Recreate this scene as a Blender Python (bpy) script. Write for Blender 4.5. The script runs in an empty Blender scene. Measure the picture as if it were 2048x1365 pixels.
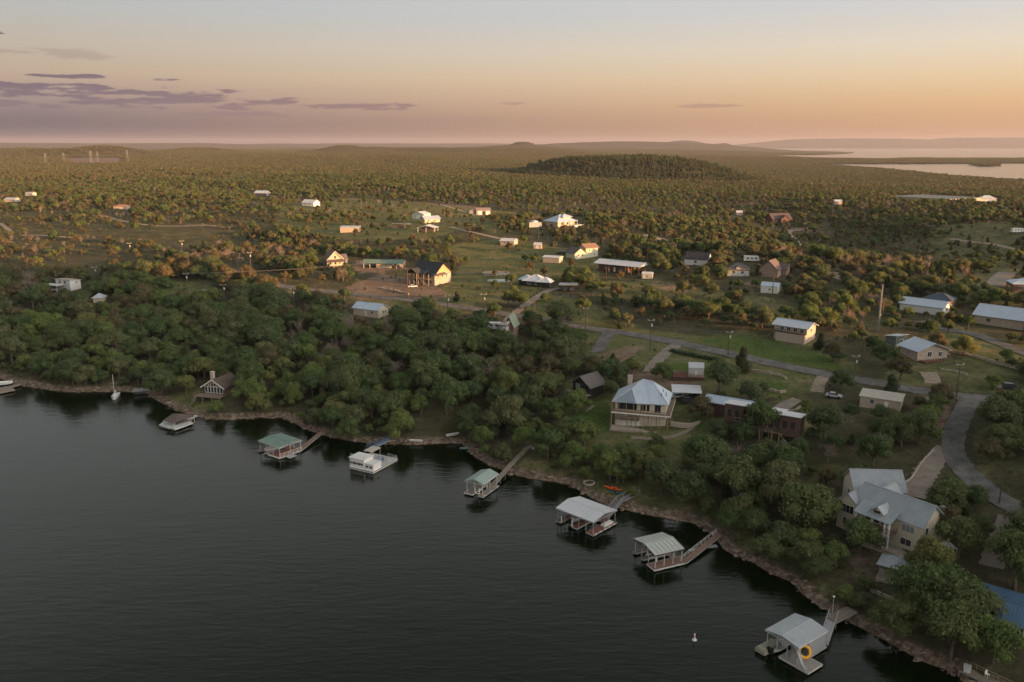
import bpy, math, random
import numpy as np
from math import radians as R, sin, cos, pi
rnd = random.Random(7)
rng = np.random.default_rng(11)
sc = bpy.context.scene
col = sc.collection

# ---------------------------------------------------------------- camera
F = 1650.0
HORIZON = 290.0
PITCH = math.atan((682.5 - HORIZON) / F)
CAMZ = 85.0
cam_d = bpy.data.cameras.new('camera')
cam_d.sensor_width = 36.0
cam_d.lens = 36.0 * F / 2048.0
cam_d.clip_start = 1.0
cam_d.clip_end = 90000.0
cam = bpy.data.objects.new('camera', cam_d)
cam.location = (0, 0, CAMZ)
cam.rotation_euler = (pi / 2 - PITCH, 0, 0)
col.objects.link(cam)
sc.camera = cam

# ---------------------------------------------------------------- sky, sun, exposure
SUN_AZ = 118.0      # degrees clockwise from +Y (the view direction)
SUN_EL = 6.8
SUN_STRENGTH = 5.0
SKY_STRENGTH = 0.15
EXPOSURE = 1.25
HAZE_DENSITY = 3.0e-5
HAZE_TOP = 310.0
sundir = (sin(R(SUN_AZ)) * cos(R(SUN_EL)), cos(R(SUN_AZ)) * cos(R(SUN_EL)), sin(R(SUN_EL)))
world = bpy.data.worlds.new('World')
sc.world = world
world.use_nodes = True
nt = world.node_tree
nt.nodes.clear()
def N(t, ty, **kw):
    n = t.nodes.new(ty)
    for k, v in kw.items():
        setattr(n, k, v)
    return n
def L(t, a, b):
    t.links.new(a, b)
def math_n(t, op, a, b=None, c=None, clamp=False):
    n = N(t, 'ShaderNodeMath', operation=op)
    n.use_clamp = clamp
    for i, v in enumerate((a, b, c)):
        if v is None: continue
        if isinstance(v, (int, float)): n.inputs[i].default_value = v
        else: L(t, v, n.inputs[i])
    return n.outputs[0]
def mixc(t, f, a, b, mode='MIX'):
    n = N(t, 'ShaderNodeMix', data_type='RGBA', blend_type=mode)
    for i, v in ((0, f), (6, a), (7, b)):
        if isinstance(v, (int, float)): n.inputs[i].default_value = v
        elif isinstance(v, tuple): n.inputs[i].default_value = (*v, 1) if len(v) == 3 else v
        else: L(t, v, n.inputs[i])
    return n.outputs[2]
def ramp(t, fac, stops, interp='LINEAR'):
    n = N(t, 'ShaderNodeValToRGB')
    cr = n.color_ramp
    cr.interpolation = interp
    while len(cr.elements) < len(stops): cr.elements.new(0.5)
    for e, (p, c) in zip(cr.elements, stops):
        e.position = p
        e.color = (*c, 1) if len(c) == 3 else c
    L(t, fac, n.inputs[0])
    return n.outputs[0]
def srgb(r, g, b):
    f = lambda c: (c / 255 / 12.92) if c / 255 <= 0.04045 else ((c / 255 + 0.055) / 1.055) ** 2.4
    return (f(r), f(g), f(b))

sky = N(nt, 'ShaderNodeTexSky', sky_type='NISHITA')
sky.sun_disc = False
sky.sun_elevation = R(SUN_EL)
sky.sun_rotation = R(SUN_AZ)
sky.altitude = 300
sky.air_density = 1.0
sky.dust_density = 2.0
sky.ozone_density = 1.5
#SKYTUNE
bg = N(nt, 'ShaderNodeBackground')
bg.inputs['Strength'].default_value = SKY_STRENGTH
wo = N(nt, 'ShaderNodeOutputWorld')
tc = N(nt, 'ShaderNodeTexCoord')
sp = N(nt, 'ShaderNodeSeparateXYZ')
L(nt, tc.outputs['Generated'], sp.inputs[0])
X_, Y_, Z_ = sp.outputs
# the dusk sky: the physical sky blended with measured dusk tones, by height and by the side the sun is on
hyp = math_n(nt, 'SQRT', math_n(nt, 'ADD', math_n(nt, 'MULTIPLY', X_, X_), math_n(nt, 'MULTIPLY', Y_, Y_)))
elev = math_n(nt, 'ARCTAN2', Z_, hyp)
az = math_n(nt, 'ARCTAN2', X_, Y_)
ef = math_n(nt, 'MULTIPLY', elev, 1.0 / R(90), clamp=True)
S = lambda d: d / 90.0
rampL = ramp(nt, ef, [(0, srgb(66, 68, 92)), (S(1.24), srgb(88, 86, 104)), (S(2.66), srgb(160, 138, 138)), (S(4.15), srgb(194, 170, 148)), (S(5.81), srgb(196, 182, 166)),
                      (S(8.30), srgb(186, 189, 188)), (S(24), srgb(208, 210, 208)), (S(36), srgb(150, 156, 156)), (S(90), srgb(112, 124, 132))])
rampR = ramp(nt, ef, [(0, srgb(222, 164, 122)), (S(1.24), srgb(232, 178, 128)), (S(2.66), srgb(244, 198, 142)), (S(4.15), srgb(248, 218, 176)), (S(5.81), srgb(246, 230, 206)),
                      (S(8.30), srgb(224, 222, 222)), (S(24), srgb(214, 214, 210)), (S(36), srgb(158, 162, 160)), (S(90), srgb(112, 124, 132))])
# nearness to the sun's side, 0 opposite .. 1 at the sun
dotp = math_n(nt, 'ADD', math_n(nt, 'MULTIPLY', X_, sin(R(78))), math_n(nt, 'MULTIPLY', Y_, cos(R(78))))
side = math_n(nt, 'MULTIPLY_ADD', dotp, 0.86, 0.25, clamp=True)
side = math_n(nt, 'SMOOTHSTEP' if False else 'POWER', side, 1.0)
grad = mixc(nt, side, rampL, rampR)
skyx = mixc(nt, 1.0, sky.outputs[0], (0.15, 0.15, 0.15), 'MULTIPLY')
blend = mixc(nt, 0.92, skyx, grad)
# thin stratus streaks low on the left
vec = N(nt, 'ShaderNodeCombineXYZ')
L(nt, az, vec.inputs[0]); L(nt, elev, vec.inputs[1])
def cloud(azd, eld, wa, he, seed, amt, sc_=1.0):
    m = N(nt, 'ShaderNodeMapping')
    m.inputs['Location'].default_value = (seed, seed * 0.37, 0)
    m.inputs['Scale'].default_value = (11 * sc_, 80 * sc_, 1)
    L(nt, vec.outputs[0], m.inputs[0])
    no = N(nt, 'ShaderNodeTexNoise')
    no.inputs['Scale'].default_value = 1.6
    no.inputs['Detail'].default_value = 7
    no.inputs['Roughness'].default_value = 0.62
    L(nt, m.outputs[0], no.inputs[0])
    dx = math_n(nt, 'DIVIDE', math_n(nt, 'SUBTRACT', az, R(azd)), R(wa))
    dy = math_n(nt, 'DIVIDE', math_n(nt, 'SUBTRACT', elev, R(eld)), R(he))
    rr = math_n(nt, 'ADD', math_n(nt, 'MULTIPLY', dx, dx), math_n(nt, 'MULTIPLY', dy, dy))
    v = math_n(nt, 'SUBTRACT', math_n(nt, 'MULTIPLY_ADD', no.outputs[0], 6.5, -2.55), rr)
    return math_n(nt, 'MULTIPLY', math_n(nt, 'MULTIPLY', v, 2.6, clamp=True), min(1, amt * 1.25))
CL = [(-21.84, 2.78, 8.23, 0.598, 3.1, 0.95), (-29.4, 3.15, 5.88, 0.415, 8.2, 0.9), (-9.66, 2.45, 5.21, 0.249, 5.5, 0.8), (-26.88, 3.94, 2.18, 0.133, 1.7, 0.9), (-16.8, 1.91, 5.04, 0.232, 9.3, 0.6), (-21.84, 3.9, 1.18, 0.1, 4.4, 0.8), (-31.5, 6.14, 1.85, 0.166, 6.2, 0.8), (13.02, 2.49, 2.94, 0.133, 2.2, 0.5), (0.0, 2.66, 0.84, 0.1, 7.7, 0.5), (-30.66, 2.28, 4.62, 0.232, 12.1, 0.6), (-27.72, 5.23, 3.36, 0.29, 14.1, 0.2), (-5.04, 1.66, 8.4, 0.207, 15.5, 0.2)]
cm = None
for c in CL:
    v = cloud(*c)
    cm = v if cm is None else math_n(nt, 'MAXIMUM', cm, v)
cloudc = mixc(nt, side, srgb(124, 110, 120), srgb(200, 152, 128))
fin = mixc(nt, cm, blend, cloudc)
# wide bright glow added round the out-of-view sun to lift the land's light
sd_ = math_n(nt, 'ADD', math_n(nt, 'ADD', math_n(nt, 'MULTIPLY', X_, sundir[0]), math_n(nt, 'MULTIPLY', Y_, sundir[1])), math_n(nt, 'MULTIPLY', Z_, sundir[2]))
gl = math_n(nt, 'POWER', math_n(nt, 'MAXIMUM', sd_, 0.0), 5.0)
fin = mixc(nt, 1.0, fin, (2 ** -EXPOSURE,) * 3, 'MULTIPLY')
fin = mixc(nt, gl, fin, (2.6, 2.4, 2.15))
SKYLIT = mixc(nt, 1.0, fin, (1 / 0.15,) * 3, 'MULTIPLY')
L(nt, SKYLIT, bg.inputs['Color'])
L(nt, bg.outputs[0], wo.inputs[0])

sun_d = bpy.data.lights.new('sun', 'SUN')
sun_d.energy = SUN_STRENGTH
sun_d.angle = R(0.7)
sun_d.color = (1.0, 0.48, 0.17)
sun = bpy.data.objects.new('sun', sun_d)
from mathutils import Vector, Matrix
sun.rotation_euler = Vector(sundir).to_track_quat('Z', 'Y').to_euler()
sun.location = (400, -100, 300)
col.objects.link(sun)

vs = sc.view_settings
sc.display_settings.display_device = 'sRGB'
vs.view_transform = 'Standard'; vs.look = 'None'; vs.gamma = 1.0; vs.exposure = EXPOSURE
vs.use_curve_mapping = False
sc.render.engine = 'CYCLES'
cy = sc.cycles
cy.use_denoising = True
cy.max_bounces = 5; cy.diffuse_bounces = 3; cy.glossy_bounces = 3; cy.transmission_bounces = 4
cy.transparent_max_bounces = 8; cy.volume_bounces = 0
cy.caustics_reflective = False; cy.caustics_refractive = False
sc.unit_settings.system = 'METRIC'

# ---------------------------------------------------------------- pixel <-> place
cp, sn = cos(PITCH), sin(PITCH)
def ray(px, py):
    a = (px - 1024.0) / F; b = (682.5 - py) / F
    return (a, cp + b * sn, -sn + b * cp)
def at(px, py, z=0.0):
    d = ray(px, py)
    t = (z - CAMZ) / d[2]
    return (d[0] * t, d[1] * t, z)
def proj(x, y, z):
    zz = z - CAMZ
    dep = y * cp - zz * sn
    return 1024 + F * x / dep, 682.5 - F * (y * sn + zz * cp) / dep, dep

# ---------------------------------------------------------------- shape of the land
SHORE_PX = [(0, 757), (30, 768), (60, 775), (120, 783), (190, 785), (250, 783), (292, 786), (308, 797), (330, 812), (370, 829), (410, 837),
    (460, 840), (520, 836), (560, 835), (590, 848), (620, 861), (660, 875), (710, 884), (770, 889), (830, 890), (880, 886), (922, 887),
    (935, 897), (945, 912), (980, 931), (1020, 948), (1060, 957), (1100, 963), (1140, 970), (1165, 985), (1185, 999), (1212, 1010),
    (1250, 1020), (1300, 1030), (1350, 1040), (1390, 1048), (1410, 1058), (1425, 1075), (1450, 1100), (1500, 1125), (1540, 1145),
    (1580, 1165), (1600, 1187), (1640, 1212), (1680, 1235), (1700, 1245), (1750, 1270), (1800, 1300), (1850, 1325), (1905, 1350), (1945, 1372)]
shore = [at(a, b)[:2] for a, b in SHORE_PX]
# natural ragged bank: subdivide with small offsets
def ragged(pts, amp, seed):
    r = random.Random(seed); out = []
    for (x0, y0), (x1, y1) in zip(pts, pts[1:]):
        n = max(1, int(math.hypot(x1 - x0, y1 - y0) / 3.0))
        for i in range(n):
            t = i / n
            out.append((x0 + (x1 - x0) * t + r.uniform(-amp, amp), y0 + (y1 - y0) * t + r.uniform(-amp, amp)))
    out.append(pts[-1])
    return out
shore_r = ragged(shore, 0.45, 3)
x0_, y0_ = shore[0]; x1_, y1_ = shore[-1]
WATERP = [(-900, y0_ + 90), (x0_ - 160, y0_ + 35), (x0_ - 60, y0_ + 12)] + shore_r + [(x1_ + 14, y1_ - 12), (x1_ + 40, y1_ - 45), (x1_ + 120, y1_ - 160), (260, -260), (-900, -260)]
LAKE1 = [at(a, b)[:2] for a, b in [(1400, 297.5), (1700, 296.7), (2700, 296.7), (2700, 317), (2048, 317.5), (1900, 317.6), (1830, 316.6), (1760, 318.6), (1640, 317), (1550, 313), (1560, 311.2),
    (1640, 310.4), (1705, 307.6), (1708, 304.8), (1660, 302.9), (1600, 302.5), (1480, 301.8), (1430, 299.6)]]
LAKE2 = [at(a, b)[:2] for a, b in [(1640, 330.2), (1700, 328.7), (1900, 328.4), (2048, 327.2), (2700, 326.5), (2700, 378), (2048, 362), (1990, 358.5), (1960, 357), (1900, 352.5), (1820, 343.5), (1750, 337), (1680, 333)]]
ISLAND = [at(a, b)[:2] for a, b in [(1944, 330.6), (1958, 329.4), (1985, 329.2), (2001, 330.8), (1990, 332.9), (1962, 333.2)]]

def sdf(x, y, poly):
    """signed distance, negative inside"""
    x = np.asarray(x, float); y = np.asarray(y, float)
    d2 = np.full(x.shape, 1e18); ins = np.zeros(x.shape, bool)
    n = len(poly)
    for i in range(n):
        ax, ay = poly[i]; bx, by = poly[(i + 1) % n]
        ex, ey = bx - ax, by - ay
        t = np.clip(((x - ax) * ex + (y - ay) * ey) / (ex * ex + ey * ey + 1e-12), 0, 1)
        qx = x - ax - ex * t; qy = y - ay - ey * t
        d2 = np.minimum(d2, qx * qx + qy * qy)
        if abs(ey) > 1e-12:
            c = (ay > y) != (by > y)
            ins ^= c & (x < (bx - ax) * (y - ay) / ey + ax)
    d = np.sqrt(d2)
    return np.where(ins, -d, d)
def inpoly(x, y, poly):
    x = np.asarray(x, float); y = np.asarray(y, float)
    ins = np.zeros(x.shape, bool); n = len(poly)
    for i in range(n):
        ax, ay = poly[i]; bx, by = poly[(i + 1) % n]
        if abs(by - ay) < 1e-12: continue
        c = (ay > y) != (by > y)
        ins ^= c & (x < (bx - ax) * (y - ay) / (by - ay) + ax)
    return ins

PROF_D = [-400, -40, -12, -3, 0, 0.8, 3, 8, 20, 45, 80, 140, 260, 500, 1200, 4000, 1e6]
PROF_H = [-12, -9, -4, -1.2, -0.12, 0.7, 1.4, 2.2, 4.6, 9.5, 14.5, 19.5, 24.5, 27, 30, 34, 34]
def bump(x, y, cx, cy_, rx, ry, h, p=2.0, ang=0.0):
    ca, sa = cos(ang), sin(ang)
    dx = ((x - cx) * ca + (y - cy_) * sa) / rx; dy = (-(x - cx) * sa + (y - cy_) * ca) / ry
    return h * np.exp(-np.power(dx * dx + dy * dy, p / 2) * 0.9)
def far_hill(px, D, hw, top, depth, base=30, p=2.5):
    a, b, c = ray(px, top); s = D / b
    zt = CAMZ + c * s
    return (a * s, D, hw / F * D, depth, zt - base, p)
HILLS = [far_hill(1262, 1880, 176, 306.5, 230, 29, 4.5), far_hill(1290, 1860, 120, 302.5, 150, 29, 2.6),
    far_hill(693, 6000, 40, 291.3, 420, 32, 2.6), far_hill(745, 6000, 70, 295.2, 500, 32), far_hill(890, 6240, 235, 297, 600, 32, 5),
    far_hill(1045, 8400, 26, 286.8, 260, 32, 3), far_hill(1040, 8400, 85, 293, 600, 32),
    far_hill(1480, 13000, 75, 281.5, 900, 34, 3), far_hill(1370, 16000, 55, 277.8, 900, 34, 2.2), far_hill(1290, 12000, 230, 283.8, 900, 34, 4),
    far_hill(1110, 12000, 160, 288.8, 900, 34, 3),
    far_hill(198, 4200, 52, 294.5, 300, 32, 2.6), far_hill(130, 4200, 80, 300, 300, 32, 2.5), far_hill(40, 4680, 120, 301, 400, 32, 3), far_hill(405, 5640, 46, 298, 400, 32),
    far_hill(150, 15000, 420, 286.8, 1500, 34, 4), far_hill(620, 17000, 260, 288.2, 1500, 34, 4), far_hill(820, 19000, 300, 287, 1500, 34, 4),
    far_hill(1720, 25500, 210, 279, 1500, 10, 4), far_hill(2000, 25500, 180, 277.3, 1500, 10, 5), far_hill(2300, 25500, 260, 277.5, 1500, 10, 4)]
# the high bluff outside the frame on the right, towards the sun, that keeps the near bank in shade
BLUFF = [(470, -70, 200, 125, 180, 6, -0.49), (620, 360, 60, 80, 50, 4, 0.4)]
VALE = [(240, 600, 70, 170, -15), (150, 770, 200, 110, -6)]
RIDGE = [(20, 600, 190, 85, 7.0), (90, 420, 120, 48, 3.5), (-230, 750, 150, 145, 5), (210, 350, 60, 48, 3)]
def height(x, y):
    x = np.asarray(x, float); y = np.asarray(y, float)
    sd = sdf(x, y, WATERP)
    h = np.interp(sd, PROF_D, PROF_H)
    k = np.clip((sd - 25) / 200, 0, 1)
    dist = np.hypot(x, y)
    n = (np.sin(x / 61 + 1.3) * np.cos(y / 47 + .4) * 1.6 + np.sin(x / 23 + y / 31) * .45 + np.sin(x / 190 + 2) * np.cos(y / 230 + 1) * 3.0)
    n = n + (np.sin(x / 900 + y / 1500 + 1) * np.cos(y / 1100 - x / 2100) * 7 + np.sin(y / 420 + x / 600) * 3) * np.clip((dist - 600) / 1500, 0, 1)
    h = h + n * k
    for c in RIDGE: h = h + bump(x, y, *c) * k
    for c in VALE: h = h + bump(x, y, *c) * k
    for a in BLUFF: h = h + bump(x, y, a[0], a[1], a[2], a[3], a[4], a[5], a[6]) * np.clip(sd / 20, 0, 1)
    s = np.minimum(sdf(x, y, LAKE1), sdf(x, y, LAKE2))
    lim = np.where(s < 0, -2.5, 0.5 + s * 0.008 + np.clip(s - 600, 0, None) * 0.018)
    h = np.where(dist > 900, np.minimum(h, lim), h)
    hh = np.zeros(x.shape)
    for c in HILLS: hh = np.maximum(hh, bump(x, y, *c))
    h = h + hh * np.clip(s / 150, 0, 1)
    isl = sdf(x, y, ISLAND)
    h = np.where(isl < 0, np.maximum(h, np.minimum(-isl * .12, 4)), h)
    return h
def ground(px, py):
    """the place on the land seen at a pixel"""
    d = ray(px, py)
    b = d[1]
    ts = np.geomspace(60, 38000, 1400) / b
    xs, ys, zs = d[0] * ts, d[1] * ts, CAMZ + d[2] * ts
    g = zs - np.maximum(height(xs, ys), 0)
    i = np.argmax(g < 0) if (g < 0).any() else len(ts) - 1
    i = max(i, 1)
    t = ts[i - 1] + (ts[i] - ts[i - 1]) * g[i - 1] / (g[i - 1] - g[i] + 1e-9)
    x, y = d[0] * t, d[1] * t
    return (float(x), float(y), float(height(x, y)))

# ---------------------------------------------------------------- materials
MATS = {}
def mat(name, c, rough=0.7, var=0.25, scale=1.5, bump_=0.0, metal=0.0, spec=0.3, c2=None, stretch=None, detail=4):
    if name in MATS: return MATS[name]
    m = bpy.data.materials.new(name); m.use_nodes = True
    t = m.node_tree
    b = t.nodes['Principled BSDF']
    b.inputs['Roughness'].default_value = rough
    b.inputs['Metallic'].default_value = metal
    b.inputs['Specular IOR Level'].default_value = spec
    co = N(t, 'ShaderNodeTexCoord'); src = co.outputs['Object']
    if stretch:
        mp = N(t, 'ShaderNodeMapping'); mp.inputs['Scale'].default_value = stretch
        L(t, src, mp.inputs[0]); src = mp.outputs[0]
    no = N(t, 'ShaderNodeTexNoise'); no.inputs['Scale'].default_value = scale; no.inputs['Detail'].default_value = detail
    no.inputs['Roughness'].default_value = 0.65
    L(t, src, no.inputs[0])
    d = tuple(x * (1 - var) for x in c); u = c2 if c2 else tuple(min(1, x * (1 + var)) for x in c)
    L(t, ramp(t, no.outputs[0], [(0.3, d), (0.7, u)]), b.inputs['Base Color'])
    if bump_:
        bn = N(t, 'ShaderNodeBump'); bn.inputs['Strength'].default_value = bump_; bn.inputs['Distance'].default_value = 0.1
        L(t, no.outputs[0], bn.inputs['Height']); L(t, bn.outputs[0], b.inputs['Normal'])
    MATS[name] = m
    return m
# ---------------------------------------------------------------- mesh helpers
class MB:
    def __init__(s): s.v = []; s.f = []; s.m = []; s.mi = 0
    def add(s, vs_, fs):
        o = len(s.v); s.v += [tuple(p) for p in vs_]
        for f in fs: s.f.append(tuple(i + o for i in f)); s.m.append(s.mi)
        return s
    def box(s, x0, y0, z0, x1, y1, z1):
        return s.add([(x0, y0, z0), (x1, y0, z0), (x1, y1, z0), (x0, y1, z0), (x0, y0, z1), (x1, y0, z1), (x1, y1, z1), (x0, y1, z1)],
                     [(0, 3, 2, 1), (4, 5, 6, 7), (0, 1, 5, 4), (1, 2, 6, 5), (2, 3, 7, 6), (3, 0, 4, 7)])
    def cbox(s, cx, cy, cz, w, d, h): return s.box(cx - w / 2, cy - d / 2, cz, cx + w / 2, cy + d / 2, cz + h)
    def bar(s, p, q, r, n=6, r2=None):
        p = Vector(p); q = Vector(q); d = (q - p)
        if d.length < 1e-6: return s
        d.normalize(); a = d.orthogonal().normalized(); b = d.cross(a); r2 = r if r2 is None else r2
        vs_ = [p + (a * cos(2 * pi * i / n) + b * sin(2 * pi * i / n)) * r for i in range(n)] + [q + (a * cos(2 * pi * i / n) + b * sin(2 * pi * i / n)) * r2 for i in range(n)]
        fs = [(i, (i + 1) % n, n + (i + 1) % n, n + i) for i in range(n)] + [tuple(reversed(range(n))), tuple(range(n, 2 * n))]
        return s.add(vs_, fs)
    def sbar(s, p, q, w, h=None):
        """square bar"""
        p = Vector(p); q = Vector(q); d = (q - p).normalized(); h = h or w
        a = Vector((0, 0, 1)).cross(d)
        a = a.normalized() if a.length > 1e-3 else Vector((1, 0, 0)); b = d.cross(a)
        o = [(-1, -1), (1, -1), (1, 1), (-1, 1)]
        vs_ = [p + a * i * w / 2 + b * j * h / 2 for i, j in o] + [q + a * i * w / 2 + b * j * h / 2 for i, j in o]
        return s.add(vs_, [(0, 3, 2, 1), (4, 5, 6, 7), (0, 1, 5, 4), (1, 2, 6, 5), (2, 3, 7, 6), (3, 0, 4, 7)])
    def slab(s, pts, t):
        """a polygon given a thickness downwards along its normal"""
        P = [Vector(p) for p in pts]; n = Vector((0, 0, 0))
        for i in range(len(P)): n += P[i].cross(P[(i + 1) % len(P)])
        n.normalize()
        if n.z < 0: P.reverse(); n = -n
        k = len(P)
        return s.add(P + [p - n * t for p in P], [tuple(range(k)), tuple(reversed(range(k, 2 * k)))] + [(i, i + k, (i + 1) % k + k, (i + 1) % k) for i in range(k)])
    def build(s, name, m, parent=None, loc=(0, 0, 0), rz=0, smooth=False, kind=None):
        me = bpy.data.meshes.new(name); me.from_pydata(s.v, [], s.f)
        for q in (m if isinstance(m, (list, tuple)) else [m]): me.materials.append(q)
        if isinstance(m, (list, tuple)): me.polygons.foreach_set('material_index', s.m)
        if smooth: me.polygons.foreach_set('use_smooth', [True] * len(me.polygons))
        me.update()
        o = bpy.data.objects.new(name, me); col.objects.link(o)
        o.parent = parent; o.location = loc; o.rotation_euler = (0, 0, rz)
        if kind: o['kind'] = kind
        return o
def tag(o, label=None, cat=None, group=None, kind=None):
    if label: o['label'] = label
    if cat: o['category'] = cat
    if group: o['group'] = group
    if kind: o['kind'] = kind
    return o
def empty(name, loc, rz=0.0, label=None, cat=None, group=None):
    o = bpy.data.objects.new(name, None); col.objects.link(o)
    o.location = loc; o.rotation_euler = (0, 0, rz); o.empty_display_size = 0.5
    return tag(o, label, cat, group)
def arr_obj(name, verts, faces, m, smooth=False, kind=None, parent=None, mi=None):
    me = bpy.data.meshes.new(name)
    verts = np.asarray(verts, np.float32); faces = np.asarray(faces, np.int32)
    me.vertices.add(len(verts)); me.vertices.foreach_set('co', verts.ravel())
    k = faces.shape[1]
    me.loops.add(faces.size); me.loops.foreach_set('vertex_index', faces.ravel())
    me.polygons.add(len(faces)); me.polygons.foreach_set('loop_start', np.arange(0, faces.size, k, dtype=np.int32))
    me.polygons.foreach_set('loop_total', np.full(len(faces), k, np.int32))
    for q in (m if isinstance(m, (list, tuple)) else [m]): me.materials.append(q)
    if mi is not None: me.polygons.foreach_set('material_index', np.asarray(mi, np.int32))
    if smooth: me.polygons.foreach_set('use_smooth', np.ones(len(faces), bool))
    me.update(calc_edges=True)
    o = bpy.data.objects.new(name, me)
    if parent != 'none': col.objects.link(o)
    if kind: o['kind'] = kind
    return o

# ---------------------------------------------------------------- roads (pixel centre line, width in metres)
ROADS = [
    ('road', 'asphalt', 6.2, [(335, 500), (372, 509), (410, 521), (440, 533), (480, 549), (520, 562), (560, 572), (620, 580), (700, 588), (780, 597), (850, 604), (900, 612), (950, 619), (1000, 627), (1060, 637), (1120, 648), (1180, 658), (1250, 667), (1300, 676), (1350, 685), (1400, 696), (1450, 707), (1500, 718), (1560, 731), (1640, 747), (1700, 758), (1760, 768), (1820, 779), (1880, 789), (1930, 795), (1990, 799), (2060, 802), (2200, 806)]),
    ('road', 'asphalt', 5.6, [(1944, 796), (1930, 820), (1915, 850), (1906, 880), (1907, 905), (1920, 930), (1942, 955), (1970, 978), (2000, 1000), (2060, 1030), (2150, 1060)]),
    ('road', 'asphalt', 5.6, [(1840, 643), (1870, 653), (1900, 660), (1950, 670), (1990, 684), (2048, 706), (2150, 745)]),
    ('driveway', 'asphalt', 4.5, [(968, 622), (958, 630), (944, 640), (928, 650)]),
    ('driveway', 'concrete', 4.2, [(1120, 577), (1095, 583), (1070, 598), (1045, 616), (1025, 632), (1015, 645)]),
    ('driveway', 'asphalt', 5.0, [(1222, 664), (1212, 675), (1203, 688), (1192, 706)]),
    ('driveway', 'concrete', 4.8, [(1356, 689), (1340, 700), (1322, 715), (1308, 730), (1298, 745)]),
    ('driveway', 'concrete', 5.5, [(1893, 895), (1875, 915), (1855, 940), (1842, 965), (1826, 995)]),
    ('driveway', 'concrete', 4.6, [(2020, 1035), (2008, 1065), (1996, 1095), (1982, 1135)]),
    ('driveway', 'concrete', 9.0, [(2016, 545), (2003, 556), (1992, 572)]),
    ('path', 'gravel', 3.6, [(392, 588), (401, 584), (410, 579)]),
    ('track', 'gravel', 4.0, [(207, 432), (230, 439), (250, 443), (275, 448), (310, 452), (360, 453), (410, 451), (450, 455)]),
    ('track', 'gravel', 3.5, [(0, 447), (12, 456), (22, 463)]),
    ('track', 'gravel', 3.2, [(40, 471), (90, 472), (160, 477)]),
    ('track', 'gravel', 4.0, [(320, 404), (400, 402), (470, 400), (520, 408), (560, 412)]),
    ('track', 'gravel', 4.2, [(800, 405), (880, 410), (960, 432), (1060, 437)]),
    ('track', 'gravel', 3.6, [(900, 455), (940, 464), (1000, 478)]),
    ('track', 'gravel', 3.6, [(1560, 462), (1582, 462), (1578, 468), (1592, 480), (1600, 490), (1625, 502), (1650, 512)]),
    ('track', 'gravel', 7.0, [(1575, 461), (1600, 461), (1625, 456)]),
    ('track', 'gravel', 5.0, [(1668, 545), (1665, 550), (1690, 560), (1715, 566)]),
    ('track', 'gravel', 3.6, [(1900, 478), (1940, 484), (1990, 490), (2048, 503)]),
    ('driveway', 'gravel', 4.0, [(1650, 750), (1640, 765), (1634, 785)]),
    ('driveway', 'concrete', 4.2, [(1596, 800), (1570, 812), (1560, 822)]),
    ('footpath', 'stone', 1.6, [(1395, 845), (1385, 855), (1370, 865), (1345, 874), (1310, 878), (1262, 876)]),
    ('footpath', 'stone', 1.1, [(1188, 812), (1172, 824)]),
    ('track', 'gravel', 5.0, [(1855, 745), (1862, 755), (1868, 768)]),
    ('track', 'gravel', 2.6, [(1990, 768), (2003, 777), (2020, 786)]),
    ('road', 'gravel', 5.0, [(1300, 436), (1325, 440), (1345, 447)]),
    ('road', 'gravel', 7.0, [(1290, 470), (1318, 478), (1345, 487)]),
    ('footpath', 'stone', 1.4, [(2048, 1290), (2020, 1282), (1998, 1270)]),
]
# ---------------------------------------------------------------- what covers the ground, by areas of the place (corner pixels)
GRASS = [
    ([(560, 415), (700, 395), (900, 410), (1080, 430), (1080, 452), (1000, 470), (940, 455), (860, 480), (740, 482), (640, 475), (555, 458)], .8),
    ([(890, 492), (1010, 476), (1130, 500), (1225, 525), (1190, 560), (1100, 552), (1060, 600), (960, 610), (855, 592), (905, 560), (925, 525)], .95),
    ([(1180, 562), (1300, 556), (1480, 585), (1640, 612), (1760, 655), (1560, 655), (1480, 630), (1300, 605), (1180, 592)], .6),
    ([(1090, 585), (1160, 600), (1300, 660), (1400, 672), (1490, 660), (1640, 680), (1730, 745), (1640, 740), (1400, 690), (1150, 650), (1040, 632)], .85),
    ([(1165, 662), (1290, 675), (1450, 712), (1640, 752), (1640, 780), (1570, 800), (1450, 790), (1350, 760), (1290, 742), (1170, 720)], 1.0),
    ([(1740, 770), (1880, 640), (2060, 690), (2060, 800), (1900, 780)], .7),
    ([(1130, 760), (1420, 760), (1440, 900), (1280, 960), (1130, 900)], .9),
    ([(1000, 900), (1180, 900), (1400, 950), (1500, 1060), (1640, 1150), (1700, 1235), (1560, 1160), (1430, 1050), (1200, 990), (1000, 930)], .55),
    ([(325, 562), (430, 560), (440, 600), (335, 606)], .7), ([(560, 575), (900, 590), (960, 618), (900, 640), (800, 640), (700, 600), (560, 590)], .6),
    ([(220, 400), (640, 395), (640, 480), (500, 500), (300, 480), (0, 500), (0, 440)], .28),
    ([(1080, 352), (1560, 352), (1500, 400), (1080, 400)], .5), ([(1860, 450), (2048, 440), (2048, 640), (1900, 600), (1840, 540)], .6),
    ([(1580, 800), (1640, 820), (1620, 880), (1500, 900), (1500, 830)], .5), ([(310, 800), (400, 770), (450, 800), (430, 835), (360, 820)], .7),
    ([(1620, 930), (1700, 930), (1680, 1010), (1610, 990)], .6), ([(2020, 1080), (2048, 1080), (2048, 1140), (2010, 1130)], 1.0),
    ([(1750, 1190), (1840, 1190), (1840, 1260), (1760, 1250)], 1.0), ([(1930, 800), (2048, 830), (2048, 900), (1960, 960)], .5)]
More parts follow.
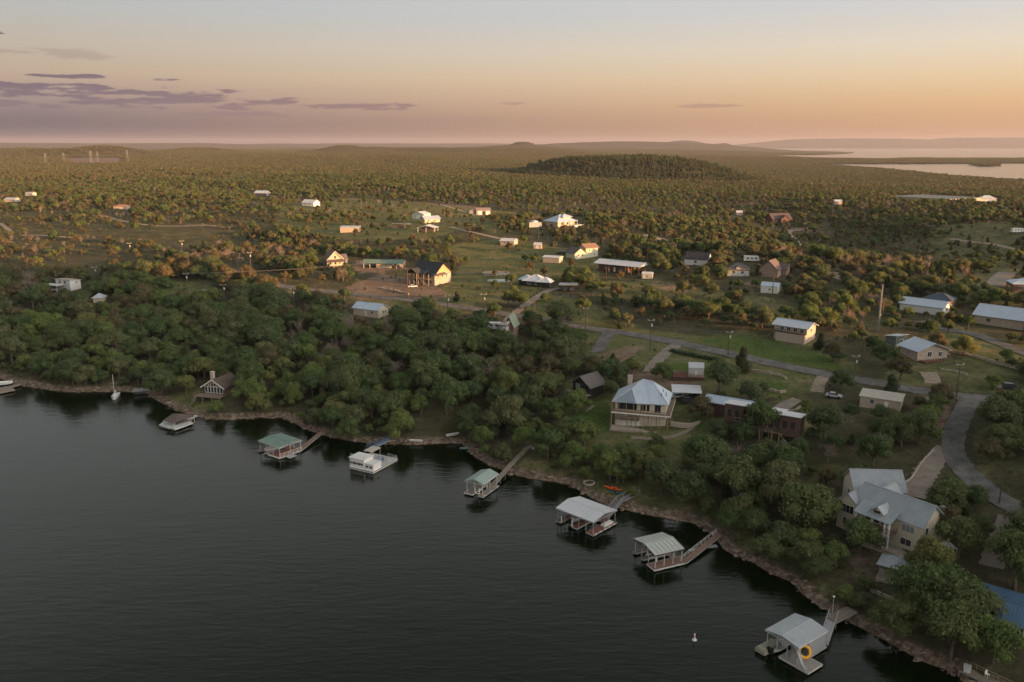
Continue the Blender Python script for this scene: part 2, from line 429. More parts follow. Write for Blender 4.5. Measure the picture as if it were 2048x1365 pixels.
LAWN = [[(1335, 725), (1420, 730), (1450, 745), (1420, 762), (1350, 748)], [(1500, 758), (1575, 765), (1578, 780), (1550, 790), (1500, 778)], [(1385, 835), (1420, 850), (1400, 862), (1372, 850)],
    [(1130, 830), (1215, 800), (1222, 860), (1180, 880)], [(1390, 680), (1500, 670), (1640, 705), (1700, 745), (1560, 725)], [(1760, 1200), (1830, 1200), (1820, 1250)], [(2020, 1080), (2060, 1080), (2060, 1140), (2010, 1130)]]
DIRT = [([(690, 575), (760, 548), (850, 560), (900, 590), (880, 600), (760, 600), (700, 598)], 1.0), ([(715, 520), (800, 528), (820, 540), (720, 548), (705, 535)], .9),
    ([(1200, 700), (1290, 690), (1260, 720), (1240, 760), (1180, 745)], .7), ([(1255, 740), (1330, 745), (1340, 775), (1270, 765)], .9), ([(1330, 740), (1400, 745), (1400, 790), (1330, 770)], .7),
    ([(318, 436), (365, 434), (368, 442), (320, 444)], 1.0), ([(120, 316), (250, 316), (240, 326), (130, 326)], 1.0), ([(1290, 560), (1340, 562), (1400, 590), (1320, 585)], .5),
    ([(1830, 780), (1900, 800), (1900, 860), (1800, 850)], .8), ([(1600, 470), (1560, 455), (1640, 450), (1650, 462)], .6), ([(1840, 745), (1890, 745), (1885, 775), (1840, 775)], .6),
    ([(830, 398), (900, 402), (1000, 425), (900, 412)], .8), ([(1480, 560), (1560, 565), (1560, 590), (1490, 590)], .5), ([(1700, 1090), (1760, 1100), (1760, 1180), (1700, 1160)], .5),
    ([(1640, 940), (1700, 960), (1710, 1050), (1650, 1030)], .5), ([(1540, 600), (1700, 645), (1640, 640), (1500, 605)], .4)]

# ---------------------------------------------------------------- the ground sheet, finest where it is seen from
def build_ground():
    azs = np.concatenate([np.arange(-180, -44, 4.0), np.arange(-44, 44, 0.21), np.arange(44, 180, 4.0)])
    rs = np.concatenate([np.geomspace(70, 900, 330), np.geomspace(900, 40000, 215)[1:]])
    azs = np.radians(azs); A, Rr = np.meshgrid(azs, rs)
    x = (Rr * np.sin(A)).ravel(); y = (Rr * np.cos(A)).ravel()
    z = height(x, y)
    sd = sdf(x, y, WATERP)
    na, nr = len(azs), len(rs)
    idx = np.arange(na * nr).reshape(nr, na)
    f = np.stack([idx[:-1, :], np.roll(idx, -1, 1)[:-1, :], np.roll(idx, -1, 1)[1:, :], idx[1:, :]], -1).reshape(-1, 4)
    # disc under the camera
    cx = len(x); x = np.append(x, 0); y = np.append(y, 0); z = np.append(z, -9)
    sd = np.append(sd, -50)
    tri = np.stack([idx[0], np.roll(idx[0], -1), np.full(na, cx)], -1)
    px, py, dep = proj(x, y, z)
    vis = (dep > 10)
    g = np.zeros(len(x)); dr = np.zeros(len(x)); lw = np.zeros(len(x))
    for poly, a in GRASS: g = np.where(vis & inpoly(px, py, poly), np.maximum(g, a), g)
    for poly in LAWN: lw = np.where(vis & inpoly(px, py, poly), 1.0, lw)
    for poly, a in DIRT: dr = np.where(vis & inpoly(px, py, poly), np.maximum(dr, a), dr)
    rock = np.clip(1 - (sd - .6) / 3.4, 0, 1) * (sd > -30)
    lk = np.minimum(sdf(x, y, LAKE1), sdf(x, y, LAKE2))
    rock = np.maximum(rock, np.clip(1 - lk / 12, 0, 1) * (np.hypot(x, y) > 900) * .6)
    def blur(a):
        q = a[:-1].reshape(nr, na)
        for _ in range(2):
            q = (q + np.roll(q, 1, 1) + np.roll(q, -1, 1) + np.vstack([q[:1], q[:-1]]) + np.vstack([q[1:], q[-1:]])) / 5
        return np.append(q.ravel(), 0)
    me = bpy.data.meshes.new('ground')
    V = np.stack([x, y, z], -1).astype(np.float32)
    nf, nt_ = len(f), len(tri)
    me.vertices.add(len(V)); me.vertices.foreach_set('co', V.ravel())
    me.loops.add(nf * 4 + nt_ * 3); me.loops.foreach_set('vertex_index', np.concatenate([f.ravel()[::-1], tri.ravel()[::-1]]).astype(np.int32))
    me.polygons.add(nf + nt_)
    me.polygons.foreach_set('loop_start', np.concatenate([np.arange(nf) * 4, nf * 4 + np.arange(nt_) * 3]).astype(np.int32))
    me.polygons.foreach_set('loop_total', np.concatenate([np.full(nf, 4), np.full(nt_, 3)]).astype(np.int32))
    me.polygons.foreach_set('use_smooth', np.ones(nf + nt_, bool))
    me.update(calc_edges=True)
    for nm, a in (('grass', blur(g)), ('dirt', blur(dr)), ('rock', rock), ('lawn', blur(lw))):
        at_ = me.attributes.new(nm, 'FLOAT', 'POINT'); at_.data.foreach_set('value', a.astype(np.float32))
    o = bpy.data.objects.new('ground', me); col.objects.link(o); o['kind'] = 'structure'
    m = bpy.data.materials.new('ground'); m.use_nodes = True; t = m.node_tree; b = t.nodes['Principled BSDF']
    b.inputs['Roughness'].default_value = 0.95; b.inputs['Specular IOR Level'].default_value = 0.1
    geo = N(t, 'ShaderNodeNewGeometry')
    def noi(s, d=5, ro=.6, dim=None):
        n = N(t, 'ShaderNodeTexNoise'); n.inputs['Scale'].default_value = s; n.inputs['Detail'].default_value = d; n.inputs['Roughness'].default_value = ro
        L(t, geo.outputs['Position'], n.inputs[0]); return n.outputs[0]
    def att(nm):
        a = N(t, 'ShaderNodeAttribute', attribute_name=nm); return a.outputs['Fac']
    n1, n2, n3 = noi(0.012, 9, .68), noi(0.11, 9, .72), noi(0.8, 7, .8)
    base = ramp(t, n2, [(.3, (.044, .047, .025)), (.5, (.074, .068, .040)), (.68, (.13, .105, .072))])
    base = mixc(t, math_n(t, 'MULTIPLY', n1, .5), base, (.065, .066, .034))
    gr = ramp(t, n2, [(.3, (.072, .085, .032)), (.5, (.115, .120, .050)), (.66, (.18, .155, .085))])
    lawn = ramp(t, n2, [(.3, (.050, .082, .020)), (.7, (.095, .125, .038))])
    di = ramp(t, n2, [(.3, (.125, .085, .062)), (.7, (.25, .18, .138))])
    ro = ramp(t, n3, [(.33, (.075, .050, .038)), (.5, (.15, .11, .085)), (.68, (.28, .22, .175))])
    edge = lambda a, k=1.0: math_n(t, 'MULTIPLY_ADD', math_n(t, 'ADD', a, math_n(t, 'MULTIPLY_ADD', n2, 1.6, -.8)), 2.2, -.6, clamp=True)
    c = mixc(t, math_n(t, 'MULTIPLY', edge(att('grass')), .95), base, gr)
    c = mixc(t, edge(att('lawn')), c, lawn)
    c = mixc(t, edge(att('dirt')), c, di)
    c = mixc(t, edge(att('rock')), c, ro)
    c = mixc(t, 1.0, c, ramp(t, n3, [(.28, (.45, .46, .45)), (.72, (1.5, 1.5, 1.45))]), 'MULTIPLY')
    L(t, c, b.inputs['Base Color'])
    bn = N(t, 'ShaderNodeBump'); bn.inputs['Strength'].default_value = .7; bn.inputs['Distance'].default_value = .35
    L(t, n3, bn.inputs['Height']); L(t, bn.outputs[0], b.inputs['Normal'])
    me.materials.append(m)
    return o
build_ground()

# ---------------------------------------------------------------- water
def water_mat():
    m = bpy.data.materials.new('lake_water'); m.use_nodes = True; t = m.node_tree; b = t.nodes['Principled BSDF']
    b.inputs['Base Color'].default_value = (.0018, .0058, .0008, 1); b.inputs['Roughness'].default_value = .13; b.inputs['IOR'].default_value = 1.33
    b.inputs['Specular IOR Level'].default_value = .5
    geo = N(t, 'ShaderNodeNewGeometry')
    hts = []
    for s, ang, st, w in ((.55, 12, 2.2, .55), (.20, -14, 3.0, .9), (.04, 30, 2.0, 1.6)):
        mp = N(t, 'ShaderNodeMapping'); mp.inputs['Rotation'].default_value = (0, 0, R(ang)); mp.inputs['Scale'].default_value = (s, s * st, s)
        L(t, geo.outputs['Position'], mp.inputs[0])
        n = N(t, 'ShaderNodeTexNoise'); n.inputs['Scale'].default_value = 1; n.inputs['Detail'].default_value = 3; n.inputs['Distortion'].default_value = .5
        L(t, mp.outputs[0], n.inputs[0]); hts.append(math_n(t, 'MULTIPLY', n.outputs[0], w))
    h = math_n(t, 'ADD', math_n(t, 'ADD', hts[0], hts[1]), hts[2])
    bn = N(t, 'ShaderNodeBump'); bn.inputs['Strength'].default_value = 1; bn.inputs['Distance'].default_value = .06
    L(t, h, bn.inputs['Height']); L(t, bn.outputs[0], b.inputs['Normal'])
    return m
WM = water_mat()
w = MB().add([(-60000, -3000, 0), (60000, -3000, 0), (60000, 60000, 0), (-60000, 60000, 0)], [(0, 1, 2, 3)]).build('water', WM, kind='structure')

# ---------------------------------------------------------------- roads as draped sheets
ROADM = {'asphalt': mat('asphalt', (.095, .09, .088), .9, .3, .35, .2, c2=(.175, .165, .155), detail=9), 'concrete': mat('concrete_drive', (.22, .185, .155), .9, .25, .4, .1, detail=9),
         'gravel': mat('caliche_gravel', (.27, .215, .165), .95, .3, .7, .3), 'stone': mat('stone_path', (.24, .19, .15), .95, .3, 1.2, .4)}
ROADPTS = []   # world points of all roads with half width, for keeping trees off
def catmull(P, n=6):
    out = []
    Q = [P[0]] + P + [P[-1]]
    for i in range(1, len(Q) - 2):
        a, b, c, d = (np.array(q) for q in Q[i - 1:i + 3])
        for k in range(n):
            t = k / n
            out.append(.5 * ((2 * b) + (c - a) * t + (2 * a - 5 * b + 4 * c - d) * t * t + (3 * b - a - 3 * c + d) * t ** 3))
    out.append(np.array(P[-1])); return np.array(out)
lift = {'asphalt': .16, 'concrete': .135, 'gravel': .11, 'stone': .12}
for i, (nm, k, wd, pts) in enumerate(ROADS):
    P = [ground(*p)[:2] for p in pts]
    C = catmull(P, 8)
    T = np.gradient(C, axis=0); T /= np.linalg.norm(T, axis=1)[:, None] + 1e-9
    Nn = np.stack([-T[:, 1], T[:, 0]], -1)
    rr = random.Random(i); fr = [-.5, -.25, 0, .25, .5]
    wv = np.array([1 + rr.uniform(-.09, .09) for _ in C]) * wd * .94
    if k != 'asphalt': wv = wv * np.array([1 + rr.uniform(-.1, .1) for _ in C])
    X = np.stack([C + Nn * (f * wv)[:, None] for f in fr], 1).reshape(-1, 2)
    cz = np.repeat(height(C[:, 0], C[:, 1]), 5)
    Z = np.maximum(height(X[:, 0], X[:, 1]), cz - .4) + lift[k] + (.004 * (i % 7))
    n = len(C); fs = [(a * 5 + b, a * 5 + b + 1, (a + 1) * 5 + b + 1, (a + 1) * 5 + b) for a in range(n - 1) for b in range(4)]
    o = arr_obj(nm, np.column_stack([X, Z]), fs, ROADM[k], True, 'structure')
    if wd > 1.9: ROADPTS += [(c[0], c[1], wd / 2) for c in C]
ROADPTS = np.array(ROADPTS)
# ---------------------------------------------------------------- shared paints
white = mat('white_paint', (.72, .70, .66), .6, .08, 2); cream = mat('cream_siding', (.56, .49, .38), .8, .10, 1.5, .1); ltgrey = mat('light_grey_paint', (.50, .50, .49), .6, .1)
tan = mat('tan_siding', (.50, .42, .32), .8, .12, 1.5); beige = mat('beige_stucco', (.44, .36, .29), .85, .12, 1); redwood = mat('red_brown_siding', (.098, .060, .048), .8, .25, 2)
stonem = mat('limestone', (.36, .29, .23), .9, .45, 2.6, .6, c2=(.56, .48, .40)); brick = mat('brown_brick', (.17, .115, .09), .9, .3, 6, .3)
roofw = mat('white_metal_roof', (.50, .52, .55), .42, .07, .4, spec=.5); roofgal = mat('galvalume_roof', (.40, .43, .46), .38, .12, .5, spec=.5); roofblue = mat('blue_metal_roof', (.070, .135, .225), .45, .1, .5, spec=.5)
roofpale = mat('pale_blue_grey_roof', (.40, .47, .56), .42, .08, .5, spec=.5)
roofgreen = mat('green_metal_roof', (.125, .20, .165), .5, .12, .5, spec=.5); roofdk = mat('dark_shingles', (.040, .043, .052), .85, .3, 3, .3); roofbr = mat('brown_shingles', (.11, .082, .070), .9, .3, 3, .3)
roofgy = mat('grey_shingles', (.115, .105, .10), .9, .25, 3, .3); rooftan = mat('tan_shingles', (.24, .155, .11), .9, .2, 3); roofsage = mat('sage_metal_roof', (.30, .38, .35), .5, .1, .5, spec=.5)
glass = mat('window_glass', (.03, .035, .04), .08, .2, 1, spec=.8); glassl = mat('bright_glass', (.25, .26, .26), .1, .3, 2, spec=.8)
wood = mat('weathered_decking', (.22, .185, .15), .9, .3, 1.2, .3, stretch=(1, 6, 1)); rwood = mat('redwood_decking', (.20, .085, .062), .85, .25, 1.2, .2, stretch=(1, 6, 1)); brwood = mat('brown_decking', (.20, .13, .10), .85, .25, 1.2, .2, stretch=(1, 6, 1))
pole_w = mat('pole_wood', (.10, .075, .06), .95, .25, 3); steel = mat('galvanised_steel', (.38, .39, .40), .5, .15, 3, metal=.3); dark = mat('dark_steel', (.03, .03, .032), .6, .2); black = mat('black_rubber', (.012, .012, .013), .7, .2)
foam = mat('float_foam', (.08, .08, .08), .8, .3); bluep = mat('blue_paint', (.12, .18, .29), .6, .15); yellow = mat('yellow_plastic', (.75, .36, .02), .5, .1, spec=.5); orange = mat('orange_plastic', (.75, .12, .02), .5, .1, spec=.5)
tealp = mat('teal_plastic', (.03, .10, .12), .5, .15, spec=.5); hullw = mat('boat_gelcoat', (.62, .62, .60), .35, .1, spec=.5); canvas = mat('boat_canvas', (.30, .27, .24), .9, .15); post_w = mat('timber_posts', (.30, .23, .17), .9, .2, 2)
darkrail = mat('rail_brown', (.26, .17, .12), .9, .2); carp = {'white': mat('car_paint_white', (.70, .70, .70), .3, .03, spec=.6), 'silver': mat('car_paint_silver', (.42, .43, .45), .3, .03, spec=.6), 'dark': mat('car_paint_dark', (.03, .035, .045), .3, .03, spec=.6)}
poolw = mat('pool_water', (.10, .20, .22), .08, .1, spec=.6); rockm = mat('bank_rock', (.17, .12, .09), .95, .4, .8, .5, c2=(.33, .26, .20)); hedge_m = None
FOOT = []; KEEP = []
def keep(x0, y0, x1, y1): KEEP.append((x0, y0, x1, y1 if y1 - y0 > 48 else y0 + .72 * (y1 - y0)))

class Body:
    """a building block: walls with its roof, and places for windows on its faces"""
    def __init__(s, root, cx, cy, z, w, d, h, wall, roof='x', rh=1.6, rm=None, over=.45, base=2.5, walls=True, thick=.16, seams=0, ridge=True, name='wall', shed_dir=1, fascia=None):
        s.root, s.cx, s.cy, s.z, s.w, s.d, s.h = root, cx, cy, z, w, d, h
        X0, X1, Y0, Y1 = cx - w / 2, cx + w / 2, cy - d / 2, cy + d / 2; T = z + h
        if walls:
            m = MB(); B = z - base
            v = [(X0, Y0, B), (X1, Y0, B), (X1, Y1, B), (X0, Y1, B), (X0, Y0, T), (X1, Y0, T), (X1, Y1, T), (X0, Y1, T)]
            if roof == 'x': v += [(X0, cy, T + rh), (X1, cy, T + rh)]; f = [(0, 3, 2, 1), (0, 1, 5, 4), (2, 3, 7, 6), (1, 2, 6, 9, 5), (3, 0, 4, 8, 7), (4, 5, 9, 8), (6, 7, 8, 9)]
            elif roof == 'y': v += [(cx, Y0, T + rh), (cx, Y1, T + rh)]; f = [(0, 3, 2, 1), (0, 1, 5, 8, 4), (2, 3, 7, 9, 6), (1, 2, 6, 5), (3, 0, 4, 7), (5, 6, 9, 8), (7, 4, 8, 9)]
            elif roof == 'shed':
                a, b = (rh, 0) if shed_dir > 0 else (0, rh)
                v[4] = (X0, Y0, T + a); v[5] = (X1, Y0, T + a); v[6] = (X1, Y1, T + b); v[7] = (X0, Y1, T + b)
                f = [(0, 3, 2, 1), (4, 5, 6, 7), (0, 1, 5, 4), (1, 2, 6, 5), (2, 3, 7, 6), (3, 0, 4, 7)]
            else: f = [(0, 3, 2, 1), (4, 5, 6, 7), (0, 1, 5, 4), (1, 2, 6, 5), (2, 3, 7, 6), (3, 0, 4, 7)]
            v = [(p[0], p[1], p[2] - (.03 if i > 3 else 0)) for i, p in enumerate(v)]
            m.add(v, f); m.build(name, wall, root)
        if roof is None: return
        o = over; e = T + .02; t = thick; r = MB(); r_ribs = MB()
        x0, x1, y0, y1 = X0 - o, X1 + o, Y0 - o, Y1 + o
        def rib(p, q): r_ribs.sbar(p, q, .06, .06)
        def ribs_on(a, b, c, dd):      # a-b is the eave, d-c the ridge side
            if not seams: return
            a, b, c, dd = map(Vector, (a, b, c, dd)); n = max(1, int((b - a).length / seams)); up = Vector((0, 0, .05))
            for i in range(n + 1): k = i / n; rib(a.lerp(b, k) + up, dd.lerp(c, k) + up)
        if roof == 'x':
            dz = rh * o / (d / 2); P = (x0, y0, e - dz), (x1, y0, e - dz), (x1, cy, e + rh), (x0, cy, e + rh); Q = (x0, y1, e - dz), (x1, y1, e - dz), (x1, cy, e + rh), (x0, cy, e + rh)
            r.slab(P, t); r.slab(Q, t); ribs_on(*P); ribs_on(*Q); rl = ((x0, cy, e + rh + .02), (x1, cy, e + rh + .02))
        elif roof == 'y':
            dz = rh * o / (w / 2); P = (x0, y0, e - dz), (x0, y1, e - dz), (cx, y1, e + rh), (cx, y0, e + rh); Q = (x1, y0, e - dz), (x1, y1, e - dz), (cx, y1, e + rh), (cx, y0, e + rh)
            r.slab(P, t); r.slab(Q, t); ribs_on(*P); ribs_on(*Q); rl = ((cx, y0, e + rh + .02), (cx, y1, e + rh + .02))
        elif roof == 'hip':
            if w >= d: k = (w - d) / 2; A, B_ = (cx - k, cy, e + rh), (cx + k, cy, e + rh)
            else: k = (d - w) / 2; A, B_ = (cx, cy - k, e + rh), (cx, cy + k, e + rh)
            ee = e - rh * o / (min(w, d) / 2)
            c1, c2, c3, c4 = (x0, y0, ee), (x1, y0, ee), (x1, y1, ee), (x0, y1, ee)
            if w >= d: fs = [(c1, c2, B_, A), (c2, c3, B_), (c3, c4, A, B_), (c4, c1, A)]
            else: fs = [(c1, c2, A), (c2, c3, B_, A), (c3, c4, B_), (c4, c1, A, B_)]
            if max(w, d) - min(w, d) < .05: fs = [(c1, c2, A), (c2, c3, A), (c3, c4, A), (c4, c1, A)]
            for q in fs: r.slab(q, t)
            rl = (A, B_)
            if seams:
                for q in fs:
                    if len(q) == 4: ribs_on(*q)
            for cc, rr in ((c1, A), (c4, A if w >= d else B_), (c2, B_ if w >= d else A), (c3, B_)): r_ribs.sbar(Vector(cc) + Vector((0, 0, .04)), Vector(rr) + Vector((0, 0, .04)), .16, .1)
        elif roof == 'shed':
            a, b = (rh, 0) if shed_dir > 0 else (0, rh); sl = rh / d * o * (1 if shed_dir > 0 else -1)
            P = (x0, y0, e + a + sl), (x1, y0, e + a + sl), (x1, y1, e + b - sl), (x0, y1, e + b - sl); r.slab(P, t); ribs_on(*P); rl = None
        elif roof == 'flat': r.box(x0, y0, e, x1, y1, e + t * 1.4); rl = None
        s.roof = r.build('roof', rm, root)
        if rl and ridge and roof in 'xy': r_ribs.sbar(rl[0], rl[1], .28, .07)
        if r_ribs.v: r_ribs.build('roof_seams' if seams else 'ridge_cap', rm, s.roof, kind='stuff' if seams else None)
    def _at(s, face, u, z):
        X0, X1, Y0, Y1 = s.cx - s.w / 2, s.cx + s.w / 2, s.cy - s.d / 2, s.cy + s.d / 2
        if face == 'F': return (s.cx + u * s.w / 2, Y0, s.z + z), 0
        if face == 'B': return (s.cx - u * s.w / 2, Y1, s.z + z), pi
        if face == 'R': return (X1, s.cy + u * s.d / 2, s.z + z), pi / 2
        return (X0, s.cy - u * s.d / 2, s.z + z), -pi / 2
    def win(s, face, u, z, w=1.0, h=1.2, fm=None, mull=1, g=None, name='window'):
        p, a = s._at(face, u, z); m = MB(); t = .09
        m.box(-w / 2 - t, -.07, -t, w / 2 + t, .02, 0); m.box(-w / 2 - t, -.07, h, w / 2 + t, .02, h + t); m.box(-w / 2 - t, -.065, 0, -w / 2, .02, h); m.box(w / 2, -.065, 0, w / 2 + t, .02, h)
        for i in range(1, mull + 1): x = -w / 2 + w * i / (mull + 1); m.box(x - .03, -.06, 0, x + .03, .02, h)
        o = m.build(name, fm or white, s.root, p, a)
        MB().box(-w / 2, -.03, 0, w / 2, .01, h).build('pane', g or glass, o)
        return o
    def door(s, face, u, w=1.0, h=2.1, m_=None, z=0, name='door'):
        p, a = s._at(face, u, z); o = MB().box(-w / 2, -.05, 0, w / 2, .02, h).build(name, m_ or white, s.root, p, a)
        MB().cbox(w * .38, -.09, h * .45, .08, .08, .14).build('handle', dark, o) if w < 2 else MB().box(-w / 2 + .1, -.07, h * .5 - .03, w / 2 - .1, -.052, h * .5 + .03).build('rail', ltgrey, o)
        return o
def site(name, label, cat, px, py, rot, rad=8, group=None, z=None):
    x, y, g = ground(px, py)
    if z is not None: x, y, g = at(px, py, z)
    FOOT.append((x, y, rad))
    return empty(name, (x, y, g), R(rot), label, cat, group)
def posts(root, pts, z0, z1, w, m, name='post'):
    for i, p in enumerate(pts): MB().cbox(0, 0, 0, w, w, z1 - z0).build(name, m, root, (p[0], p[1], z0))
def rail(root, P, m, h=1.0, sp=1.8, w=.07, name='railing'):
    b = MB()
    for p, q in zip(P, P[1:]):
        p, q = Vector(p), Vector(q); n = max(1, int((q - p).length / sp)); up = Vector((0, 0, h))
        b.sbar(p + up, q + up, w * 1.3); b.sbar(p + up * .55, q + up * .55, w * .6); b.sbar(p + up * .25, q + up * .25, w * .6)
        for i in range(n + 1): c = p.lerp(q, i / n); b.sbar(c, c + up + Vector((0.001, 0, 0)), w)
    return b.build(name, m, root)
def planks(root, x0, y0, x1, y1, z, m, along='x', t=.14, sp=.32, name='deck_planks', frame=None):
    b = MB(); g = .03
    if along == 'x':
        n = max(1, int((y1 - y0) / sp)); s_ = (y1 - y0) / n
        for i in range(n): b.box(x0, y0 + i * s_ + g / 2, z - t * .5, x1, y0 + (i + 1) * s_ - g / 2, z + rnd.uniform(-.006, .006))
    else:
        n = max(1, int((x1 - x0) / sp)); s_ = (x1 - x0) / n
        for i in range(n): b.box(x0 + i * s_ + g / 2, y0, z - t * .5, x0 + (i + 1) * s_ - g / 2, y1, z + rnd.uniform(-.006, .006))
    o = b.build(name, m, root, kind='stuff')
    return o
def car(px, py, rot, paint, label, kind='car', group=None, cat=None, z=None):
    x, y, g = ground(px, py)
    Lc, Wc = {'car': (4.5, 1.8), 'pickup': (5.6, 2.0), 'suv': (4.8, 1.95)}[kind]
    o = empty({'car': 'parked_car', 'pickup': 'pickup_truck', 'suv': 'parked_car'}[kind], (x, y, g + .12), R(rot), label, cat or ('pickup truck' if kind == 'pickup' else 'car'), group)
    h1, h2 = (.95, 1.5) if kind == 'car' else (1.1, 1.85)
    prof = {'car': [(-2.25, .35), (-2.2, .8), (-1.6, .95), (1.0, .95), (2.1, .78), (2.25, .4)], 'suv': [(-2.4, .35), (-2.35, 1.05), (1.1, 1.08), (2.25, .9), (2.4, .4)], 'pickup': [(-2.8, .4), (-2.8, 1.1), (1.3, 1.12), (2.6, .98), (2.8, .45)]}[kind]
    def extr(P, w, m, nm, wt=None):
        n = len(P); wt = wt or w; zs = [p[1] for p in P]; lo, hi = min(zs), max(zs)
        ww = lambda z: w + (wt - w) * (z - lo) / (hi - lo + 1e-6)
        b = MB(); b.add([(p[0], -ww(p[1]) / 2, p[1]) for p in P] + [(p[0], ww(p[1]) / 2, p[1]) for p in P], [tuple(range(n)), tuple(reversed(range(n, 2 * n)))] + [(i, i + n, (i + 1) % n + n, (i + 1) % n) for i in range(n)])
        return b.build(nm, m, o)
    extr(prof, Wc, paint, 'body')
    cab = {'car': [(-1.7, .94), (-1.2, 1.42), (.3, 1.45), (1.0, .94)], 'suv': [(-2.3, 1.05), (-2.1, 1.75), (.3, 1.78), (1.15, 1.07)], 'pickup': [(-.9, 1.1), (-.7, 1.8), (.6, 1.82), (1.35, 1.1)]}[kind]
    extr(cab, Wc * .96, glass, 'windows', Wc * .8)
    MB().box(cab[1][0] + .02, -Wc * .39, cab[1][1] - .02, cab[2][0] - .02, Wc * .39, cab[2][1] + .05).build('car_roof', paint, o)
    for sx in (-.31, .31):
        for sy in (-1, 1): MB().bar((Lc * sx, sy * (Wc / 2 - .2), .34), (Lc * sx, sy * (Wc / 2 + .02), .34), .34, 10).build('wheel', black, o)
    for sy in (-1, 1): MB().box(Lc / 2 - .12, sy * Wc * .36 - .16, .62, Lc / 2 - .01, sy * Wc * .36 + .16, .78).build('headlight', glassl, o)
    if kind == 'pickup': MB().box(-2.65, -.8, 1.09, -1.0, .8, 1.13).build('truck_bed', dark, o)
    return o
# ================================================================ boat docks on the lake
def fit_rect(pts, z):
    """place of a four cornered roof (left, near, right, far corner pixels) at height z"""
    A, B, C, D = (np.array(at(p[0], p[1], z)[:2]) for p in pts)
    c = (A + B + C + D) / 4; u = (B - A) + (C - D); u /= np.linalg.norm(u); v = np.array([-u[1], u[0]])
    w = ((B - A) @ u + (C - D) @ u) / 2; d = ((D - A) @ v + (C - B) @ v) / 2
    return c, math.atan2(u[1], u[0]), abs(w), abs(d)
def boat_hull(b, x, y, z, Ln, W_, H_, ang=0, axis='x'):
    """open boat shell into builder b, bow towards +x"""
    st = [(-.5, .82, 1, 0), (-.2, 1, 1, 0), (.15, .96, 1.02, 0), (.38, .6, 1.12, .15), (.5, .04, 1.25, .6)]
    vs_ = []
    for f, w, h, k in st:
        for sy, zz, ww in ((-1, h, 1), (-1, .25 + k * .6, .72), (0, 0 + k * .8, 0), (1, .25 + k * .6, .72), (1, h, 1)):
            vs_.append((f * Ln, sy * W_ / 2 * w * ww if sy else 0, zz * H_))
    fs = [(i * 5 + j, i * 5 + j + 1, (i + 1) * 5 + j + 1, (i + 1) * 5 + j) for i in range(4) for j in range(4)] + [(0, 1, 2, 3, 4)[::-1]]
    fl = len(vs_); vs_ += [(f * Ln * .97, sy * W_ / 2 * w * .86, H_ * .5) for f, w, h, k in st for sy in (-1, 1)]
    fs += [(fl + 2 * i, fl + 2 * i + 2, fl + 2 * i + 3, fl + 2 * i + 1) for i in range(4)]
    ca, sa = cos(ang), sin(ang)
    b.add([(x + p[0] * ca - p[1] * sa, y + p[0] * sa + p[1] * ca, z + p[2]) for p in vs_], fs)
def dock(label, corners, ze, rh, ridge, roofm, deckm, decks, colr, npost=(4, 3), seams=.9, group=None, extra=None, zd=.55, fas=None, rake=.25):
    c, a, w, d = fit_rect(corners, ze)
    o = empty('boat_dock', (c[0], c[1], 0), a, label, 'boat dock', group or 'covered boat docks along the bank')
    W2, D2 = w / 2, d / 2
    B = Body(o, 0, 0, 0, w, d, ze, None, ridge, rh, roofm, .0, walls=False, thick=.12, seams=seams)
    f = MB(); e = ze - .12
    for p, q in (((-W2, -D2), (W2, -D2)), ((W2, D2), (-W2, D2))) if ridge == 'x' else (((-W2, -D2), (-W2, D2)), ((W2, -D2), (W2, D2))): f.sbar((*p, e), (*q, e), .1, .26)
    if ridge == 'x':
        for x in (-W2 + .1, W2 - .1): f.sbar((x, -D2, e), (x, 0, e + rh), .1, .2); f.sbar((x, 0, e + rh), (x, D2, e), .1, .2); f.sbar((x, -D2, e - .1), (x, D2, e - .1), .08, .12)
    else:
        for y in (-D2 + .1, D2 - .1): f.sbar((-W2, y, e), (0, y, e + rh), .1, .2); f.sbar((0, y, e + rh), (W2, y, e), .1, .2); f.sbar((-W2, y, e - .1), (W2, y, e - .1), .08, .12)
    f.build('roof_frame', fas or colr, o)
    i0 = .35
    for x in np.linspace(-W2 + i0, W2 - i0, npost[0]):
        for y in (-D2 + i0, D2 - i0): posts(o, [(x, y)], zd, ze - .1, .11, colr)
    for y in np.linspace(-D2 + i0, D2 - i0, npost[1])[1:-1]:
        for x in (-W2 + i0, W2 - i0): posts(o, [(x, y)], zd, ze - .1, .11, colr)
    for k, (x0, y0, x1, y1) in enumerate(decks):
        X0, Y0, X1, Y1 = x0 * W2, y0 * D2, x1 * W2, y1 * D2
        dk = planks(o, X0, Y0, X1, Y1, zd, deckm, 'x' if (X1 - X0) > (Y1 - Y0) else 'y')
        b = MB()
        b.box(X0, Y0 - .05, zd - .28, X1, Y0, zd + .02); b.box(X0, Y1, zd - .28, X1, Y1 + .05, zd + .02); b.box(X0 - .05, Y0, zd - .28, X0, Y1, zd + .02); b.box(X1, Y0, zd - .28, X1 + .05, Y1, zd + .02)
        b.build('deck_frame', steel if k else colr, o)
        b = MB(); n = max(1, int(max(X1 - X0, Y1 - Y0) / 2.2))
        for i in range(n):
            t0, t1 = (i + .12) / n, (i + .88) / n
            if X1 - X0 > Y1 - Y0: b.box(X0 + (X1 - X0) * t0, Y0 + .15, -.25, X0 + (X1 - X0) * t1, Y1 - .15, zd - .28)
            else: b.box(X0 + .15, Y0 + (Y1 - Y0) * t0, -.25, X1 - .15, Y0 + (Y1 - Y0) * t1, zd - .28)
        b.build('float', foam, o)
    if extra: extra(o, W2, D2, zd, ze)
    return o, c, a, w, d
